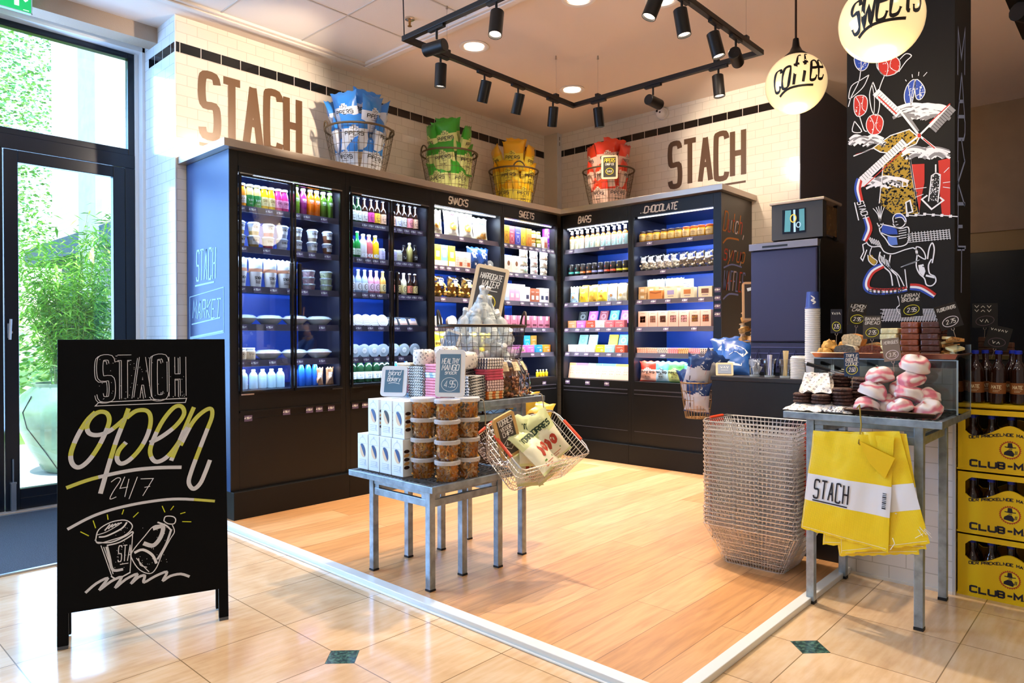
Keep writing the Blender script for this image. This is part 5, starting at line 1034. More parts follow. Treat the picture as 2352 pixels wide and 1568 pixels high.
# ---- hanging shopping basket with vegetable chips
def shop_basket(name, w=.50, d=.355, h=.20, wb=.30, db=.24, n=(26, 18), rows=5, fine=1):
    mb = MB(); wr = .0016
    def P3(t, side, v):
        W = wb+(w-wb)*v; Dp = db+(d-db)*v; z = .004+v*h
        return {0: (-W/2+W*t, -Dp/2, z), 1: (W/2, -Dp/2+Dp*t, z), 2: (W/2-W*t, Dp/2, z), 3: (-W/2, Dp/2-Dp*t, z)}[side]
    for s in range(4):
        k = n[0] if s % 2 == 0 else n[1]
        for i in range(k): t = (i+.5)/k; mb.tube([P3(t, s, 0), P3(t, s, 1)], wr, 3)
    for j in range(rows+1):
        v = j/rows; W = wb+(w-wb)*v; Dp = db+(d-db)*v; z = .004+v*h; c_ = .02
        mb.tube([(-W/2+c_, -Dp/2, z), (W/2-c_, -Dp/2, z), (W/2, -Dp/2+c_, z), (W/2, Dp/2-c_, z), (W/2-c_, Dp/2, z), (-W/2+c_, Dp/2, z), (-W/2, Dp/2-c_, z), (-W/2, -Dp/2+c_, z)], .0036 if j == rows else (.002 if j else .0028), 5 if j == rows else 4, closed=True)
    for i in range(10): x = -wb/2+wb*(i+.5)/10; mb.tube([(x, -db/2, .004), (x, db/2, .004)], wr, 3)
    for i in range(8): y = -db/2+db*(i+.5)/8; mb.tube([(-wb/2, y, .005), (wb/2, y, .005)], wr, 3)
    for x in (-.07, .05): mb.tube([(x-.01, -d/2-.002, .004+h), (x, -d/2-.006, h+.012), (x+.01, -d/2-.002, .004+h)], .0034, 4)
    e = mb.build(name, mat('#ebe9e8', .28, .8), smooth=True)
    for s in (-1, 1):
        hd = MB().tube([(s*(w/2-.005), -d/2+.01, h+.006), (s*(w/2+.004), -d/2+.05, h+.012), (s*(w/2+.004), d/2-.05, h+.012), (s*(w/2-.005), d/2-.01, h+.006)], .003, 5).build('handle', mat('#ebe9e8', .28, .8), e, smooth=True)
        MB().tube([(s*(w/2+.004), -.075, h+.012), (s*(w/2+.004), .075, h+.012)], .0085, 8).build('grip', mat('#e2481f', .4), hd, smooth=True)
    return e
hb = shop_basket('shopping_basket', w=.46, d=.33, wb=.36, db=.24)
HBM = Matrix.Translation((2.70, 2.345, .60)) @ Matrix.Rotation(-5*D2R, 4, 'Z') @ Matrix.Rotation(36*D2R, 4, 'X') @ Matrix.Rotation(-6*D2R, 4, 'Y') @ Matrix.Translation((0, 0, -.10))
hb.matrix_world = HBM; tag(hb, 'chrome wire shopping basket hooked tilted onto the tall table, full of vegetable chips', 'shopping basket')
ia = HBM.inverted()
def hookpts(pts): return [ia @ Vector(p) for p in pts]
A_ = HBM @ Vector((-.23, .165, .204)); B_2 = HBM @ Vector((.23, .165, .204))
for a, x in ((A_, 2.49), (B_2, 2.95)):
    MB().tube(hookpts([(x-.02, 2.54, .878), (x, 2.50, .886), (x, 2.487, .88), (x+(a.x-x)*.5, 2.46, .80), tuple(a)]), .0035, 6).build('hook', mat('#b9ad98', .3, .9), hb, smooth=True)
def torresb(mb, f, w, h):
    put(mb, 'TORRES', f, 0, h*.70, h*.10, .007, m=2, fit=w*.72, cond=.6); mb.ribbon(smoothline([(-w*.1, h*.5), (-w*.03, h*.4), (-w*.08, h*.28)], 4), .022, f, 4); mb.ribbon(ell(w*.16, h*.42, .014, .02, 10), .018, f, 4, closed=True); mb.ribbon([(-w*.2, h*.2), (w*.25, h*.2)], .008, f, 5); scrib(mb, f, -w*.25, w*.2, h*.15, 2, .012, .003, 4)
tvb = crisp('', '#d9e2a8', '#ecebcf', 61, .20, .26, .075, '#1d3a24', '', torresb, name='chips_bag')
for i, (x, y, z, rz, rx, ry) in enumerate(((-.08, -.03, .03, 0, -1.25, .25), (.07, -.02, .05, .2, -1.1, -.35), (-.04, .03, .10, -.1, -.95, .15), (.10, .02, .12, .15, -.9, -.5), (0, -.05, .15, .4, -1.35, .1))):
    place(tvb, HBM @ TM(x, y-.11, z, rz, rx, ry), 'pale green bag of vegetable chips, %s from the bottom of the hanging basket' % ordl(i), 'vegetable chip bags in the hanging basket')
def d_tor(mb, f):
    put(mb, 'TORRES', f, 0, .185, .03, .0045, cond=.5, fit=.085); put(mb, 'VEGGIE', f, 0, .155, .02, .0035, fit=.07); put(mb, 'CHIPS', f, 0, .122, .025, .0035, fit=.06)
    mb.ribbon([(0, .115), (.043, .08), (0, .045), (-.043, .08)], .003, f, 1, closed=True); put(mb, '4.75', f, 0, .07, .022, .003, fit=.045)
slab('chalk_slate', HBM @ TM(-.135, .0, .12, .1, -.50, -.30), .13, .235, '#dcb877', '#4a4642', d_tor, 'wood-framed slate reading Torres veggie chips 4.75 in the hanging basket'.replace('Torres ', ''), bw=.018)
# dark wicker-like wire basket lying under the tall table and yellow bags beyond it
ub_ = hamper('wire_basket', .17, .11, .30, nv=34, nh=4, wire=mat('#4a2a1c', .5, .4), rimr=.007, handles=()); ub_.matrix_world = TM(2.66, 2.78, ZL+.085, .3, 1.05, 0) @ Matrix.Translation((0, 0, -.05)); tag(ub_, 'dark brown wire basket lying tilted on the low table under the taller one', 'basket')
gbag = crisp('', '#e9c23a', '#f2b632', 71, .22, .30, .09, '#6a4a18', '', lambda m, f, w, h: (m.ribbon(smoothline([(-.05, h*.55), (0, h*.66), (.05, h*.55)], 4), .012, f, 2), m.ribbon(ell(0, h*.4, .04, .045, 14), .01, f, 4, closed=True)), name='snack_bag')
for i, (x, y, z, a) in enumerate(((3.06, 2.70, .55, -.5), (3.04, 2.80, .60, -.3))): place(gbag, TM(x, y, z, -60*D2R, a, .15), 'yellow snack bag in the wire holder behind the tall table, %s' % ('nearer' if i == 0 else 'farther'), 'yellow snack bags behind the tall table')
sb2 = shop_basket('shopping_basket', w=.36, d=.30, wb=.3, db=.22); sb2.matrix_world = TM(3.10, 2.80, .46, 90*D2R, -.45, 0); tag(sb2, 'wire shopping basket hung on the far side of the tall table with yellow bags', 'shopping basket')
# ================================================================ STACK OF SHOPPING BASKETS
b0 = shop_basket('shopping_basket', w=.50, d=.36, wb=.31, db=.24, n=(22, 15)); PBK = P(b0, '', 'shopping basket', .2, .5)
for k in range(26):
    place(PBK, TM(3.60+R.uniform(-.002, .002), 1.515+R.uniform(-.003, .003), .002+k*.0218, -90*D2R-.0+R.uniform(-.008, .008)), 'nested chrome shopping basket, %s in the tall stack by the counter' % ('lowest' if k == 0 else 'topmost' if k == 25 else ('%s from the floor' % ORD[k])), 'nested chrome shopping baskets with red grips')
# ================================================================ COUNTER, BAKERY, CRATES
darkc = mat('#14151c', .45, bump=.03, bscale=200)
e = empty('coffee_counter', (4.18, 1.54, 0), 0, 'black coffee counter between the shelving and the tiled pillar', 'counter')
MB().box(-.32, -.392, 0, .32, .39, .94).build('body', darkc, e, bevel=.003); MB().box(-.325, -.392, .94, .32, .395, .966).build('worktop', mat('#2c2b31', .35), e, bevel=.003)
# coffee machine
e = empty('coffee_machine', (4.32, 1.58, .967), 0, 'large dark blue vending coffee machine with rounded top on the black counter', 'coffee machine')
navy = mat('#3d3c58', .34, .3, bump=.02, bscale=200); blk = mat('#0b0b10', .35)
mb = MB(); pr_ = [(-.225, 0), (-.225, .755), (-.215, .785), (-.19, .80), (.2, .80), (.2, 0)]
Y0_, Y1_ = -.195, .21
mb.poly([(x, Y0_, z) for x, z in pr_]); mb.poly([(x, Y1_, z) for x, z in reversed(pr_)])
for i in range(len(pr_)): a, b = pr_[i], pr_[(i+1) % len(pr_)]; mb.poly([(a[0], Y0_, a[1]), (a[0], Y1_, a[1]), (b[0], Y1_, b[1]), (b[0], Y0_, b[1])])
mb.build('housing', blk, e, bevel=.012)
MB().box(-.243, -.185, .20, -.226, .205, .745).build('front_panel', navy, e, bevel=.012)
mb = MB().box(-.24, -.185, .02, -.226, .205, .195)
for k in range(4): mb.box(-.2465, -.18, .06+k*.035, -.24, .20, .066+k*.035, 1)
for k, y in enumerate((.16, .09, .02, -.06)): mb.tube([(-.247, y+.03, .045), (-.247, y, .15), (-.247, y-.03, .045)], .003, 4, 1)
mb.build('lower_grille', [navy, mat('#5a5c88', .3, .5)], e, bevel=.003)
mb = MB().box(-.252, -.19, .748, -.20, .212, .788).box(-.2535, -.02, .760, -.252, .13, .772, 1)
mb.build('top_rail', [mat('#8f8a94', .3, .6), blk], e, bevel=.010)
e = empty('bean_hopper_cabinet', (4.30, 1.52, 1.769), 0, 'black box with a lit picture window standing on the coffee machine', 'cabinet')
mb = MB().box(-.19, -.145, 0, -.165, .15, .21).box(-.165, .125, 0, .10, .15, .21).box(-.165, -.145, 0, -.13, -.12, .21).box(.06, -.145, 0, .10, -.12, .21).box(-.165, -.12, 0, .10, .125, .02)
mb.build('housing', mat('#3a3736', .4, .2), e, bevel=.002); MB().box(-.2, -.155, .21, .11, .16, .226).build('lid', mat('#b3a08e', .35, .3), e, bevel=.003)
mb = MB().box(-.193, -.05, .035, -.19, .085, .175, 0); g = lambda u, v: (-.1945, -u, v)
mb.ribbon([(-.055, .045), (-.05, .17)], .035, g, 1); mb.ribbon([(.03, .045), (.028, .17)], .03, g, 1); mb.ribbon([(-.012, .04), (-.015, .17)], .012, g, 2); mb.ribbon(ell(-.02, .12, .016, .022, 16), .006, lambda u, v: (-.196, -u, v), 3, closed=True); mb.ribbon(ell(.01, .08, .012, .015, 12), .005, lambda u, v: (-.196, -u, v), 2, closed=True)
mb.build('picture_window', [mat('#10182a', .1), mat('#4c8894', .3, emit=.3), mat('#9fc4dc', .3, emit=.3), mat('#d8b840', .3, emit=.3)], e, rec=False)
MB().box(-.13, -.142, .02, .06, -.138, .19).build('side_window', mat('#6a4a22', .15, nz=.5, nscale=40), e)
# tumblers, stirrers, lids, cups
tg_ = glassy('#f6fafc', .08, .04)
def tumbler(x, y, what, label):
    o = MB().lathe([(.028, 0), (.036, .105)], 16, 0, caps=False).lathe([(.029, .001), (.029, .012)], 16, 1).build('tumbler', [tg_, mat('#dfe9ee', .1, alpha=.5)], smooth=40); o.location = (x, y, .967); tag(o, label, 'glass')
    rr = random.Random(int(y*999)); k = 0
    for i in range(what[1]):
        a = rr.uniform(0, 6.28); r = rr.uniform(.004, .018); dx, dy = r*math.cos(a), r*math.sin(a)
        if what[0] == 'stick': s = MB().box(-.003, -.0008, 0, .003, .0008, .15).build('wooden_stirrer', mat('#e8cf9a', .6), bevel=0); g = 'wooden stirrers in the glass on the counter'; cat = 'stirrer'; lb = 'thin wooden stirrer standing in the third glass on the counter'
        elif what[0] == 'straw': s = MB().tube([(0, 0, 0), (0, 0, .125)], .0035, 6).build('paper_sachet', mat(rr.choice(['#eceaf6', '#dfe0f4', '#8a8cc8']), .5)); g = 'white and violet sachets in the glass'; cat = 'sachet'; lb = 'slim white and violet sachet standing in the second glass on the counter'
        else: s = MB().box(-.014, -.002, 0, .014, .002, .05).build('sugar_sachet', mat(rr.choice(['#eceef2', '#bfc8dc']), .5)); g = 'sugar sachets in the glass'; cat = 'sachet'; lb = 'small white sugar sachet piled in the first glass on the counter'
        s.matrix_world = TM(x+dx*.6, y+dy*.6, .970+(rr.uniform(0, .05) if what[0] == 'sugar' else 0), a+rr.uniform(-.5, .5), rr.uniform(-.05, .05) if what[0] != 'sugar' else rr.uniform(-.5, .5), .13*math.cos(a) if what[0] != 'sugar' else rr.uniform(-.6, .6)); tag(s, lb, cat, g)
tumbler(3.93, 1.695, ('sugar', 12), 'glass tumbler of sugar sachets, farthest left on the black counter'); tumbler(3.925, 1.605, ('straw', 16), 'glass tumbler of slim white sachets, middle one on the black counter'); tumbler(3.92, 1.515, ('stick', 22), 'glass tumbler of wooden stirrers on the black counter')
cupo = MB().lathe([(.030, 0), (.037, .085), (.040, .088), (.040, .093), (.036, .094)], 18, 0).build('paper_cup', [mat('#e9e6e2', .5)], smooth=40); PC = P(cupo, '', 'cup', .09, .08)
pcol = [mat('#3a4f9a', .45), PW]
for k in range(30): place(PC, TM(3.91, 1.362, .967+k*.0100), 'white-rimmed paper cup nested in the tall stack on the counter', 'nested paper cups in the tall stack')
mb = MB().lathe([(.040, 0), (.040, .006), (.036, .008), (.030, .092)], 18, 0); mb.ribbon(smoothline([(-.01, .07), (.008, .055), (-.004, .045), (.012, .035), (0, .025)], 4), [.004+.006*math.sin(i/17*3.1) for i in range(17)], lambda u, v: ((.0385-.1*v)*math.sin(u/.034)-.0, -(.0385-.1*v)*math.cos(u/.034), v), 1)
o = mb.build('paper_cup', pcol, smooth=40); o.location = (3.91, 1.362, .967+.384); o.rotation_euler = (0, 0, -70*D2R); tag(o, 'blue paper cup with a white swirl, upside down on top of the tall stack', 'cup')
lido = MB().lathe([(.043, 0), (.043, .004), (.038, .006), (.036, .014), (.02, .015)], 18, 0).build('cup_lid', mat('#f2efea', .4), smooth=40); PL = P(lido, '', 'lid', .01, .08)
for k in range(14): place(PL, TM(3.915, 1.44, .967+k*.0085), 'white plastic cup lid in the short stack beside the paper cups', 'stacked white cup lids')
# blue crisp bags at the end of the counter, slate, hung basket
bz_ = crisp('', '#1d4f9a', '#2a62b4', 81, .20, .25, .08, '#f4f6fa', '', lambda m, f, w, h: (m.ribbon(smoothline([(-w*.3, h*.55), (-w*.1, h*.66), (w*.1, h*.62), (w*.3, h*.5)], 4), .05, f, 2), put(m, 'Cas', f, 0, h*.52, .03, .005, m=0, fit=w*.35, sm=2), m.ribbon([(-w*.25, h*.25), (w*.2, h*.22)], .02, f, 2)), name='crisp_bag')
for i, (x, y, z, rz, rx, ry) in enumerate(((4.02, 1.86, .97, -1.2, -.6, .05), (4.12, 1.92, .975, -1.0, -.5, -.1), (4.07, 1.84, .99, -1.5, -.75, .2))): place(bz_, TM(x, y, z, rz, rx, ry), 'dark blue crisp bag with white clouds on the counter end, %s one' % ('front', 'back', 'upper')[i], 'dark blue crisp bags on the counter end')
hk = hamper('wire_basket', .10, .07, .22, nv=26, nh=4, wire=mat('#b08a5a', .4, .7), rimr=.004, handles=()); hk.location = (3.90, 2.045, .70); tag(hk, 'small wire basket of dark blue bags hung on the counter end', 'basket')
bz2 = crisp('', '#23407c', '#d4dcea', 83, .15, .19, .07, '#1c2a54', '', lambda m, f, w, h: (m.ribbon([(-w*.35, h*.6), (w*.35, h*.55)], .03, f, 3), m.ribbon([(-w*.3, h*.25), (w*.2, h*.3)], .03, f, 2), m.ribbon([(w*.1, h*.8), (w*.3, h*.7)], .03, f, 1)), name='crisp_bag'); bz2.o.data.materials[3] = mat('#c05a7a', .4)
for i, (x, y, z, a) in enumerate(((3.86, 2.03, .74, .1), (3.90, 2.06, .82, -.2), (3.86, 2.04, .90, .2), (3.92, 2.02, .93, .5))): place(bz2, TM(x, y, z, -1.3+a, .15, a), 'navy and white crisp bag in the small hung basket, %s from the bottom' % ordl(i), 'navy and white bags in the small hung basket')
slab('chalk_slate', TM(3.885, 1.86, .967, -62*D2R, -.5), .10, .085, '#ddc7a2', '#8a98b0', lambda mb, f: (put(mb, 'Lays', f, 0, .045, .018, .0025, fit=.045, slant=.2), scrib(mb, f, -.02, .02, .035, 1)), 'small wood-framed slate leaning on the blue bags at the counter end', bw=.012, rad=.008)
# waffle basket beside the machine
gw = hamper('wire_basket', .085, .085, .20, nv=30, nh=7, wire=mat('#a8793c', .4, .7), rimr=.004, handles=()); gw.location = (4.235, 1.855, .967); tag(gw, 'tall golden wire basket of wrapped waffles beside the coffee machine', 'basket')
wf_o = MB().lathe([(.033, 0), (.034, .006), (.033, .03), (.02, .034), (.012, .05), (.02, .06)], 12, [0, 0, 0, 1, 1]).build('wrapped_waffles', [mat('#d89a48', .5, nz=.5, nscale=60, coat=.3), mat('#e8d6b4', .3, alpha=.7)], smooth=40); PWF = P(wf_o, '', 'waffles', .05, .07); i = 0
for z, n in ((.03, 3), (.09, 3), (.15, 3), (.20, 3), (.26, 2), (.33, 1)):
    for k in range(n): a = k*2.1+z*9; place(PWF, TM(4.235+.035*math.cos(a), 1.855+.035*math.sin(a), .967+z, a, R.uniform(-.5, .5), R.uniform(-.5, .5)), 'small cellophane pack of syrup waffles, %s in the golden wire basket' % ordl(i), 'waffle packs in the golden basket'); i += 1
slab('chalk_slate', TM(4.17, 1.825, 1.30, -60*D2R, -.1), .10, .24, '#d9a87a', '#3a3030', lambda mb, f: mb.ribbon([(-.02, .19), (.02, .2)], .02, f, 1), 'narrow wood-framed slate above the golden waffle basket', bw=.014)
# ---- bakery on the right table
steelm = mat('#a89a90', .25, .9); darkt = mat('#4a3a34', .3, .8)
def tray(x0, y0, x1, y1, z, h, m, label, t=.002):
    mb = MB().box(x0+.01, y0+.01, z, x1-.01, y1-.01, z+t)
    for a, b, c, d in ((x0, y0, x0+.01, y1), (x1-.01, y0, x1, y1)): mb.poly([(a, c*0+b, z+h), (a, d, z+h), (a+.01 if a == x0 else a, d, z), (a+.01 if a == x0 else a, b, z)])
    mb = MB(); I = [(x0+.012, y0+.012), (x1-.012, y0+.012), (x1-.012, y1-.012), (x0+.012, y1-.012)]; O = [(x0, y0), (x1, y0), (x1, y1), (x0, y1)]
    mb.poly([(p[0], p[1], z) for p in I])
    for i in range(4): a, b, c, d = I[i], I[(i+1) % 4], O[(i+1) % 4], O[i]; mb.poly([(a[0], a[1], z), (b[0], b[1], z), (c[0], c[1], z+h), (d[0], d[1], z+h)]); dx = .004; mb.poly([(d[0], d[1], z+h), (c[0], c[1], z+h), (c[0]*1.0+(dx if c[0] > (x0+x1)/2 else -dx), c[1]+(dx if c[1] > (y0+y1)/2 else -dx), z+h-.003), (d[0]+(dx if d[0] > (x0+x1)/2 else -dx), d[1]+(dx if d[1] > (y0+y1)/2 else -dx), z+h-.003)])
    o = mb.build('baking_tray', m, rec=False); s = o.modifiers.new('s', 'SOLIDIFY'); s.thickness = .0015; s.offset = 0; return tag(o, label, 'tray')
tray(3.20, .635, 3.40, .985, ZR+.003, .022, darkt, 'dark baking tray of pink and white meringues on the right table')
# meringues
def mering():
    mb = MB(); T_ = 26; N = 16
    def f(u, v):
        a = u*2*math.pi; th = -.55+v*(math.pi/2+.55); r = .060*math.cos(th)**.8; z = .022+.044*math.sin(th)*(1 if th > 0 else .9); sw = 1+.05*math.sin(2*a+v*15)+.07*noise.noise(Vector((math.cos(a)*2, math.sin(a)*2, v*3)))
        return (r*sw*math.cos(a), r*sw*math.sin(a)*.86, z*(1+.08*math.sin(2*a-v*7)))
    mb.grid(f, T_, N, 0); mb.poly([f(k/T_, 0) for k in range(T_)][::-1])
    m, n, L, b = nodemat('meringue'); tc = n.new('ShaderNodeTexCoord'); w_ = n.new('ShaderNodeTexWave'); w_.wave_type = 'RINGS'; w_.rings_direction = 'Z'; w_.inputs['Scale'].default_value = 7; w_.inputs['Distortion'].default_value = 9; w_.inputs['Detail'].default_value = 2; w_.inputs['Detail Scale'].default_value = 1.2; L.new(tc.outputs['Object'], w_.inputs[0])
    r = n.new('ShaderNodeValToRGB'); e = r.color_ramp.elements; e[0].position = .05; e[0].color = lin('#e07a88'); e[1].position = .55; e[1].color = lin('#f6e8e0'); k = e.new(.2); k.color = lin('#efbdb6'); L.new(w_.outputs['Fac'], r.inputs[0]); L.new(r.outputs[0], b.inputs['Base Color']); b.inputs['Roughness'].default_value = .5; b.inputs['Subsurface Weight'].default_value = .0
    return P(mb.build('meringue', m, smooth=True), '', 'meringue', .06, .12)
me_ = mering(); zt2 = ZR+.006
ms = [(3.262, .905, 0, 1.3), (3.262, .765, 0, 1.25), (3.30, .675, .0, .9), (3.34, .84, .01, 1.1), (3.285, .90, .068, 1.35), (3.30, .755, .062, 1.25), (3.35, .69, .045, 1.0), (3.315, .865, .130, 1.35), (3.33, .745, .122, 1.2), (3.36, .80, .075, 1.0), (3.335, .745, .185, 1.15)]
ml = ['front left corner', 'front middle', 'right corner', 'middle back', 'second layer left', 'second layer right', 'second layer far right', 'third layer left', 'third layer right', 'back of the second layer', 'very top']
for i, (x, y, z, s) in enumerate(ms): place(me_, TM(x, y, zt2+z, i*1.1, -.25 if z < .1 else .1, .55 if i in (0, 1, 2) else .3) @ Matrix.Scale(s, 4), 'pink-swirled white meringue on the dark tray, %s' % ml[i], 'swirled meringues on the dark tray')
# cookies on patterned paper
def paper_pad():
    mb = MB(); f = lambda u, v: (3.19+.22*v+.012*noise.noise(Vector((u*5, v*3, 1))), 1.245-.295*u+.01*noise.noise(Vector((v*6, 1, u*2))), ZR+.004+.028*(1-abs(2*v-1)**4)*(1-abs(2*u-1)**8)+.012*noise.noise(Vector((u*9, v*5, 3)))*(1-abs(2*u-1)**6))
    mb.grid(f, 24, 12); mb.grid(lambda u, v: (f(1-u, v)[0], f(1-u, v)[1], ZR+.003), 24, 12); return mb.build('patterned_paper', LP, smooth='all')
tag(paper_pad(), 'crumpled sheet of patterned paper under the cookies on the right table', 'paper')
ck = MB().lathe([(.036, 0), (.042, .004), (.042, .010), (.034, .015), (.015, .016)], 18, 0).build('cookie', mat('#4a2a1e', .65, bump=1., bscale=90, nz=.6, nscale=60), smooth=True); PCk = P(ck, '', 'cookie', .014, .085)
st_ = [(3.275, 1.185, 3, 'front left'), (3.262, 1.10, 3, 'front middle'), (3.285, 1.015, 5, 'front right'), (3.36, 1.16, 7, 'left rear'), (3.385, 1.045, 9, 'right rear'), (3.37, .96, 8, 'far right rear'), (3.42, 1.10, 8, 'rearmost')]
for x, y, n, nm in st_:
    for k in range(n): place(PCk, TM(x+R.uniform(-.004, .004), y+R.uniform(-.004, .004), ZR+.034+k*.0148, R.uniform(0, 6), R.uniform(-.05, .05)), 'dark chocolate cookie, %s from bottom of the %s stack on patterned paper' % (ordl(k), nm), 'chocolate cookies stacked on the right table')
mb = MB(); T0 = Matrix.Translation((3.285, 1.12, ZR+.10)); rr = random.Random(4)
mb.grid(lambda u, v: T0 @ Vector((.05*(v-.5)*1.6+.01*noise.noise(Vector((u*4, v*4, 2))), .075*(.5-u)*1.9*(1-.25*v)+.02*v, .085*v-.015+.012*noise.noise(Vector((u*5, v*5, 9))))), 14, 10); mb.grid(lambda u, v: T0 @ Vector((.05*(v-.5)*1.6+.045*math.sin(math.pi*v)+.004, .075*(u-.5)*1.9*(1-.25*v)+.02*v, .085*v-.015)), 14, 10)
tag(mb.build('patterned_paper', LP, smooth='all'), 'upright folded patterned paper pouch leaning on the cookie stacks', 'paper')
mb = MB().grid(lambda u, v: (3.185+.05*v+.006*noise.noise(Vector((u*9, v*5, 3))), .985+.09*u, ZR+.008+.02*v+.006*noise.noise(Vector((u*20, v*9, 7)))), 14, 6); tag(mb.build('napkin', paper('#e6e9f0', '#26304a', 'hound'), smooth='all'), 'blue and white patterned napkin between the cookies and the meringue tray', 'napkin')
# tongs
tn_ = empty('serving_tongs', (3.36, 1.09, ZR+.18), 0, 'black-handled serving tongs lying on the cookie stacks', 'tongs'); MB().tube([(-.02, .10, .03), (-.01, .05, .015), (0, .0, 0)], [.009, .008, .006], 6).build('grip', blk, tn_, smooth=True); MB().tube([(0, 0, 0), (.01, -.08, -.02)], .004, 5).tube([(0, .01, -.008), (.01, -.08, -.028)], .003, 5).build('arms', chrome, tn_, smooth=True)
# acrylic case with the upper tray
ac = empty('display_case', (3.58, .905, ZR), 0, 'clear acrylic case carrying the upper pastry tray on the right table', 'display case'); acm = glassy('#f4fafc', .015, .03); ed = mat('#b8d4ea', .2, alpha=.8)
def sheet(x0, y0, z0, x1, y1, z1, nm='acrylic_sheet'):
    MB().box(x0, y0, z0, x1, y1, z1).build(nm, acm, ac)
sheet(-.145, -.305, .003, -.141, .285, .235); sheet(.135, -.305, .003, .139, .285, .30); sheet(-.141, -.305, .003, .135, -.301, .30, 'acrylic_side'); sheet(-.141, .281, .003, .135, .285, .235, 'acrylic_side')
MB().box(.134, -.306, .003, .140, -.300, .30).box(-.146, -.306, .003, -.140, -.300, .235).box(-.1465, -.3, .232, -.1405, .285, .236).build('edge', ed, ac)
tray(3.415, .597, 3.715, 1.195, ZR+.240, .022, mat('#b88a78', .22, .9), 'copper-toned upper tray of cakes and brownies on the acrylic case')
zu = ZR+.244
def loafslice(name, top, crumb, w=.10, d=.05, h=.055):
    mb = MB(); pts = [(-w/2*.85, 0), (w/2*.85, 0), (w/2, h*.55), (w/2*.8, h*.85), (0, h), (-w/2*.8, h*.85), (-w/2, h*.55)]
    mb.poly([(x, -d/2, z) for x, z in pts], 1); mb.poly([(x, d/2, z) for x, z in reversed(pts)], 1)
    for i in range(len(pts)): a, b = pts[i], pts[(i+1) % len(pts)]; mb.poly([(a[0], -d/2, a[1]), (a[0], d/2, a[1]), (b[0], d/2, b[1]), (b[0], -d/2, b[1])], 0)
    return P(mb.build(name, [mat(top, .6, nz=.4, nscale=40, bump=.5, bscale=50), mat(crumb, .8, nz=.5, nscale=120, bump=.8, bscale=90)], bevel=.004), '', 'cake', h, w)
zz = -90*D2R
lem = loafslice('lemon_cake', '#f2ead8', '#6a6254'); ban = loafslice('banana_bread', '#a8592a', '#7a3a1c'); ban2 = loafslice('banana_bread', '#c98a48', '#d8b888')
place(lem, TM(3.475, 1.055, zu, zz-.1), 'iced poppy seed lemon cake slice at the front of the upper tray', None); place(ban, TM(3.475, .945, zu, zz), 'dark brown banana bread slice beside the lemon cake', None)
place(ban2, TM(3.53, 1.04, zu+.052, zz-.2, 0, .1), 'pale marbled cake slice lying over the lemon cake', 'pale cake slices on the upper tray'); place(ban2, TM(3.60, 1.05, zu, zz), 'pale marbled cake slice behind the lemon cake', 'pale cake slices on the upper tray'); place(ban2, TM(3.60, .96, zu+.01, zz), 'pale marbled cake slice behind the banana bread', 'pale cake slices on the upper tray')
def scone(): 
    mb = MB(); mb.grid(lambda u, v: (lambda a, th: (.036*math.cos(th)**.7*math.cos(a)*(1+.25*noise.noise(Vector((math.cos(a)*2, math.sin(a)*2, v*3)))), .036*math.cos(th)**.7*math.sin(a)*(1+.2*noise.noise(Vector((math.sin(a)*3, 5, v*3)))), .04*math.sin(th)*(1+.3*noise.noise(Vector((a, v*4, 7))))))(u*6.283, v*1.57), 18, 7)
    return P(mb.build('scone', mat('#d9a048', .65, bump=1, bscale=60, nz=.5, nscale=40), smooth=True), '', 'scone', .04, .07)
sc_ = scone()
for i, (x, y, z) in enumerate(((3.46, 1.15, 0), (3.55, 1.16, 0), (3.50, 1.14, .036), (3.57, 1.09, .03))): place(sc_, TM(x, y, zu+z, i*2.), 'golden crumbly scone at the left end of the upper tray, %s' % ('front', 'back', 'upper front', 'upper back')[i], 'golden scones on the upper tray')
def bstack(c, name, xs, y, n, desc):
    o = P(MB().box(-.036, -.028, 0, .036, .028, .0255).build(name, mat(c, .35, nz=.25, nscale=50, bump=.6, bscale=50, coat=.3), bevel=.005), '', 'brownie', .027, .07)
    for k in range(n): place(o, TM(xs+R.uniform(-.003, .003), y+R.uniform(-.003, .003), zu+k*.0262, zz+R.uniform(-.15, .15)), '%s bar, %s from the bottom of its stack on the upper tray' % (desc, ordl(k)), '%s bars on the upper tray' % desc)
bstack('#ecdca4', 'white_brownie', 3.475, .868, 5, 'white chocolate'); bstack('#8a4426', 'milk_brownie', 3.475, .785, 6, 'milk chocolate'); bstack('#4e241a', 'dark_brownie', 3.475, .705, 6, 'dark chocolate'); bstack('#ecdca4', 'white_brownie', 3.56, .868, 5, 'rear white chocolate'); bstack('#4e241a', 'dark_brownie', 3.56, .705, 6, 'rear dark chocolate')
fo = P(MB().poly([(-.035, 0, 0), (.035, 0, 0), (0, .05, 0)]).poly([(-.035, 0, .014), (.035, 0, .014), (0, .05, .014)][::-1]).poly([(-.035, 0, 0), (-.035, 0, .014), (.035, 0, .014), (.035, 0, 0)]).poly([(.035, 0, 0), (.035, 0, .014), (0, .05, .014), (0, .05, 0)]).poly([(0, .05, 0), (0, .05, .014), (-.035, 0, .014), (-.035, 0, 0)]).build('florentine', mat('#c88a42', .4, nz=.8, nscale=60, bump=1, bscale=60, coat=.4), bevel=.003), '', 'florentine', .014, .07)
fo2 = P(MB().box(-.03, -.025, 0, .03, .025, .012).build('florentine', mat('#e6d49a', .4, nz=.2), bevel=.003), '', 'florentine', .012, .06)
for i in range(8): place((fo, fo2)[i % 2], TM(3.47+.02*(i % 3), .635+.018*((i*7) % 3-1), zu+.004+i*.0105, i*1.3, R.uniform(-.35, .35), R.uniform(-.3, .3)), '%s florentine, %s from the bottom of the heap on the upper tray' % (('golden almond', 'cream chocolate')[i % 2], ordl(i)), 'florentines heaped on the upper tray')
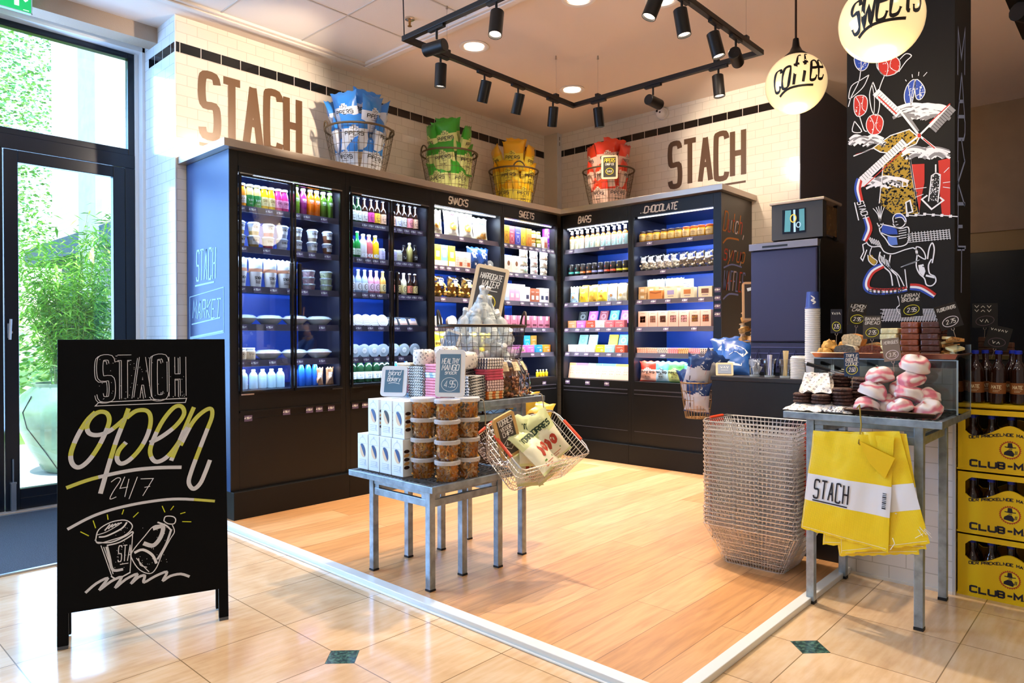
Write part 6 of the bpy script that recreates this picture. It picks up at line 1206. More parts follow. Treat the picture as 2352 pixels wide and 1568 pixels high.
# price cards on clips
def card(px, py, X, wd, ht, lines, price, board, ring, label, rz=FACE-.3, ry=0., zb=None, clip=.05):
    p = PX(px, py, X); e = empty('price_card', p, 0, label, 'price card'); e.rotation_euler = (0, ry, rz)
    mb = MB().box(-wd/2, -.001, 0, wd/2, .001, ht, 0); f = lambda u, v: (u, -.0018, v); n = len(lines)
    for i, s in enumerate(lines): put(mb, s, f, 0, ht*(.80-.17*i if n > 1 else .76), ht*.13, .0022, slant=.2, fit=min(wd*.8, wd*.16*len(s)), m=1, jit=.02)
    mb.ribbon(ell(0, ht*.28, wd*.36, ht*.19, 20, rot=10), .0026, f, 2, closed=True); put(mb, price, f, 0, ht*.20, ht*.16, .0025, slant=.25, fit=wd*.4, m=1)
    mb.build('card', [mat(board, .6), mat('#f0ece6', .6), mat(ring, .6)], e, rec=False)
    MB().tube([(x, 0, z-.004) for x, z in ell(0, 0, .006, .006, 10)], .0012, 4, closed=True).tube([(0, 0, -.01), (0, .004, -clip)], .0012, 4).build('clip', mat('#d8c8b8', .3, .8), e, smooth=True)
YLW, WHT = '#e2dc3a', '#efe8f0'
card(1921, 765, 3.50, .05, .115, ['SCONES'], '2.75', '#1b1b2a', YLW, 'narrow black card with a yellow ringed price above the golden scones')
card(1967, 747, 3.50, .078, .105, ['LEMON', 'CAKE'], '2.95', '#1c1815', YLW, 'black card reading lemon cake 2.95', ry=.08, rz=FACE-.2)
card(2003, 778, 3.44, .074, .105, ['BANANA', 'BREAD'], '2.95', '#4c463f', YLW, 'dark grey card reading banana bread 2.95')
card(2095, 727, 3.50, .088, .11, ['URBAN', 'BROWNIE'], '2.95', '#17181a', YLW, 'black card reading urban brownie 2.95', ry=-.1)
card(2188, 753, 3.46, .088, .105, ['FLORENTINERS'], '2.75', '#1c1512', WHT, 'black card reading florentiners 2.75, tilted over the right end', ry=-.3)
card(2051, 829, 3.36, .068, .10, ['MERINGUES'], '3.75', '#8f8378', WHT, 'taupe card reading meringues 3.75, clipped above the meringues', ry=-.12)
card(1957, 864, 3.28, .062, .105, ['TRIPLE', 'CHOCOLATE', 'COOKIE'], '2.60', '#2c4468', YLW, 'navy card reading triple chocolate cookie 2.60', ry=-.03)
# ---- second case on the far side of the pillar
tray(4.10, .50, 4.42, .66, 1.085, .022, mat('#7a7c88', .3, .8), 'grey tray of dark cakes beyond the bottle crates')
# the stand under it
o = MB().box(4.12, .51, 0, 4.40, .65, 1.083).build('pedestal', mat('#17130f', .5), bevel=.003); tag(o, 'dark narrow pedestal under the grey cake tray beside the pillar', 'pedestal')
bs2 = P(MB().box(-.036, -.028, 0, .036, .028, .026).build('brownie', mat('#5a3420', .5, nz=.3), bevel=.004), '', 'brownie', .027, .07)
for k in range(4): place(bs2, TM(4.16, .60, 1.088+k*.027, zz), 'dark brownie, %s from the bottom on the grey tray by the pillar' % ordl(k), 'brownies on the grey tray')
for k in range(3): place(bs2, TM(4.17, .53, 1.088+k*.027, zz), 'dark brownie nearer the crates, %s from the bottom on the grey tray' % ordl(k), 'brownies on the grey tray')
card(2262, 752, 4.10, .11, .12, ['FUDGE', 'CAKE_'], '2.-', '#0d0b0d', '#6a5560', 'dim black card with a faint ringed price right of the pillar')
card(2285, 800, 4.06, .10, .11, ['BROWNIE_'], '2.-', '#0d0b0d', '#6a5560', 'lower dim black card tilted over the grey cake tray', ry=.25)
# ---- crates
yc_ = mat('#f2cc00', .42, bump=.05, bscale=150); nv = mat('#14142c', .5); redm = mat('#b8401c', .5); ylt = mat('#f4d820', .45)
def crate_mesh():
    W, D, Hh = .40, .30, .288; mb = MB(); t = .006
    def low(u):
        q = (u-.03)/.34; e = .16+.055*math.exp(-((q-.5)/.26)**2*1.5)
        edge = min(q, 1-q); return e if edge > .06 else e+(.06-edge)*.35
    def high(u):
        q = (u-.03)/.34; edge = min(q, 1-q); return .258-(max(0, .06-edge)*.35)
    N = 28; us = [.03+.34*i/N for i in range(N+1)]
    F = lambda u, z, y=0: (u-W/2, y, z)
    for y in (0, D):
        mb.poly([F(0, 0, y), F(.03, 0, y), F(.03, Hh, y), F(0, Hh, y)]); mb.poly([F(.37, 0, y), F(W, 0, y), F(W, Hh, y), F(.37, Hh, y)])
        for a, b in zip(us, us[1:]):
            mb.poly([F(a, 0, y), F(b, 0, y), F(b, low(b), y), F(a, low(a), y)]); mb.poly([F(a, high(a), y), F(b, high(b), y), F(b, Hh, y), F(a, Hh, y)])
            s = 1 if y == 0 else -1
            mb.poly([F(a, low(a), y), F(b, low(b), y), F(b, low(b), y+s*.012), F(a, low(a), y+s*.012)]); mb.poly([F(a, high(a), y), F(b, high(b), y), F(b, high(b), y+s*.012), F(a, high(a), y+s*.012)])
    for x in (0, W): mb.poly([F(x, 0, 0), F(x, 0, D), F(x, Hh, D), F(x, Hh, 0)])
    mb.poly([F(0, .004, 0), F(W, .004, 0), F(W, .004, D), F(0, .004, D)])
    mb.box(-W/2-.003, -.003, 0, W/2+.003, .004, .008).box(-W/2, .0, Hh-.006, W/2, .012, Hh).box(-W/2, D-.012, Hh-.006, W/2, D, Hh).box(-W/2, 0, Hh-.006, -W/2+.012, D, Hh).box(W/2-.012, 0, Hh-.006, W/2, D, Hh)
    return mb
def crate(k):
    e = crate_mesh().build('bottle_crate', yc_, rec=False); e.location = (3.792, .462, k*.2905); e.rotation_euler = (0, 0, -90*D2R)
    tag(e, 'yellow bottle crate with navy lettering, %s of the three stacked beside the pillar' % ('bottom', 'middle', 'top')[k], 'crate', None)
    mb = MB(); f = flat(-.0012)
    put(mb, 'CLUB-MATE', f, 0, .022, .026, .0085, m=0, cond=.95, fit=.30)
    cx, cz = 0, .108; mb.poly([(x, -.001, z) for x, z in ell(cx, cz, .038, .038, 28)], 1); mb.poly([(x, -.0013, z) for x, z in ell(cx, cz, .034, .034, 28)], 2)
    for i in range(28): a = i*2*math.pi/28; mb.ribbon([(cx+.037*math.cos(a), cz+.037*math.sin(a)), (cx+.041*math.cos(a), cz+.041*math.sin(a))], .004, f, 1)
    g = lambda u, v: (u, -.0018, v)
    mb.poly([g(-.024, .086), g(.012, .080), (.016, -.0018, .092), g(.006, .108), g(-.008, .108), g(-.022, .098)], 0); mb.ribbon([(-.02, .122), (0, .119), (.022, .121)], .004, g, 0); mb.poly([g(-.010, .120), g(.010, .120), g(.007, .140), g(-.008, .140)], 0)
    mb.ribbon([(-.006, .112), (.008, .114)], .003, g, 0); mb.ribbon([(.018, .088), (.020, .106)], .003, g, 0); mb.ribbon([(.024, .09), (.025, .106)], .003, g, 0)
    s = 'DER PRICKELNDE MATE-EISTEE'
    L, W = textlines(s, .012, .62, .3); 
    def bend(u, v): q = u/.155; return (u, -.0012, .157+.025*math.exp(-q*q*2.2)-.012+v)
    for l in L: mb.ribbon([(p.x*(.31/W)-.155, p.y) for p in l], .0032, bend, 0)
    mb.build('front_print', [nv, redm, ylt], e, rec=False); return e
bo = bottle('glass_bottle', 'brown glass bottle with an orange label', .033, .245, .14, .013, br, mat('#1a2fb0', .35, .2), .016, (.05, .10, '#8a5226', '#e8d8b0', 'MATE'), shz=.055)
for k in range(3):
    crate(k)
    for j in range(5):
        for q in range(2): place(bo, TM(3.838+q*.078, .612-j*.074, k*.2905+.010, -90*D2R), 'brown bottle in the %s crate, %s from the left in the %s row' % (('bottom', 'middle', 'top')[k], ordl(j), ('front', 'second')[q]), 'brown bottles in the yellow crates')
for i, (x, y) in enumerate(((3.86, .60), (3.85, .52), (3.93, .565), (3.87, .44), (3.86, .36), (3.94, .48), (3.95, .40))): place(bo, TM(x, y, .889 if 1 else 0, -90*D2R, R.uniform(-.06, .06), R.uniform(-.05, .05)) @ Matrix.Scale(1.0, 4), 'blue-capped brown bottle standing on top of the crates, %s' % ordl(i), 'blue-capped bottles on top of the crates')
o = MB().box(3.795, .265, .8715, 4.088, .658, .888).build('bottle_tray', mat('#e8c400', .5), bevel=.003); tag(o, 'thin yellow tray topping the stacked crates', 'tray')
# dark kitchen cabinet far right
e = empty('steel_refrigerator', (6.9, .3, 0), 0, 'brown-tinted steel cabinet in the dim back hall, right of the pillar', 'cabinet')
MB().box(-.35, -1.6, 0, .35, 1.15, 2.02).build('housing', mat('#5a4426', .35, .6), e, bevel=.01); MB().box(-.36, -1.2, .2, -.35, .93, 1.86).build('door', mat('#1c1a18', .25, .7, nz=.3, nscale=2), e, bevel=.004)
# ---- yellow mesh bags on their hook
def meshmat():
    m, n, L, b = nodemat('yellow_mesh'); tc = n.new('ShaderNodeTexCoord'); br_ = n.new('ShaderNodeTexBrick'); mp = n.new('ShaderNodeMapping'); mp.inputs['Rotation'].default_value = (0, 90*D2R, 0) ; L.new(tc.outputs['UV'], br_.inputs['Vector'])
    br_.offset = 0; br_.inputs['Scale'].default_value = 1; br_.inputs['Brick Width'].default_value = 1/88; br_.inputs['Row Height'].default_value = 1/96; br_.inputs['Mortar Size'].default_value = .0032; br_.inputs['Mortar Smooth'].default_value = .3
    mx = n.new('ShaderNodeMix'); mx.data_type = 'RGBA'; L.new(br_.outputs['Fac'], mx.inputs[0]); mx.inputs[6].default_value = lin('#f0c400'); mx.inputs[7].default_value = lin('#ffe21c'); L.new(mx.outputs[2], b.inputs['Base Color'])
    ma = n.new('ShaderNodeMath'); ma.operation = 'MULTIPLY_ADD'; L.new(br_.outputs['Fac'], ma.inputs[0]); ma.inputs[1].default_value = .25; ma.inputs[2].default_value = .78; ma.use_clamp = True; L.new(ma.outputs[0], b.inputs['Alpha']); b.inputs['Roughness'].default_value = .45; b.inputs['Coat Weight'].default_value = .2
    return m
ymesh = meshmat(); band_m = mat('#eef0f4', .45); stm = mat('#f4ecd0', .6)
def ybag(k, X, C, band, label, text=False, sd=1):
    q = [PX(px, py, X) for px, py in C]; tl, tr, brr, bl = [Vector((p.y, p.z)) for p in q]; O = Vector((X, (tl.x+tr.x)/2, (tl.y+bl.y)/2))
    def P_(u, v, side=-1, e=0.):      # u left->right, v top->bottom
        p = tl*(1-u)*(1-v)+tr*u*(1-v)+brr*u*v+bl*(1-u)*v
        pinch = math.exp(-((u-.56)/.16)**2-(v/.20)**2)
        wv = .010*noise.noise(Vector((u*3+sd, v*2.2, sd)))+.004*noise.noise(Vector((u*9, v*9, sd*3)))
        r = .008*math.sin(math.pi*u)**.4*math.sin(math.pi*v)**.4
        rag = .0025*math.sin(u*47+sd)*(v > .985)
        return Vector((X+wv+side*(r+.0008)-.012*pinch*side*-1+side*e-O.x, p.x-O.y, p.y+rag-O.z))
    mb = MB()
    b0, b1 = band
    mi = lambda u, v: 1 if b0 < v < b1 else 0
    NU, NV = 26, 30
    mb.grid(lambda u, v: P_(u, v, -1), NU, NV, mi); mb.grid(lambda u, v: P_(1-u, v, 1), NU, NV, mi)
    me_o = mb.build('mesh_bag', [ymesh, band_m], smooth='all', rec=False); me_o.location = O; uvl = me_o.data.uv_layers.new(name='UVMap')
    for lp in me_o.data.loops:
        vi = lp.vertex_index % ((NU+1)*(NV+1)); uvl.data[lp.index].uv = ((vi % (NU+1))/NU, (vi//(NU+1))/NV)
    tag(me_o, label, 'bag', 'yellow mesh carrier bags on the hook')
    st = MB(); st.ribbon([(.015, .99-.02*i) for i in range(49)], .004, lambda u, v: P_(u, v, -1, .001), 0); st.ribbon([(.02+.02*i, .975) for i in range(49)], .004, lambda u, v: P_(u, v, -1, .001), 0)
    st.build('seam_stitching', stm, me_o, rec=False)
    if text:
        m2 = MB(); hh = b1-b0
        ff = lambda u, v: P_(.11+u, b1-hh*.16-v, -1, .004)
        L, W = textlines('STACH', hh*.66, .5, .62)
        for l in L:
            l = [Vector((p.x*(.42/W), p.y)) for p in l]; m2.ribbon(smoothline(l, 3) if len(l) > 6 else l, .0175, ff, 0)
        m2.ribbon([(-.005, -hh*.10), (.2, -hh*.10), (.42, -hh*.10)], .012, ff, 0)
        for i in range(9): m2.ribbon([(.80, hh*(.12+.06*i)), (.845, hh*(.12+.06*i))], .006 if i % 3 else .011, ff, 0)
        m2.build('printed_name', mat('#15131c', .5), me_o, rec=False)
    return me_o
ybag(4, 3.142, ((1890, 994), (2076, 998), (2112, 1272), (1928, 1277)), (9, 9), 'rearmost yellow mesh bag, its ragged hem hanging lowest', sd=9)
ybag(3, 3.132, ((1905, 990), (2082, 996), (2128, 1262), (1890, 1250)), (.46, .70), 'yellow mesh bag second from the table, showing at the right edge', sd=6)
ybag(2, 3.122, ((1930, 992), (2066, 990), (2136, 1248), (1930, 1272)), (.47, .70), 'yellow mesh bag third from the table with its white band showing right', sd=4)
b1_ = ybag(1, 3.108, ((1868, 988), (2054, 1003), (2040, 1268), (1840, 1212)), (.435, .70), 'foremost yellow mesh bag with the black shop name on its white band', text=True, sd=2)
o1_ = b1_.location
fm = [PX(*p, 3.092) for p in ((1973, 1012), (2056, 1052), (2032, 1100), (1996, 1062))]
fl_ = MB().poly([p-o1_ for p in fm]).poly([p-o1_+Vector((.006, 0, 0)) for p in fm][::-1]).build('folded_corner', mat('#eec400', .45), b1_)
mb = MB().tube([p-o1_ for p in (PX(2045, 1262, 3.10), PX(2055, 1248, 3.09), PX(2050, 1235, 3.10))], .0015, 4)
for i in range(7): a = PX(2122, 1225, 3.125)-o1_; mb.tube([a, a+Vector((-.01, R.uniform(-.02, .02), R.uniform(.0, .03))), a+Vector((-.012, R.uniform(-.03, .03), R.uniform(-.03, .01)))], .0012, 3)
mb.build('loose_threads', mat('#f6f2e6', .6), b1_, smooth=True)
hp = [PX(1968, 942, 3.156), PX(1974, 936, 3.147), PX(1976, 950, 3.139), PX(1978, 975, 3.128), PX(1975, 1000, 3.10), PX(1972, 1018, 3.094), PX(1978, 1024, 3.10)]
tag(MB().tube([hp[0]+Vector((0, 0, .008)), hp[1]+Vector((0, 0, .012))]+hp[2:], .0032, 6).build('bag_hook', mat('#b8a050', .3, .8), smooth=True), 'bent wire hook over the table edge holding the yellow mesh bags', 'hook')
# ================================================================ CEILING FIXTURES
tk_ = mat('#100e0d', .4, .2)
ZK = 3.15
KX0, KX1, KY0, KY1 = 2.885, 4.68, 1.98, 3.592
mb = MB(); w_ = .018
mb.box(KX0-w_, KY1-w_, ZK-.017, KX1+w_, KY1+w_, ZK+.017).box(KX0-w_, KY0-w_, ZK-.017, KX1+w_, KY0+w_, ZK+.017).box(KX0-w_, KY0+w_, ZK-.017, KX0+w_, KY1-w_, ZK+.017).box(KX1-w_, KY0+w_, ZK-.017, KX1+w_, KY1-w_, ZK+.017)
tr_ = mb.build('lighting_track', tk_, bevel=.002); tag(tr_, 'rectangular black lighting track hung by thin wires from the ceiling', 'lighting track')
for x, y in ((4.448, KY1), (3.25, KY1), (KX1, 3.34), (KX1, 2.30), (4.45, KY0), (3.2, KY0), (KX0, 2.4)):
    MB().tube([(x, y, ZK+.03), (x, y, ZC-.02)], .0012, 4).lathe([(.009, 0), (.006, .03)], 8, 0, c=(x, y, ZC-.03)).build('suspension_wire', mat('#b8a898', .4, .6), tr_)
    MB().box(x-.022, y-.016, ZK+.015, x+.022, y+.016, ZK+.038).build('wire_clamp', tk_, tr_, bevel=.002)
MB().tube([(KX0-.01, KY1, ZK+.02), (KX0-.005, KY1+.01, 3.28), (KX0-.02, KY1, ZC)], .004, 5).build('power_cable', tk_, tr_, smooth=True)
lensm = mat('#ffe9cf', .4, emit=7)
SP = []
SPE = 46
def tspot(px, py, along, tgt, label, e=1.0, r=.040, L_=.155, ang=62, drop=.125, pos=None):
    if pos: x, y = pos
    elif along == 'y1': p = PY(px, py, KY1); x, y = p.x, KY1
    elif along == 'y0': p = PY(px, py, KY0); x, y = p.x, KY0
    elif along == 'x1': p = PX(px, py, KX1); x, y = KX1, p.y
    else: p = PX(px, py, KX0); x, y = KX0, p.y
    f = empty('track_spotlight', (x, y, ZK-.018), 0, label, 'spotlight', 'black cylinder spotlights on the ceiling track')
    hx = .07 if along in ('y0', 'y1') else .014; hy = .014 if along in ('y0', 'y1') else .07
    MB().box(-hx, -hy, -.016, hx, hy, 0).tube([(0, 0, -.016), (0, 0, -drop+.05)], .008, 6).build('adapter', tk_, f, bevel=.001)
    c = Vector((x, y, ZK-.018-drop)); d = (Vector(tgt)-c).normalized(); q = d.to_track_quat('-Z', 'Y')
    b = MB().lathe([(r*.9, L_*.42), (r, L_*.40), (r, -L_*.58), (r*.90, -L_*.58), (r*.86, -L_*.50)], 20, 0, caps=False).lathe([(.001, L_*.42), (r*.9, L_*.42)], 20, 0, caps=False).build('lamp_body', tk_, f, smooth=40); b.location = c-f.location; b.rotation_mode = 'QUATERNION'; b.rotation_quaternion = q
    l = MB().lathe([(r*.84, -L_*.50), (.001, -L_*.49)], 16, 0, caps=False).build('lens', lensm, b, rec=False)
    s = spot('spot_lamp', c+d*(L_*.62), tgt, SPE*e, ang); s.parent = None
    return f
tspot(1012, 132, 'y1', (3.3, 3.9, 0), 'black spotlight pointing down beside the track corner, leftmost on the far-left rail')
tspot(1113, 170, 'y1', (3.7, 4.35, 1.0), 'black spotlight second from the left on the rail parallel to the fridges', 1.0)
tspot(1190, 203, 'y1', (4.1, 4.35, 1.0), 'black spotlight third from the left on the rail parallel to the fridges', 1.0)
tspot(1270, 232, 'y1', (4.95, 4.3, 1.0), 'black spotlight nearest the far track corner, on the rail parallel to the fridges', 1.0)
tspot(1375, 233, 'x1', (5.1, 3.3, .6), 'black spotlight just right of the far track corner', 1.0)
tspot(1500, 203, 'x1', (6.2, 2.75, 2.95), 'black spotlight tilted at the lettering on the right wall', 1.6)
tspot(1650, 160, 'x1', (4.7, 2.0, 0), 'black spotlight pointing straight down near the right track corner')
tspot(1690, 95, 'y0', (5.9, 2.45, 2.9), 'black spotlight tilted outward at the right corner of the track', 1.0, ang=60)
tspot(1643, 62, 'y0', (4.2, 1.5, .9), 'black spotlight with a bright face, second from the right track corner', 1.0)
tspot(1566, 0, 'y0', (3.7, 1.6, .6), 'large black spotlight with a bright face at the top edge, right', 1.0)
tspot(1003, 70, 'x0', (2.55, 5.12, 2.98), 'black spotlight tilted towards the lettering on the left wall', 3.2, ang=58)
tspot(1140, 0, 'x0', (2.3, 2.5, .6), 'large black spotlight with a bright face at the top edge, left', 1.0)
tspot(0, 0, 'y0', (2.6, 2.6, .7), 'black spotlight on the near rail of the track, out of the top edge', 1.0, pos=(3.3, KY0))
def downl(p, label, e_=85):
    e = MB().lathe([(.115, 0), (.118, -.006), (.10, -.010), (.088, -.004), (.082, .03), (.03, .034)], 28, [0, 0, 0, 1, 1], c=(0, 0, 0), caps=False).build('recessed_downlight', [mat('#efe9e2', .4), mat('#d8dade', .15, .9)], smooth=40); e.location = (p.x, p.y, ZC-.001); tag(e, label, 'ceiling light')
    MB().lathe([(.08, -.002), (.001, -.002)], 20, 0, caps=False).build('lamp', mat('#fff4e4', .4, emit=2.6), e, rec=False)
    spot('downlight_lamp', (p.x, p.y, ZC-.03), (p.x, p.y, 0), e_, 110, blend=.8, rad=.04)
downl(FZ(1089, 106, ZC), 'round recessed ceiling light left of the hanging track'); downl(FZ(1314, 205, ZC), 'round recessed ceiling light above the back corner'); downl(Vector((3.80, 2.87, 0)), 'round recessed ceiling light at the top edge, left one', 330); downl(Vector((4.2, 2.46, 0)), 'round recessed ceiling light at the top edge, right one')
p = FZ(941, 38, ZC); e = empty('fire_sprinkler', (p.x, p.y, ZC-.012), 0, 'small chrome fire sprinkler on the ceiling panel near the track', 'sprinkler')
MB().lathe([(.036, 0), (.034, -.012), (.014, -.022)], 18, 0).build('escutcheon', mat('#d8c8b4', .15, .95), e, smooth=40); MB().lathe([(.010, -.02), (.008, -.05), (.016, -.056), (.016, -.058)], 12, 0).build('head', mat('#b8894a', .25, .9), e, smooth=40)
p = PX(1524, 262, XW); e = empty('dome_camera', (XW-.002, p.y, p.z), 0, 'white eyeball security camera high on the right tiled wall', 'camera'); T = Matrix.Rotation(-90*D2R, 4, 'Y')
MB().lathe([(.062, 0), (.062, .02), (.058, .026)], 24, 0, T=T).build('base', mat('#e6e4e2', .35), e, smooth=40); MB().lathe([(.05, .02), (.052, .045), (.045, .07), (.028, .088), (.01, .094)], 20, 0, T=T).build('eyeball', mat('#f0eeec', .3), e, smooth=40)
MB().lathe([(.012, .094), (.012, .098)], 12, 0, T=Matrix.Translation((0, .018, .012)) @ T).lathe([(.009, .09), (.009, .094)], 12, 0, T=Matrix.Translation((0, -.012, -.004)) @ T).build('lens', mat('#2a1410', .1), e)
e = MB().box(.72, 5.405, 3.322, 1.236, 5.438, 3.50).build('exit_sign', mat('#10b860', .4, emit=.75), bevel=.002); tag(e, 'green illuminated emergency exit sign hung under the beam above the door', 'exit sign')
f = lambda u, v: (u, 5.404, v); mb = MB()
for a in (((1.21, 3.44), (1.14, 3.40), (1.105, 3.40)),): pass
mb.ribbon([(1.155, 3.50), (1.155, 3.352)], .026, f, 0); mb.ribbon([(1.21, 3.395), (1.155, 3.45), (1.11, 3.40)], .022, f, 0); mb.ribbon([(1.04, 3.50), (1.055, 3.44), (1.035, 3.39), (1.06, 3.35)], .02, f, 0); mb.ribbon([(1.19, 3.335), (1.222, 3.335)], .004, f, 0)
mb.build('pictogram', mat('#f2fff6', .5, emit=.9), e, rec=False); MB().box(.718, 5.402, 3.318, 1.24, 5.406, 3.324).box(1.234, 5.402, 3.318, 1.24, 5.406, 3.5).build('rim', mat('#cfe6ee', .4), e)
def globe(x, y, z, r, word, label, wsz):
    e = empty('globe_pendant', (x, y, z), 0, label, 'pendant lamp')
    gm = mat('#ffe0a4', .25, emit=.66, coat=.5)
    prof = [(r*math.sin(t), -r*math.cos(t)) for t in [math.pi*(i+.15)/24.3 for i in range(25)]]
    g = MB().lathe(prof, 36, 0).build('glass_globe', gm, e, smooth='all')
    MB().lathe([(r*.42, r*.90), (r*.40, r*.95), (r*.22, r*1.10), (r*.13, r*1.28), (r*.10, r*1.52), (r*.09, r*1.55)], 24, 0).build('cap', mat('#120d0b', .3, .3), e, smooth=40)
    MB().tube([(0, 0, r*1.5), (0, 0, ZC-z)], .006, 8).lathe([(.05, ZC-z-.03), (.055, ZC-z)], 20, 0).build('rod', mat('#3a241a', .35, .5), e, smooth=40)
    az = math.atan2(-y, -x)+.10; c = Vector((math.cos(az), math.sin(az), 0)); rt = Vector((-c.y, c.x, 0)) 
    def fn(u, v):
        a = u/r; b = v/r; return (c*math.cos(a)*math.cos(b)+rt*math.sin(a)*math.cos(b)+Vector((0, 0, 1))*math.sin(b))*(r+.0015)
    mb = MB(); L, W = textlines(word, wsz, .50, .26, .28); k = r*1.75/W
    for l in L:
        l = [Vector(((p.x-W/2)*k, p.y-wsz*.28+ (p.x/W-.5)*wsz*.35)) for p in l]
        if len(l) > 3:
            cl = (l[0]-l[-1]).length < 1e-6; l = smoothline(l[:-1] if cl else l, 3, cl)
            mb.ribbon(l, [.0075+.008*abs(math.sin(i*.45+1)) for i in range(len(l))], fn, 0, closed=cl)
        else:
            l2 = [l[0].lerp(l[1], t/8) for t in range(9)] if len(l) == 2 else smoothline(l, 4); mb.ribbon(l2, .015, fn, 0)
    mb.ribbon(smoothline([(-r*.75, -r*.62), (-r*.3, -r*.42), (r*.5, -r*.36)], 6), .012, fn, 0)
    mb.build('lettering', mat('#1a120c', .5), g, rec=False)
    l = bpy.data.lights.new('globe_lamp', 'POINT'); l.energy = 9; l.color = (1, .82, .55); l.shadow_soft_size = r*1.02; o = bpy.data.objects.new('globe_lamp', l); COL.objects.link(o); o.location = (x, y, z-r*1.25)
pc = PX(1828, 193, 3.95); globe(pc.x, pc.y, pc.z, .163, 'coffee', 'cream glass globe lamp lettered coffee, hanging over the counter', .17)
pc = PX(2024, 48, 3.28); globe(pc.x, pc.y, pc.z, .168, 'sweets', 'larger-looking cream glass globe lamp lettered sweets, in front of the pillar', .19)
e = MB().tube([(4.75, .55, 3.0), (5.3, .25, 3.0)], .05, 14).box(4.7, .2, 3.06, 5.4, .6, 3.09).build('ceiling_projector', tk_, smooth=40); tag(e, 'black lamp housing at the top right corner, right of the pillar', 'lamp')
MB().tube([(5.05, .4, 3.09), (5.05, .4, ZC)], .012, 6).build('stem', tk_, e)
# ================================================================ CHALK SIGN
A0 = Vector((.775, 3.09, 0)); dd = Vector((.5796, -.198, 0)).normalized(); nn_ = Vector((.324, .946, 0)).normalized(); HT = 1.194; tilt = math.atan2(.10, HT); WS = .615
up = (Vector((0, 0, 1))*math.cos(tilt)+nn_*math.sin(tilt)); LS = HT/math.cos(tilt)
SM = Matrix((dd, up.cross(dd)*-1*-1, up)).transposed().to_4x4(); fn_ = dd.cross(up)    # outward normal, towards the viewer
SM = Matrix((dd, -fn_, up)).transposed().to_4x4(); SM.translation = A0
SMi = SM.inverted()
def SG(px, py):
    r = ray(px, py); o = Vector((0, 0, CH)); t = (A0-o).dot(fn_)/r.dot(fn_); p = SMi @ (o+r*t); return (p.x, p.z)
sg = empty('pavement_sign', (0, 0, 0), 0, 'tall black A-frame chalk sign reading open 24/7 on the stone floor', 'sign'); sg.matrix_world = SM
bk_ = mat('#040508', .55, spec=.12, bump=.03, bscale=60)
bz0 = SG(165, 1410)[1]
MB().box(.0, -.001, bz0+.005, WS, .018, LS).build('chalk_board', bk_, sg, bevel=.002)
for x in (0, WS-.038): MB().box(x, .0, .012, x+.038, .022, LS-.002).build('leg', bk_, sg, bevel=.002)
back = MB(); 
bl = MB().box(.0, 0, .3, WS, .018, LS-.0).box(0, 0, .012, .038, .02, LS).box(WS-.038, 0, .012, WS, .02, LS).build('rear_frame', bk_, sg, bevel=.002); bl.location = (0, .024, 0); bl.rotation_euler = (0, 0, 0)
bl.matrix_local = Matrix.Translation((0, .026, LS)) @ Matrix.Rotation(5*D2R, 4, 'X') @ Matrix.Translation((0, 0, -LS))
for x in (.019, WS-.019): MB().box(x-.018, -.002, 0, x+.018, .024, .012).build('foot', mat('#55585e', .6), sg)
fS = lambda u, v: (u, -.0018, v); fS2 = lambda u, v: (u, -.0024, v); fS3 = lambda u, v: (u, -.0032, v)
cw_ = [mat('#e8e8ee', .7), mat('#d8dc28', .7), mat('#040508', .55, spec=.12), mat('#b9bcc8', .7)]
def S2(pts): return [SG(100+a/2.063, 760+b/2.063) for a, b in pts]
mb = MB()
kx = (S2([(680, 200)])[0][0]-S2([(250, 200)])[0][0])
def word3d(off, w, fn, m):
    L, W = textlines('STACH', 1, .30, .55); x0, y0 = S2([(268, 322)])[0]; x1, y1 = S2([(662, 322)])[0]; ht = S2([(268, 128)])[0][1]-y0
    for l in L:
        q = [Vector((x0+off[0]+p.x*(x1-x0)/W, y0+off[1]+p.y*ht)) for p in l]
        if len(q) > 6: q = smoothline(q, 3)
        mb.ribbon(q, w, fn, m)
word3d((-.007, -.004), .0245, fS, 0); word3d((-.007, -.004), .0200, fS2, 2); word3d((0, 0), .0245, lambda u, v: (u, -.0028, v), 0); word3d((0, 0), .0200, fS3, 2)
rr = random.Random(5)
for i in range(90):
    x, y = S2([(rr.uniform(262, 672), rr.uniform(125, 325))])[0]
    if rr.random() < .6: mb.ribbon([(x, y), (x+.002, y)], .002, lambda u, v: (u, -.0038, v), 0)
mb.ribbon(S2([(245, 355), (262, 338), (678, 318), (672, 338)]), .003, fS3, 0, closed=True)
def brush(pts, w, k=5, ycol=None):
    P_ = smoothline(S2(pts), k); C = smoothline([Vector(p) for p in pts], k)
    for a in range(len(P_)-1):
        y = C[a].y; x = C[a].x; yel = ycol(x, y) if ycol else False
        seg = P_[a:a+2]; d_ = (seg[1]-seg[0]); 
        if d_.length < 1e-6: continue
        d_ = d_.normalized()*.0015
        mb.ribbon([seg[0]-d_, seg[1]+d_], w, lambda u, v, a=a: (u, -.0018-.000004*a, v), 1 if yel else 0)
        nrm = Vector((-d_.y, d_.x)).normalized()
        for o_ in (-.28, .05, .33): mb.ribbon([seg[0]+nrm*w*o_-d_, seg[1]+nrm*w*o_+d_], w*.06, lambda u, v, a=a: (u, -.0024-.000004*a, v), 3)
yc2 = lambda x, y: y < 462 or 533 < y < 592
W1 = .0165
brush([(245, 385), (205, 425), (160, 500), (130, 580), (138, 630), (170, 645), (215, 612), (262, 545), (298, 470), (312, 420), (298, 388), (262, 384), (225, 410), (206, 450), (218, 485), (262, 492), (318, 470), (385, 415)], W1, ycol=yc2)
brush([(402, 368), (380, 430), (345, 520), (310, 630), (270, 768)], W1, ycol=yc2)
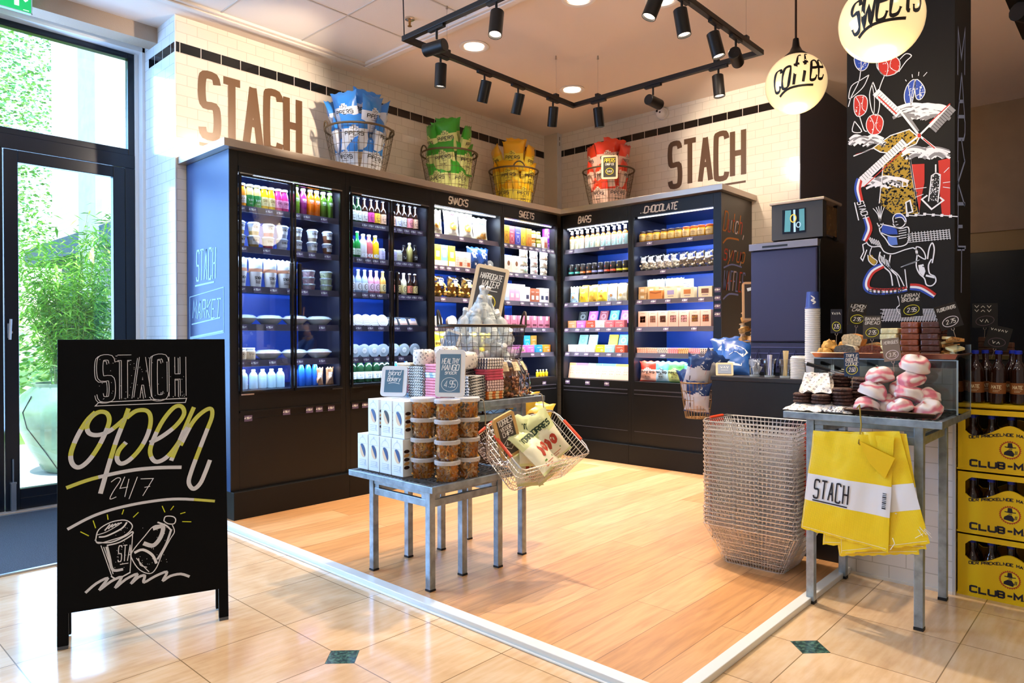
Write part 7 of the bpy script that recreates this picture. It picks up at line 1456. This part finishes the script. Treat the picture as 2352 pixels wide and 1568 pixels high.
brush([(395, 410), (440, 378), (490, 378), (508, 415), (497, 480), (462, 550), (410, 608), (368, 628), (348, 605), (358, 565), (390, 528)], W1, ycol=yc2)
brush([(505, 528), (560, 500), (625, 450), (665, 395), (655, 358), (618, 362), (565, 425), (520, 515), (505, 575), (530, 618), (580, 600), (635, 535), (690, 440)], W1, ycol=yc2)
brush([(712, 362), (680, 435), (640, 530), (605, 612)], W1, ycol=yc2)
brush([(650, 540), (705, 435), (755, 383), (793, 368), (798, 405), (770, 480), (735, 570), (700, 665), (688, 718), (710, 747), (742, 722), (768, 665), (788, 612)], W1, ycol=yc2)
brush([(110, 742), (230, 700), (400, 662), (530, 648), (652, 645)], .014, ycol=lambda x, y: x < 240)
brush([(115, 938), (230, 878), (350, 838), (500, 808), (640, 795), (810, 805)], .011, ycol=lambda x, y: x > 680)
def thin(pts, w=.0028, m=0, k=4, closed=False): mb.ribbon(smoothline(S2(pts), k, closed) if k else S2(pts), w, fS2, m, closed=closed)
thin([(320, 715), (350, 695), (365, 705), (330, 760), (315, 795), (345, 785)]); thin([(385, 690), (362, 745), (400, 738)], k=0); thin([(405, 700), (385, 785)], k=0); thin([(445, 690), (405, 795)], k=0); thin([(460, 700), (520, 698), (470, 780)], k=0); thin([(478, 740), (505, 735)], k=0)
for a, b in (((175, 950), (215, 970)), ((235, 897), (247, 933)), ((302, 868), (306, 893)), ((380, 845), (372, 868)), ((450, 858), (425, 882)), ((562, 828), (575, 858)), ((617, 828), (602, 848)), ((648, 865), (672, 858)), ((657, 902), (700, 903))): thin([a, b], .0034, 1, 0)
# takeaway cup
thin([(248, 985), (262, 940), (320, 905), (385, 895), (418, 915), (415, 940), (380, 970), (320, 990), (262, 1005), (247, 990)], .004, closed=True); thin([(262, 975), (300, 970), (370, 935), (395, 905)], .006); thin([(255, 965), (300, 950), (360, 915)], .003); thin([(250, 1000), (320, 1000), (390, 970), (420, 950), (418, 965), (360, 1000), (300, 1015)], .005)
for i in range(5): thin([(290+i*16, 945-i*8), (315+i*14, 915-i*2)], .005, 0, 0)
thin([(272, 1015), (325, 1165)], .003, 0, 0); thin([(285, 1022), (330, 1150)], .003, 0, 0); thin([(422, 965), (410, 1140)], .003, 0, 0); thin([(320, 1160), (350, 1172), (412, 1142)], .005)
brush([(300, 1022), (312, 1070), (328, 1130), (375, 1128)], .010); L, W = textlines('STA', 1, .35, .4, .1)
for l in L: mb.ribbon([SG(100+(352+p.x/W*62)/2.063, 760+(1092-p.y*75-(p.x/W)*6)/2.063) for p in l], .0032, fS3, 0)
thin([(362, 1105), (402, 1098)], .003)
# bottle
thin([(570, 900), (578, 878), (612, 878), (626, 892), (618, 912), (590, 912), (572, 900)], .004); thin([(575, 912), (560, 918), (520, 925), (480, 970), (420, 1045), (420, 1080), (455, 1130), (505, 1148), (535, 1120), (560, 1060), (600, 985), (620, 950), (610, 918)], .0034)
thin([(430, 1050), (470, 1035), (515, 1060), (535, 1100)], .010); thin([(440, 1075), (470, 1110), (500, 1140)], .003); thin([(450, 1075), (460, 1108), (490, 1118)], .0035)
brush([(520, 935), (565, 925), (555, 975), (520, 1015), (475, 1005)], .016); brush([(605, 940), (580, 1010), (540, 1080)], .008); thin([(540, 905), (580, 920), (602, 940)], .006)
for i in range(60):
    x, y = S2([(rr.choice((rr.uniform(335, 405), rr.uniform(450, 590))), rr.uniform(930, 1120))])[0]; mb.ribbon([(x, y), (x+.002, y)], .002, fS2, 0)
brush([(200, 1238), (250, 1195), (305, 1170), (265, 1225), (320, 1185), (370, 1165), (340, 1215), (390, 1175), (445, 1150), (415, 1195), (450, 1165), (480, 1158), (475, 1190), (530, 1160), (585, 1140), (565, 1182), (600, 1160), (650, 1150), (690, 1162)], .010, k=3)
mb.build('chalk_drawing', cw_, sg, rec=False)
# ================================================================ PILLAR DRAWING (painted on the flat board of the pillar)
XP = 3.764
def PP(cx, cy): p = PX(1720+cx/2.1187, cy/2.1187, XP); return (-p.y, p.z)
cols = [mat('#ece8ea', .7), mat('#c82c1c', .7), mat('#2c4aa8', .7), mat('#b08a1c', .7), mat('#8a8688', .75), mat('#14100e', .7), mat('#e07060', .7), mat('#5a78c8', .7)]
mb = MB(); lay = [0]
def LF(z): return lambda u, v: (XP-.001-z, -u, v)
def pl(pts, w=.0042, m=0, k=4, z=.0016, closed=False): q = [PP(*p) for p in pts]; mb.ribbon(smoothline(q, k, closed) if k and len(q) > 2 else [Vector(a) for a in q], w, LF(z), m, closed=closed)
def fillp(pts, m, z=.0006, k=0):
    q = [Vector(PP(*p)) for p in pts]; q = smoothline(q, k, True) if k else q; mb.poly([LF(z)(p.x, p.y) for p in q], m)
def speck(poly_, n, m, s=.004, z=.0012, sd=1):
    r_ = random.Random(sd); xs = [p[0] for p in poly_]; ys = [p[1] for p in poly_]
    def inside(x, y):
        c = False; j = len(poly_)-1
        for i in range(len(poly_)):
            a, b = poly_[i], poly_[j]
            if (a[1] > y) != (b[1] > y) and x < (b[0]-a[0])*(y-a[1])/(b[1]-a[1]+1e-9)+a[0]: c = not c
            j = i
        return c
    k = 0
    while k < n:
        x, y = r_.uniform(min(xs), max(xs)), r_.uniform(min(ys), max(ys))
        if inside(x, y): a = PP(x, y); d = s*r_.uniform(.5, 1.6); mb.ribbon([a, (a[0]+d*r_.uniform(-1, 1), a[1]+d*r_.uniform(.3, 1))], d*.8, LF(z), m); k += 1
# tulips
for (pts, c) in (([(515, 280), (545, 275), (585, 285), (575, 330), (545, 345), (520, 320)], 2), ([(630, 300), (650, 280), (700, 270), (735, 300), (725, 350), (670, 370), (635, 345)], 1), ([(512, 500), (520, 470), (560, 465), (578, 490), (570, 545), (535, 568), (515, 545)], 1), ([(572, 600), (590, 565), (630, 558), (655, 590), (640, 645), (600, 655), (578, 635)], 1), ([(757, 460), (775, 410), (808, 388), (805, 450), (790, 510), (765, 505)], 2), ([(812, 388), (845, 410), (858, 450), (835, 485), (812, 470)], 2)):
    fillp(pts, c, .0005, 3); pl(pts, .0036, 0, 3, closed=True); mid = (sum(p[0] for p in pts)/len(pts), sum(p[1] for p in pts)/len(pts)); pl([pts[1], mid, pts[-2]], .003); pl([pts[2], (mid[0]+10, mid[1]+10), pts[4]], .0026); speck(pts, 12, 0, .004, .0014, int(mid[0]))
pl([(545, 345), (535, 400), (500, 470), (485, 520)]); pl([(585, 365), (545, 390), (500, 420), (488, 480), (520, 460), (560, 420), (585, 365)]); pl([(660, 370), (640, 420), (625, 480)]); pl([(605, 400), (588, 460), (600, 540), (625, 560), (637, 500), (620, 440), (605, 400)]); pl([(600, 410), (612, 480), (610, 550)], .003); pl([(540, 568), (560, 630), (575, 640)])
pl([(735, 290), (765, 262), (792, 272), (765, 300), (730, 350)]); pl([(515, 590), (505, 640), (550, 640), (515, 590)]); pl([(622, 275), (625, 330), (660, 370)], .003)
for a in (((762, 388), (768, 396)), ((795, 362), (797, 378)), ((828, 350), (826, 370)), ((868, 352), (850, 372))): pl(a, .003, 0, 0)
# clouds: brushed swirls
def cloud(cx, cy, rx, ry, n, sd):
    r_ = random.Random(sd)
    for i in range(n):
        a = r_.uniform(-.5, .5)*rx*1.5; b = r_.uniform(-.6, .6)*ry; L_ = rx*r_.uniform(.35, .7); x0 = max(487, cx+a-L_); x1 = min(980, cx+a+L_)
        if x1 > x0+10: pl([(x0, cy+b+8), ((x0*2+x1)/3, cy+b-10), ((x0+x1*2)/3, cy+b-8), (x1, cy+b+6)], r_.uniform(.006, .016), (0, 0, 4)[i % 3], 4, .0008+.00003*i)
cloud(850, 545, 130, 50, 26, 3); cloud(565, 690, 80, 38, 18, 4); cloud(870, 745, 105, 36, 22, 5); cloud(650, 890, 90, 38, 20, 6)
# windmill
roof = [(605, 720), (690, 660), (782, 630), (830, 670), (815, 700), (700, 748), (640, 740)]; body = [(655, 800), (700, 745), (782, 735), (795, 860), (828, 1040), (700, 1040), (635, 990), (640, 900)]
fillp(roof, 3, .0009); fillp(body, 3, .0005); speck(roof, 110, 5, .006, .0013, 2); speck(body, 420, 5, .007, .0011, 3); pl(roof, .005, 0, 0, closed=True); pl([(635, 990), (655, 800), (652, 770)], .004, 0, 0); pl([(785, 770), (828, 1040)], .006, 0, 0)
pl([(510, 760), (605, 722)], .006, 0, 0); pl([(520, 752), (600, 726)], .003, 1, 0)
def sail(a, b, w, m=0):
    va = Vector(a); vb = Vector(b); d = (vb-va).normalized(); n_ = Vector((-d.y, d.x))
    q = [va+n_*w, vb+n_*w, vb, va]; fillp([tuple(p) for p in q], m, .0019); pl([tuple(va), tuple(vb)], .006, 0, 0, .0022)
    L_ = (vb-va).length
    for i in range(int(L_/14)): p = va+d*(i*14); pl([tuple(p), tuple(p+n_*w)], .0018, 5, 0, .0021)
sail((745, 545), (630, 435), -38); sail((880, 620), (978, 510), 40, 4); sail((770, 700), (560, 890), 34); pl([(630, 470), (720, 555)], .006, 1, 0, .0024); pl([(980, 505), (880, 600)], .005, 1, 0, .0024); pl([(765, 720), (560, 910)], .004, 1, 0, .0024)
pl([(740, 545), (830, 660), (908, 722)], .009, 0, 0, .0025); pl([(850, 675), (905, 722)], .005, 1, 0, .0027); pl([(930, 560), (830, 660), (760, 715)], .009, 0, 0, .0025); pl([(770, 560), (825, 640)], .012, 4, 0, .0022); fillp([(822, 650), (838, 652), (838, 670), (822, 668)], 1, .003)
pl([(750, 880), (770, 880), (772, 905), (748, 908)], .005, 0, 0, .0018, True); fillp([(765, 985), (785, 975), (798, 1030), (770, 1038)], 5, .0016); pl([(765, 985), (785, 975), (798, 1030), (770, 1038)], .006, 0, 0, .002, True)
# barn
fillp([(788, 800), (855, 797), (855, 890), (840, 960), (830, 1030)], 1, .0007); fillp([(922, 782), (980, 768), (981, 1055), (940, 1045), (930, 940)], 1, .0007); pl([(785, 775), (800, 880), (828, 1035)], .006, 0, 0)
fillp([(890, 850), (930, 845), (935, 880), (925, 985), (870, 975)], 5, .0009); pl([(875, 980), (890, 855), (910, 842), (932, 850), (930, 900), (920, 985)], .005, 0, 0); pl([(870, 950), (842, 970), (890, 1018), (948, 975), (930, 960)], .007, 0, 0); speck([(890, 860), (930, 855), (915, 980), (880, 975)], 60, 0, .004, .0016, 8); pl([(910, 800), (910, 838)], .006, 0, 0)
for p_ in (((805, 920), (865, 912)), ((810, 960), (850, 945)), ((945, 890), (980, 885)), ((945, 910), (980, 915)), ((950, 840), (975, 815))): pl(p_, .003, 0, 0, .0018)
for i in range(6): x = 765+i*42; y = 1048+(i % 2)*4-(6 if 0 < i < 4 else 0); pl([(x, y), (x+14, y)], .013, 0, 0, .0018); pl([(x+14, y), (x+42, y+2)], .004, 0, 0, .0016)
# rail fence
for i in range(5): pl([(772, 1140+i*10), (978, 1118+i*10)], .0028, 0, 0)
for i in range(14): x = 780+i*15; pl([(x, 1130-(i*1.2)), (x+6, 1180-(i*1.2))], .0028, 0, 0)
# rider and donkey
pl([(705, 1085), (702, 1060), (715, 1042), (740, 1040), (760, 1058), (765, 1080), (745, 1105), (715, 1105), (702, 1088)], .0045); fillp([(710, 1055), (725, 1040), (752, 1045), (768, 1065), (765, 1085), (745, 1062)], 2, .001, 2); pl([(712, 1062), (745, 1058), (765, 1088)], .004); pl([(712, 1080), (722, 1078)], .003); pl([(715, 1095), (728, 1092)], .003)
fillp([(650, 1095), (690, 1100), (720, 1115), (725, 1140), (680, 1140), (645, 1130)], 2, .001); pl([(640, 1090), (690, 1100), (740, 1112), (775, 1105), (780, 1140), (770, 1185), (730, 1200), (690, 1195), (665, 1160), (640, 1130), (635, 1095)], .0048); fillp([(675, 1150), (720, 1155), (725, 1190), (680, 1195)], 7, .001); pl([(640, 1130), (690, 1150), (735, 1150)], .004)
for i in range(4): pl([(730, 1125+i*12), (768, 1118+i*12)], .0034, 0, 0)
for a in (-35, -20, -8, 6, 20): pl([(640, 1080), (640+a*.4, 1040), (640+a, 1000+abs(a)*.4)], .0032)
pl([(625, 1085), (640, 1110), (655, 1085)], .004); pl([(600, 1120), (580, 1140), (575, 1180), (600, 1200), (640, 1200), (660, 1225), (700, 1235), (760, 1215), (800, 1205)], .005)
for i in range(6): pl([(580+i*10, 1150+i*4), (600+i*9, 1185+i*3)], .0036, 0, 0)
pl([(600, 1200), (590, 1240), (625, 1270), (610, 1290), (585, 1270), (580, 1240)], .004); fillp([(582, 1245), (600, 1240), (622, 1275), (605, 1292), (585, 1272)], 3, .001); pl([(575, 1180), (555, 1190), (560, 1225), (545, 1255), (555, 1268), (575, 1215)], .005, 0, 0)
pl([(640, 1225), (635, 1265), (660, 1300), (690, 1330), (700, 1390)], .006); pl([(660, 1240), (665, 1280), (695, 1310), (730, 1340), (760, 1400)], .0045); pl([(690, 1240), (685, 1300), (720, 1340)], .006); pl([(720, 1340), (735, 1395)], .0045); pl([(760, 1310), (770, 1400)], .0045)
for i in range(7): pl([(640+i*7, 1240+i*5), (648+i*7, 1275+i*6)], .0034, 0, 0)
pl([(800, 1205), (820, 1225), (815, 1290), (830, 1330), (855, 1355), (865, 1385), (890, 1390), (910, 1370), (905, 1345), (880, 1330), (875, 1290), (890, 1260)], .0055); pl([(815, 1200), (815, 1230), (835, 1250), (860, 1260), (855, 1230), (835, 1205), (815, 1200)], .005); pl([(870, 1260), (878, 1210), (893, 1182), (903, 1215), (893, 1280)], .0055)
fillp([(825, 1290), (850, 1285), (860, 1320), (850, 1345), (830, 1325)], 0, .0012); pl([(862, 1340), (905, 1350)], .009); pl([(845, 1295), (862, 1300)], .004, 5, 0, .002)
for i in range(8): pl([(740+i*9, 1300-i*3), (775+i*8, 1285-i*3)], .0028, 0, 0)
pl([(725, 1440), (735, 1480), (720, 1500), (740, 1530), (760, 1520)], .004); pl([(740, 1440), (755, 1500), (770, 1530)], .004)
# ribbons
def ribb(pts):
    for off, m in ((-11, 2), (0, 0), (11, 1)):
        q = smoothline([Vector(p) for p in pts], 5); out = []
        for i in range(len(q)):
            a = q[max(0, i-1)]; b = q[min(len(q)-1, i+1)]; d = (b-a).normalized(); n_ = Vector((-d.y, d.x)); s = math.sin(math.pi*min(1, (i+3)/(len(q)+3)))**.3; out.append(q[i]-n_*off*s)
        mb.ribbon([PP(*p) for p in out], .0115, LF(.0015+off*.00002), m)
ribb([(540, 870), (530, 920), (545, 980)]); ribb([(572, 1060), (585, 1110), (572, 1150), (562, 1172)]); ribb([(655, 1290), (600, 1320), (572, 1375), (590, 1412), (680, 1418), (770, 1405)]); ribb([(785, 1395), (840, 1402), (905, 1440)])
L, W = textlines('STACH', 1, .5, .35)
for l in L: mb.ribbon([PP(535+(p.x/W)*28-(p.y)*0+ (1-p.y)*0+p.y*30-8, 985+(p.x/W)*78-p.y*8) for p in l], .0042, LF(.002), 0)
pl([(515, 985), (535, 1072)], .005, 0, 0)
L, W = textlines('HOOFDDORP', 1, .7, .3)
for l in L: mb.ribbon([PP(585+(p.x/W)*175, 1425-p.y*26+12*math.sin(p.x/W*3)-((p.x/W)*8)) for p in l], .0034, LF(.0022), 5)
for i in range(10): pl([(640+(i % 3)*10, 1505+i*6), (930-(i % 2)*20, 1503+i*6)], .0024, 0, 0)
for i in range(22): pl([(660+i*13, 1502), (640+i*13, 1565)], .0022, 0, 0)
pd = mb.build('pillar_drawing', cols, rec=False); tag(pd, 'painted windmill, tulips and donkey rider drawing on the black pillar', 'mural')
# MARKET down the narrow face
mb = MB(); YF = .672; 
def PS(px, py): p = PY(px, py, YF); return (p.x, p.z)
fM = lambda u, v: (u, YF-.0015, v)
for i, ch in enumerate('MARKET'):
    y0 = 172+i*100; L, W = textlines(ch, 1, .8, .3)
    for l in L: mb.ribbon([Vector(PS(2199+p.x/max(W, .01)*16+1*p.y, y0-p.y*104)) for p in l], .016, fM, 0)
tag(mb.build('pillar_lettering', mat('#9aa8d0', .6), rec=False), 'tall narrow MARKET lettering down the right face of the black pillar', 'lettering')
# ================================================================ OUTSIDE
def grassm():
    return mat('#6f9a3c', .9, bump=.6, bscale=30, nz=.4, nscale=6)
struct(MB().box(-14, 6.02, -.12, 12, 9.6, -.03).build('ground_pavement', mat('#c9c6c0', .85, nz=.15, nscale=3)))
struct(MB().box(-20, 9.6, -.12, 14, 40, -.05).build('ground_lawn', grassm()))
bl_ = empty('office_building', (3.6, 13, 0), 0, 'pale ribbed office building with a concrete column, seen through the door glass', 'building')
def ribbed():
    m, n, L, b = nodemat('ribbed_siding'); tc = n.new('ShaderNodeTexCoord'); sp = n.new('ShaderNodeSeparateXYZ'); L.new(tc.outputs['Object'], sp.inputs[0])
    a = n.new('ShaderNodeMath'); a.operation = 'PINGPONG'; a.inputs[1].default_value = .07; L.new(sp.outputs['Z'], a.inputs[0]); c = n.new('ShaderNodeMath'); c.operation = 'LESS_THAN'; c.inputs[1].default_value = .007; L.new(a.outputs[0], c.inputs[0])
    x = n.new('ShaderNodeMix'); x.data_type = 'RGBA'; L.new(c.outputs[0], x.inputs[0]); x.inputs[6].default_value = lin('#f4e9ea'); x.inputs[7].default_value = lin('#b9a6ae'); L.new(x.outputs[2], b.inputs['Base Color']); b.inputs['Roughness'].default_value = .8; return m
def by(px): d = ray(px, 500); return 3.9*d.y/d.x-13
ya, yb, yc, yd_ = by(120), by(195), by(235), by(330)
zl = PX(200, 530, 3.9).z
MB().box(.3, yb-.0, zl, 1.5, ya, 16).build('ribbed_wall', ribbed(), bl_); MB().box(.3, -6, zl, 1.5, yc, 16).build('ribbed_wall', ribbed(), bl_)
MB().box(.2, yc, -.03, 1.5, yb, 16).build('concrete_column', mat('#a9b0ba', .8, nz=.15, nscale=5), bl_)
MB().box(.25, -6, zl-.35, 1.5, 4.5, zl).build('lintel_band', mat('#2a4a6c', .5), bl_); MB().box(.9, -6, 0, 1.5, 4.4, zl-.35).build('ground_floor_wall', mat('#4a6a8c', .5, nz=.3, nscale=2), bl_)
for k in range(3): MB().box(.85, -2+k*1.9, .1, .9, -.6+k*1.9, zl-.6).build('window', mat('#2a4468', .12, .3), bl_)
def leafcloud(name, cx, cy, cz, rx, ry, rz, n, s, cols_, label, cat, trunk=None, seed=1, group=None):
    rr = random.Random(seed); e = empty(name, (cx, cy, 0), 0, label, cat, group); mb = MB()
    for i in range(n):
        while True:
            v = Vector((rr.uniform(-1, 1), rr.uniform(-1, 1), rr.uniform(-1, 1)))
            if .35 < v.length < 1: break
        v *= 1+.25*noise.noise(v*2.2+Vector((seed, 0, 0))); c = Vector((v.x*rx, v.y*ry, cz+v.z*rz)); q = Matrix.Rotation(rr.uniform(0, 6.28), 3, 'Z') @ Matrix.Rotation(rr.uniform(-1.3, 1.3), 3, 'X'); ss = s*rr.uniform(.6, 1.3)
        mb.poly([c+q @ Vector(p) for p in ((-ss*.5, 0, 0), (0, ss*.35, 0), (ss*.5, 0, .1*ss), (0, -ss*.35, 0))], rr.choice(range(len(cols_))))
    o = mb.build('foliage', [mat(c, .6) for c in cols_], e, rec=False)
    MB().tube([(0, 0, -.05), (.05, .03, cz*.5), (0, 0, cz)], [trunk or .15, (trunk or .15)*.8, .04], 8).build('trunk', mat('#5a4a3a', .9), e); return e
gs = ['#7fb84a', '#a4d468', '#5f9440', '#c2e090', '#8ecf9a']
for i, (x, y, h, r) in enumerate(((1.4, 20, 6, 3.6), (4.3, 26, 7, 4.2), (-2.0, 18, 5, 3.4), (-6, 22, 6, 4.2))):
    leafcloud('garden_tree', x, y, h, r, r*.8, h*.85, (26000, 9000, 9000, 6000)[i], (.10, .14, .15, .2)[i], gs, ('broad light green tree directly behind the door glass', 'tall tree farther back beside the office building', 'leafy tree beyond the lawn, left of the door', 'leafy tree farthest left across the lawn')[i], 'tree', .2, i+3, 'trees beyond the lawn')
leafcloud('hedge', 1.5, 11.2, .8, 1.6, .5, .8, 2600, .10, gs, 'low clipped light green hedge behind the big pot', 'hedge', .05, 12); leafcloud('hedge', 3.4, 9.9, 1.0, .9, .6, 1.0, 2200, .09, gs, 'dense green shrub at the right under the office building', 'shrub', .05, 14)
PX0, PY0 = 2.02, 7.42
gp = MB().lathe([(.22, 0), (.26, .03), (.36, .22), (.45, .44), (.47, .58), (.42, .72), (.33, .79), (.34, .82), (.31, .82), (.28, .74)], 32, 0).build('garden_pot', mat('#8fb08c', .22, coat=.5, nz=.45, nscale=3), smooth=True); gp.location = (PX0, PY0, -.03); tag(gp, 'large glazed green and blue garden pot outside the door', 'pot')
MB().tube([Vector((math.cos(a)*r, math.sin(a)*r, z)) for a, r, z in [(-2.3+.08*i-.02*(i % 2), .25, 0) for i in range(0)]+[(-2.35, .272, .05), (-2.5, .365, .22), (-2.75, .452, .44), (-2.8, .472, .58), (-2.7, .425, .72)]], .004, 4).build('crack', mat('#1c2a2c', .7), gp)
bam = empty('bamboo_plant', (PX0, PY0, 0), 0, 'feathery bright green bamboo growing out of the large glazed pot', 'plant'); rr = random.Random(9); ms_ = MB(); ml_ = MB()
for i in range(62):
    a = rr.uniform(0, 6.28); r0 = rr.uniform(0, .2); H_ = rr.uniform(1.1, 2.45); bend = rr.uniform(.15, .75); pts = []
    for j in range(8): t = j/7; pts.append(Vector((r0*math.cos(a)+bend*t*t*math.cos(a)*H_*.38, r0*math.sin(a)+bend*t*t*math.sin(a)*H_*.38, .76+H_*.72*t*(1-.12*t*bend))))
    ms_.tube(pts, [.006*(1-.8*j/7) for j in range(8)], 4)
    for k in range(105):
        t = rr.uniform(.12, 1.0); j = min(6, int(t*7)); p = pts[j].lerp(pts[j+1], t*7-j); th = rr.uniform(0, 6.28); L_ = rr.uniform(.07, .15); w__ = L_*.085; off = Vector((rr.gauss(0, .05), rr.gauss(0, .05), rr.gauss(0, .04)))
        d = Vector((math.cos(th), math.sin(th), rr.uniform(-.7, .35))).normalized(); s = d.cross(Vector((0, 0, 1))).normalized()*w__; p = p+off
        ml_.poly([p, p+d*L_*.4+s, p+d*L_+Vector((0, 0, -.02)), p+d*L_*.4-s], rr.choice((0, 0, 1, 2)))
ms_.build('stems', mat('#9aa848', .6), bam, smooth=True); ml_.build('leaves', [mat('#8fd03c', .5), mat('#b4e45c', .5), mat('#5fa030', .5)], bam, rec=False)
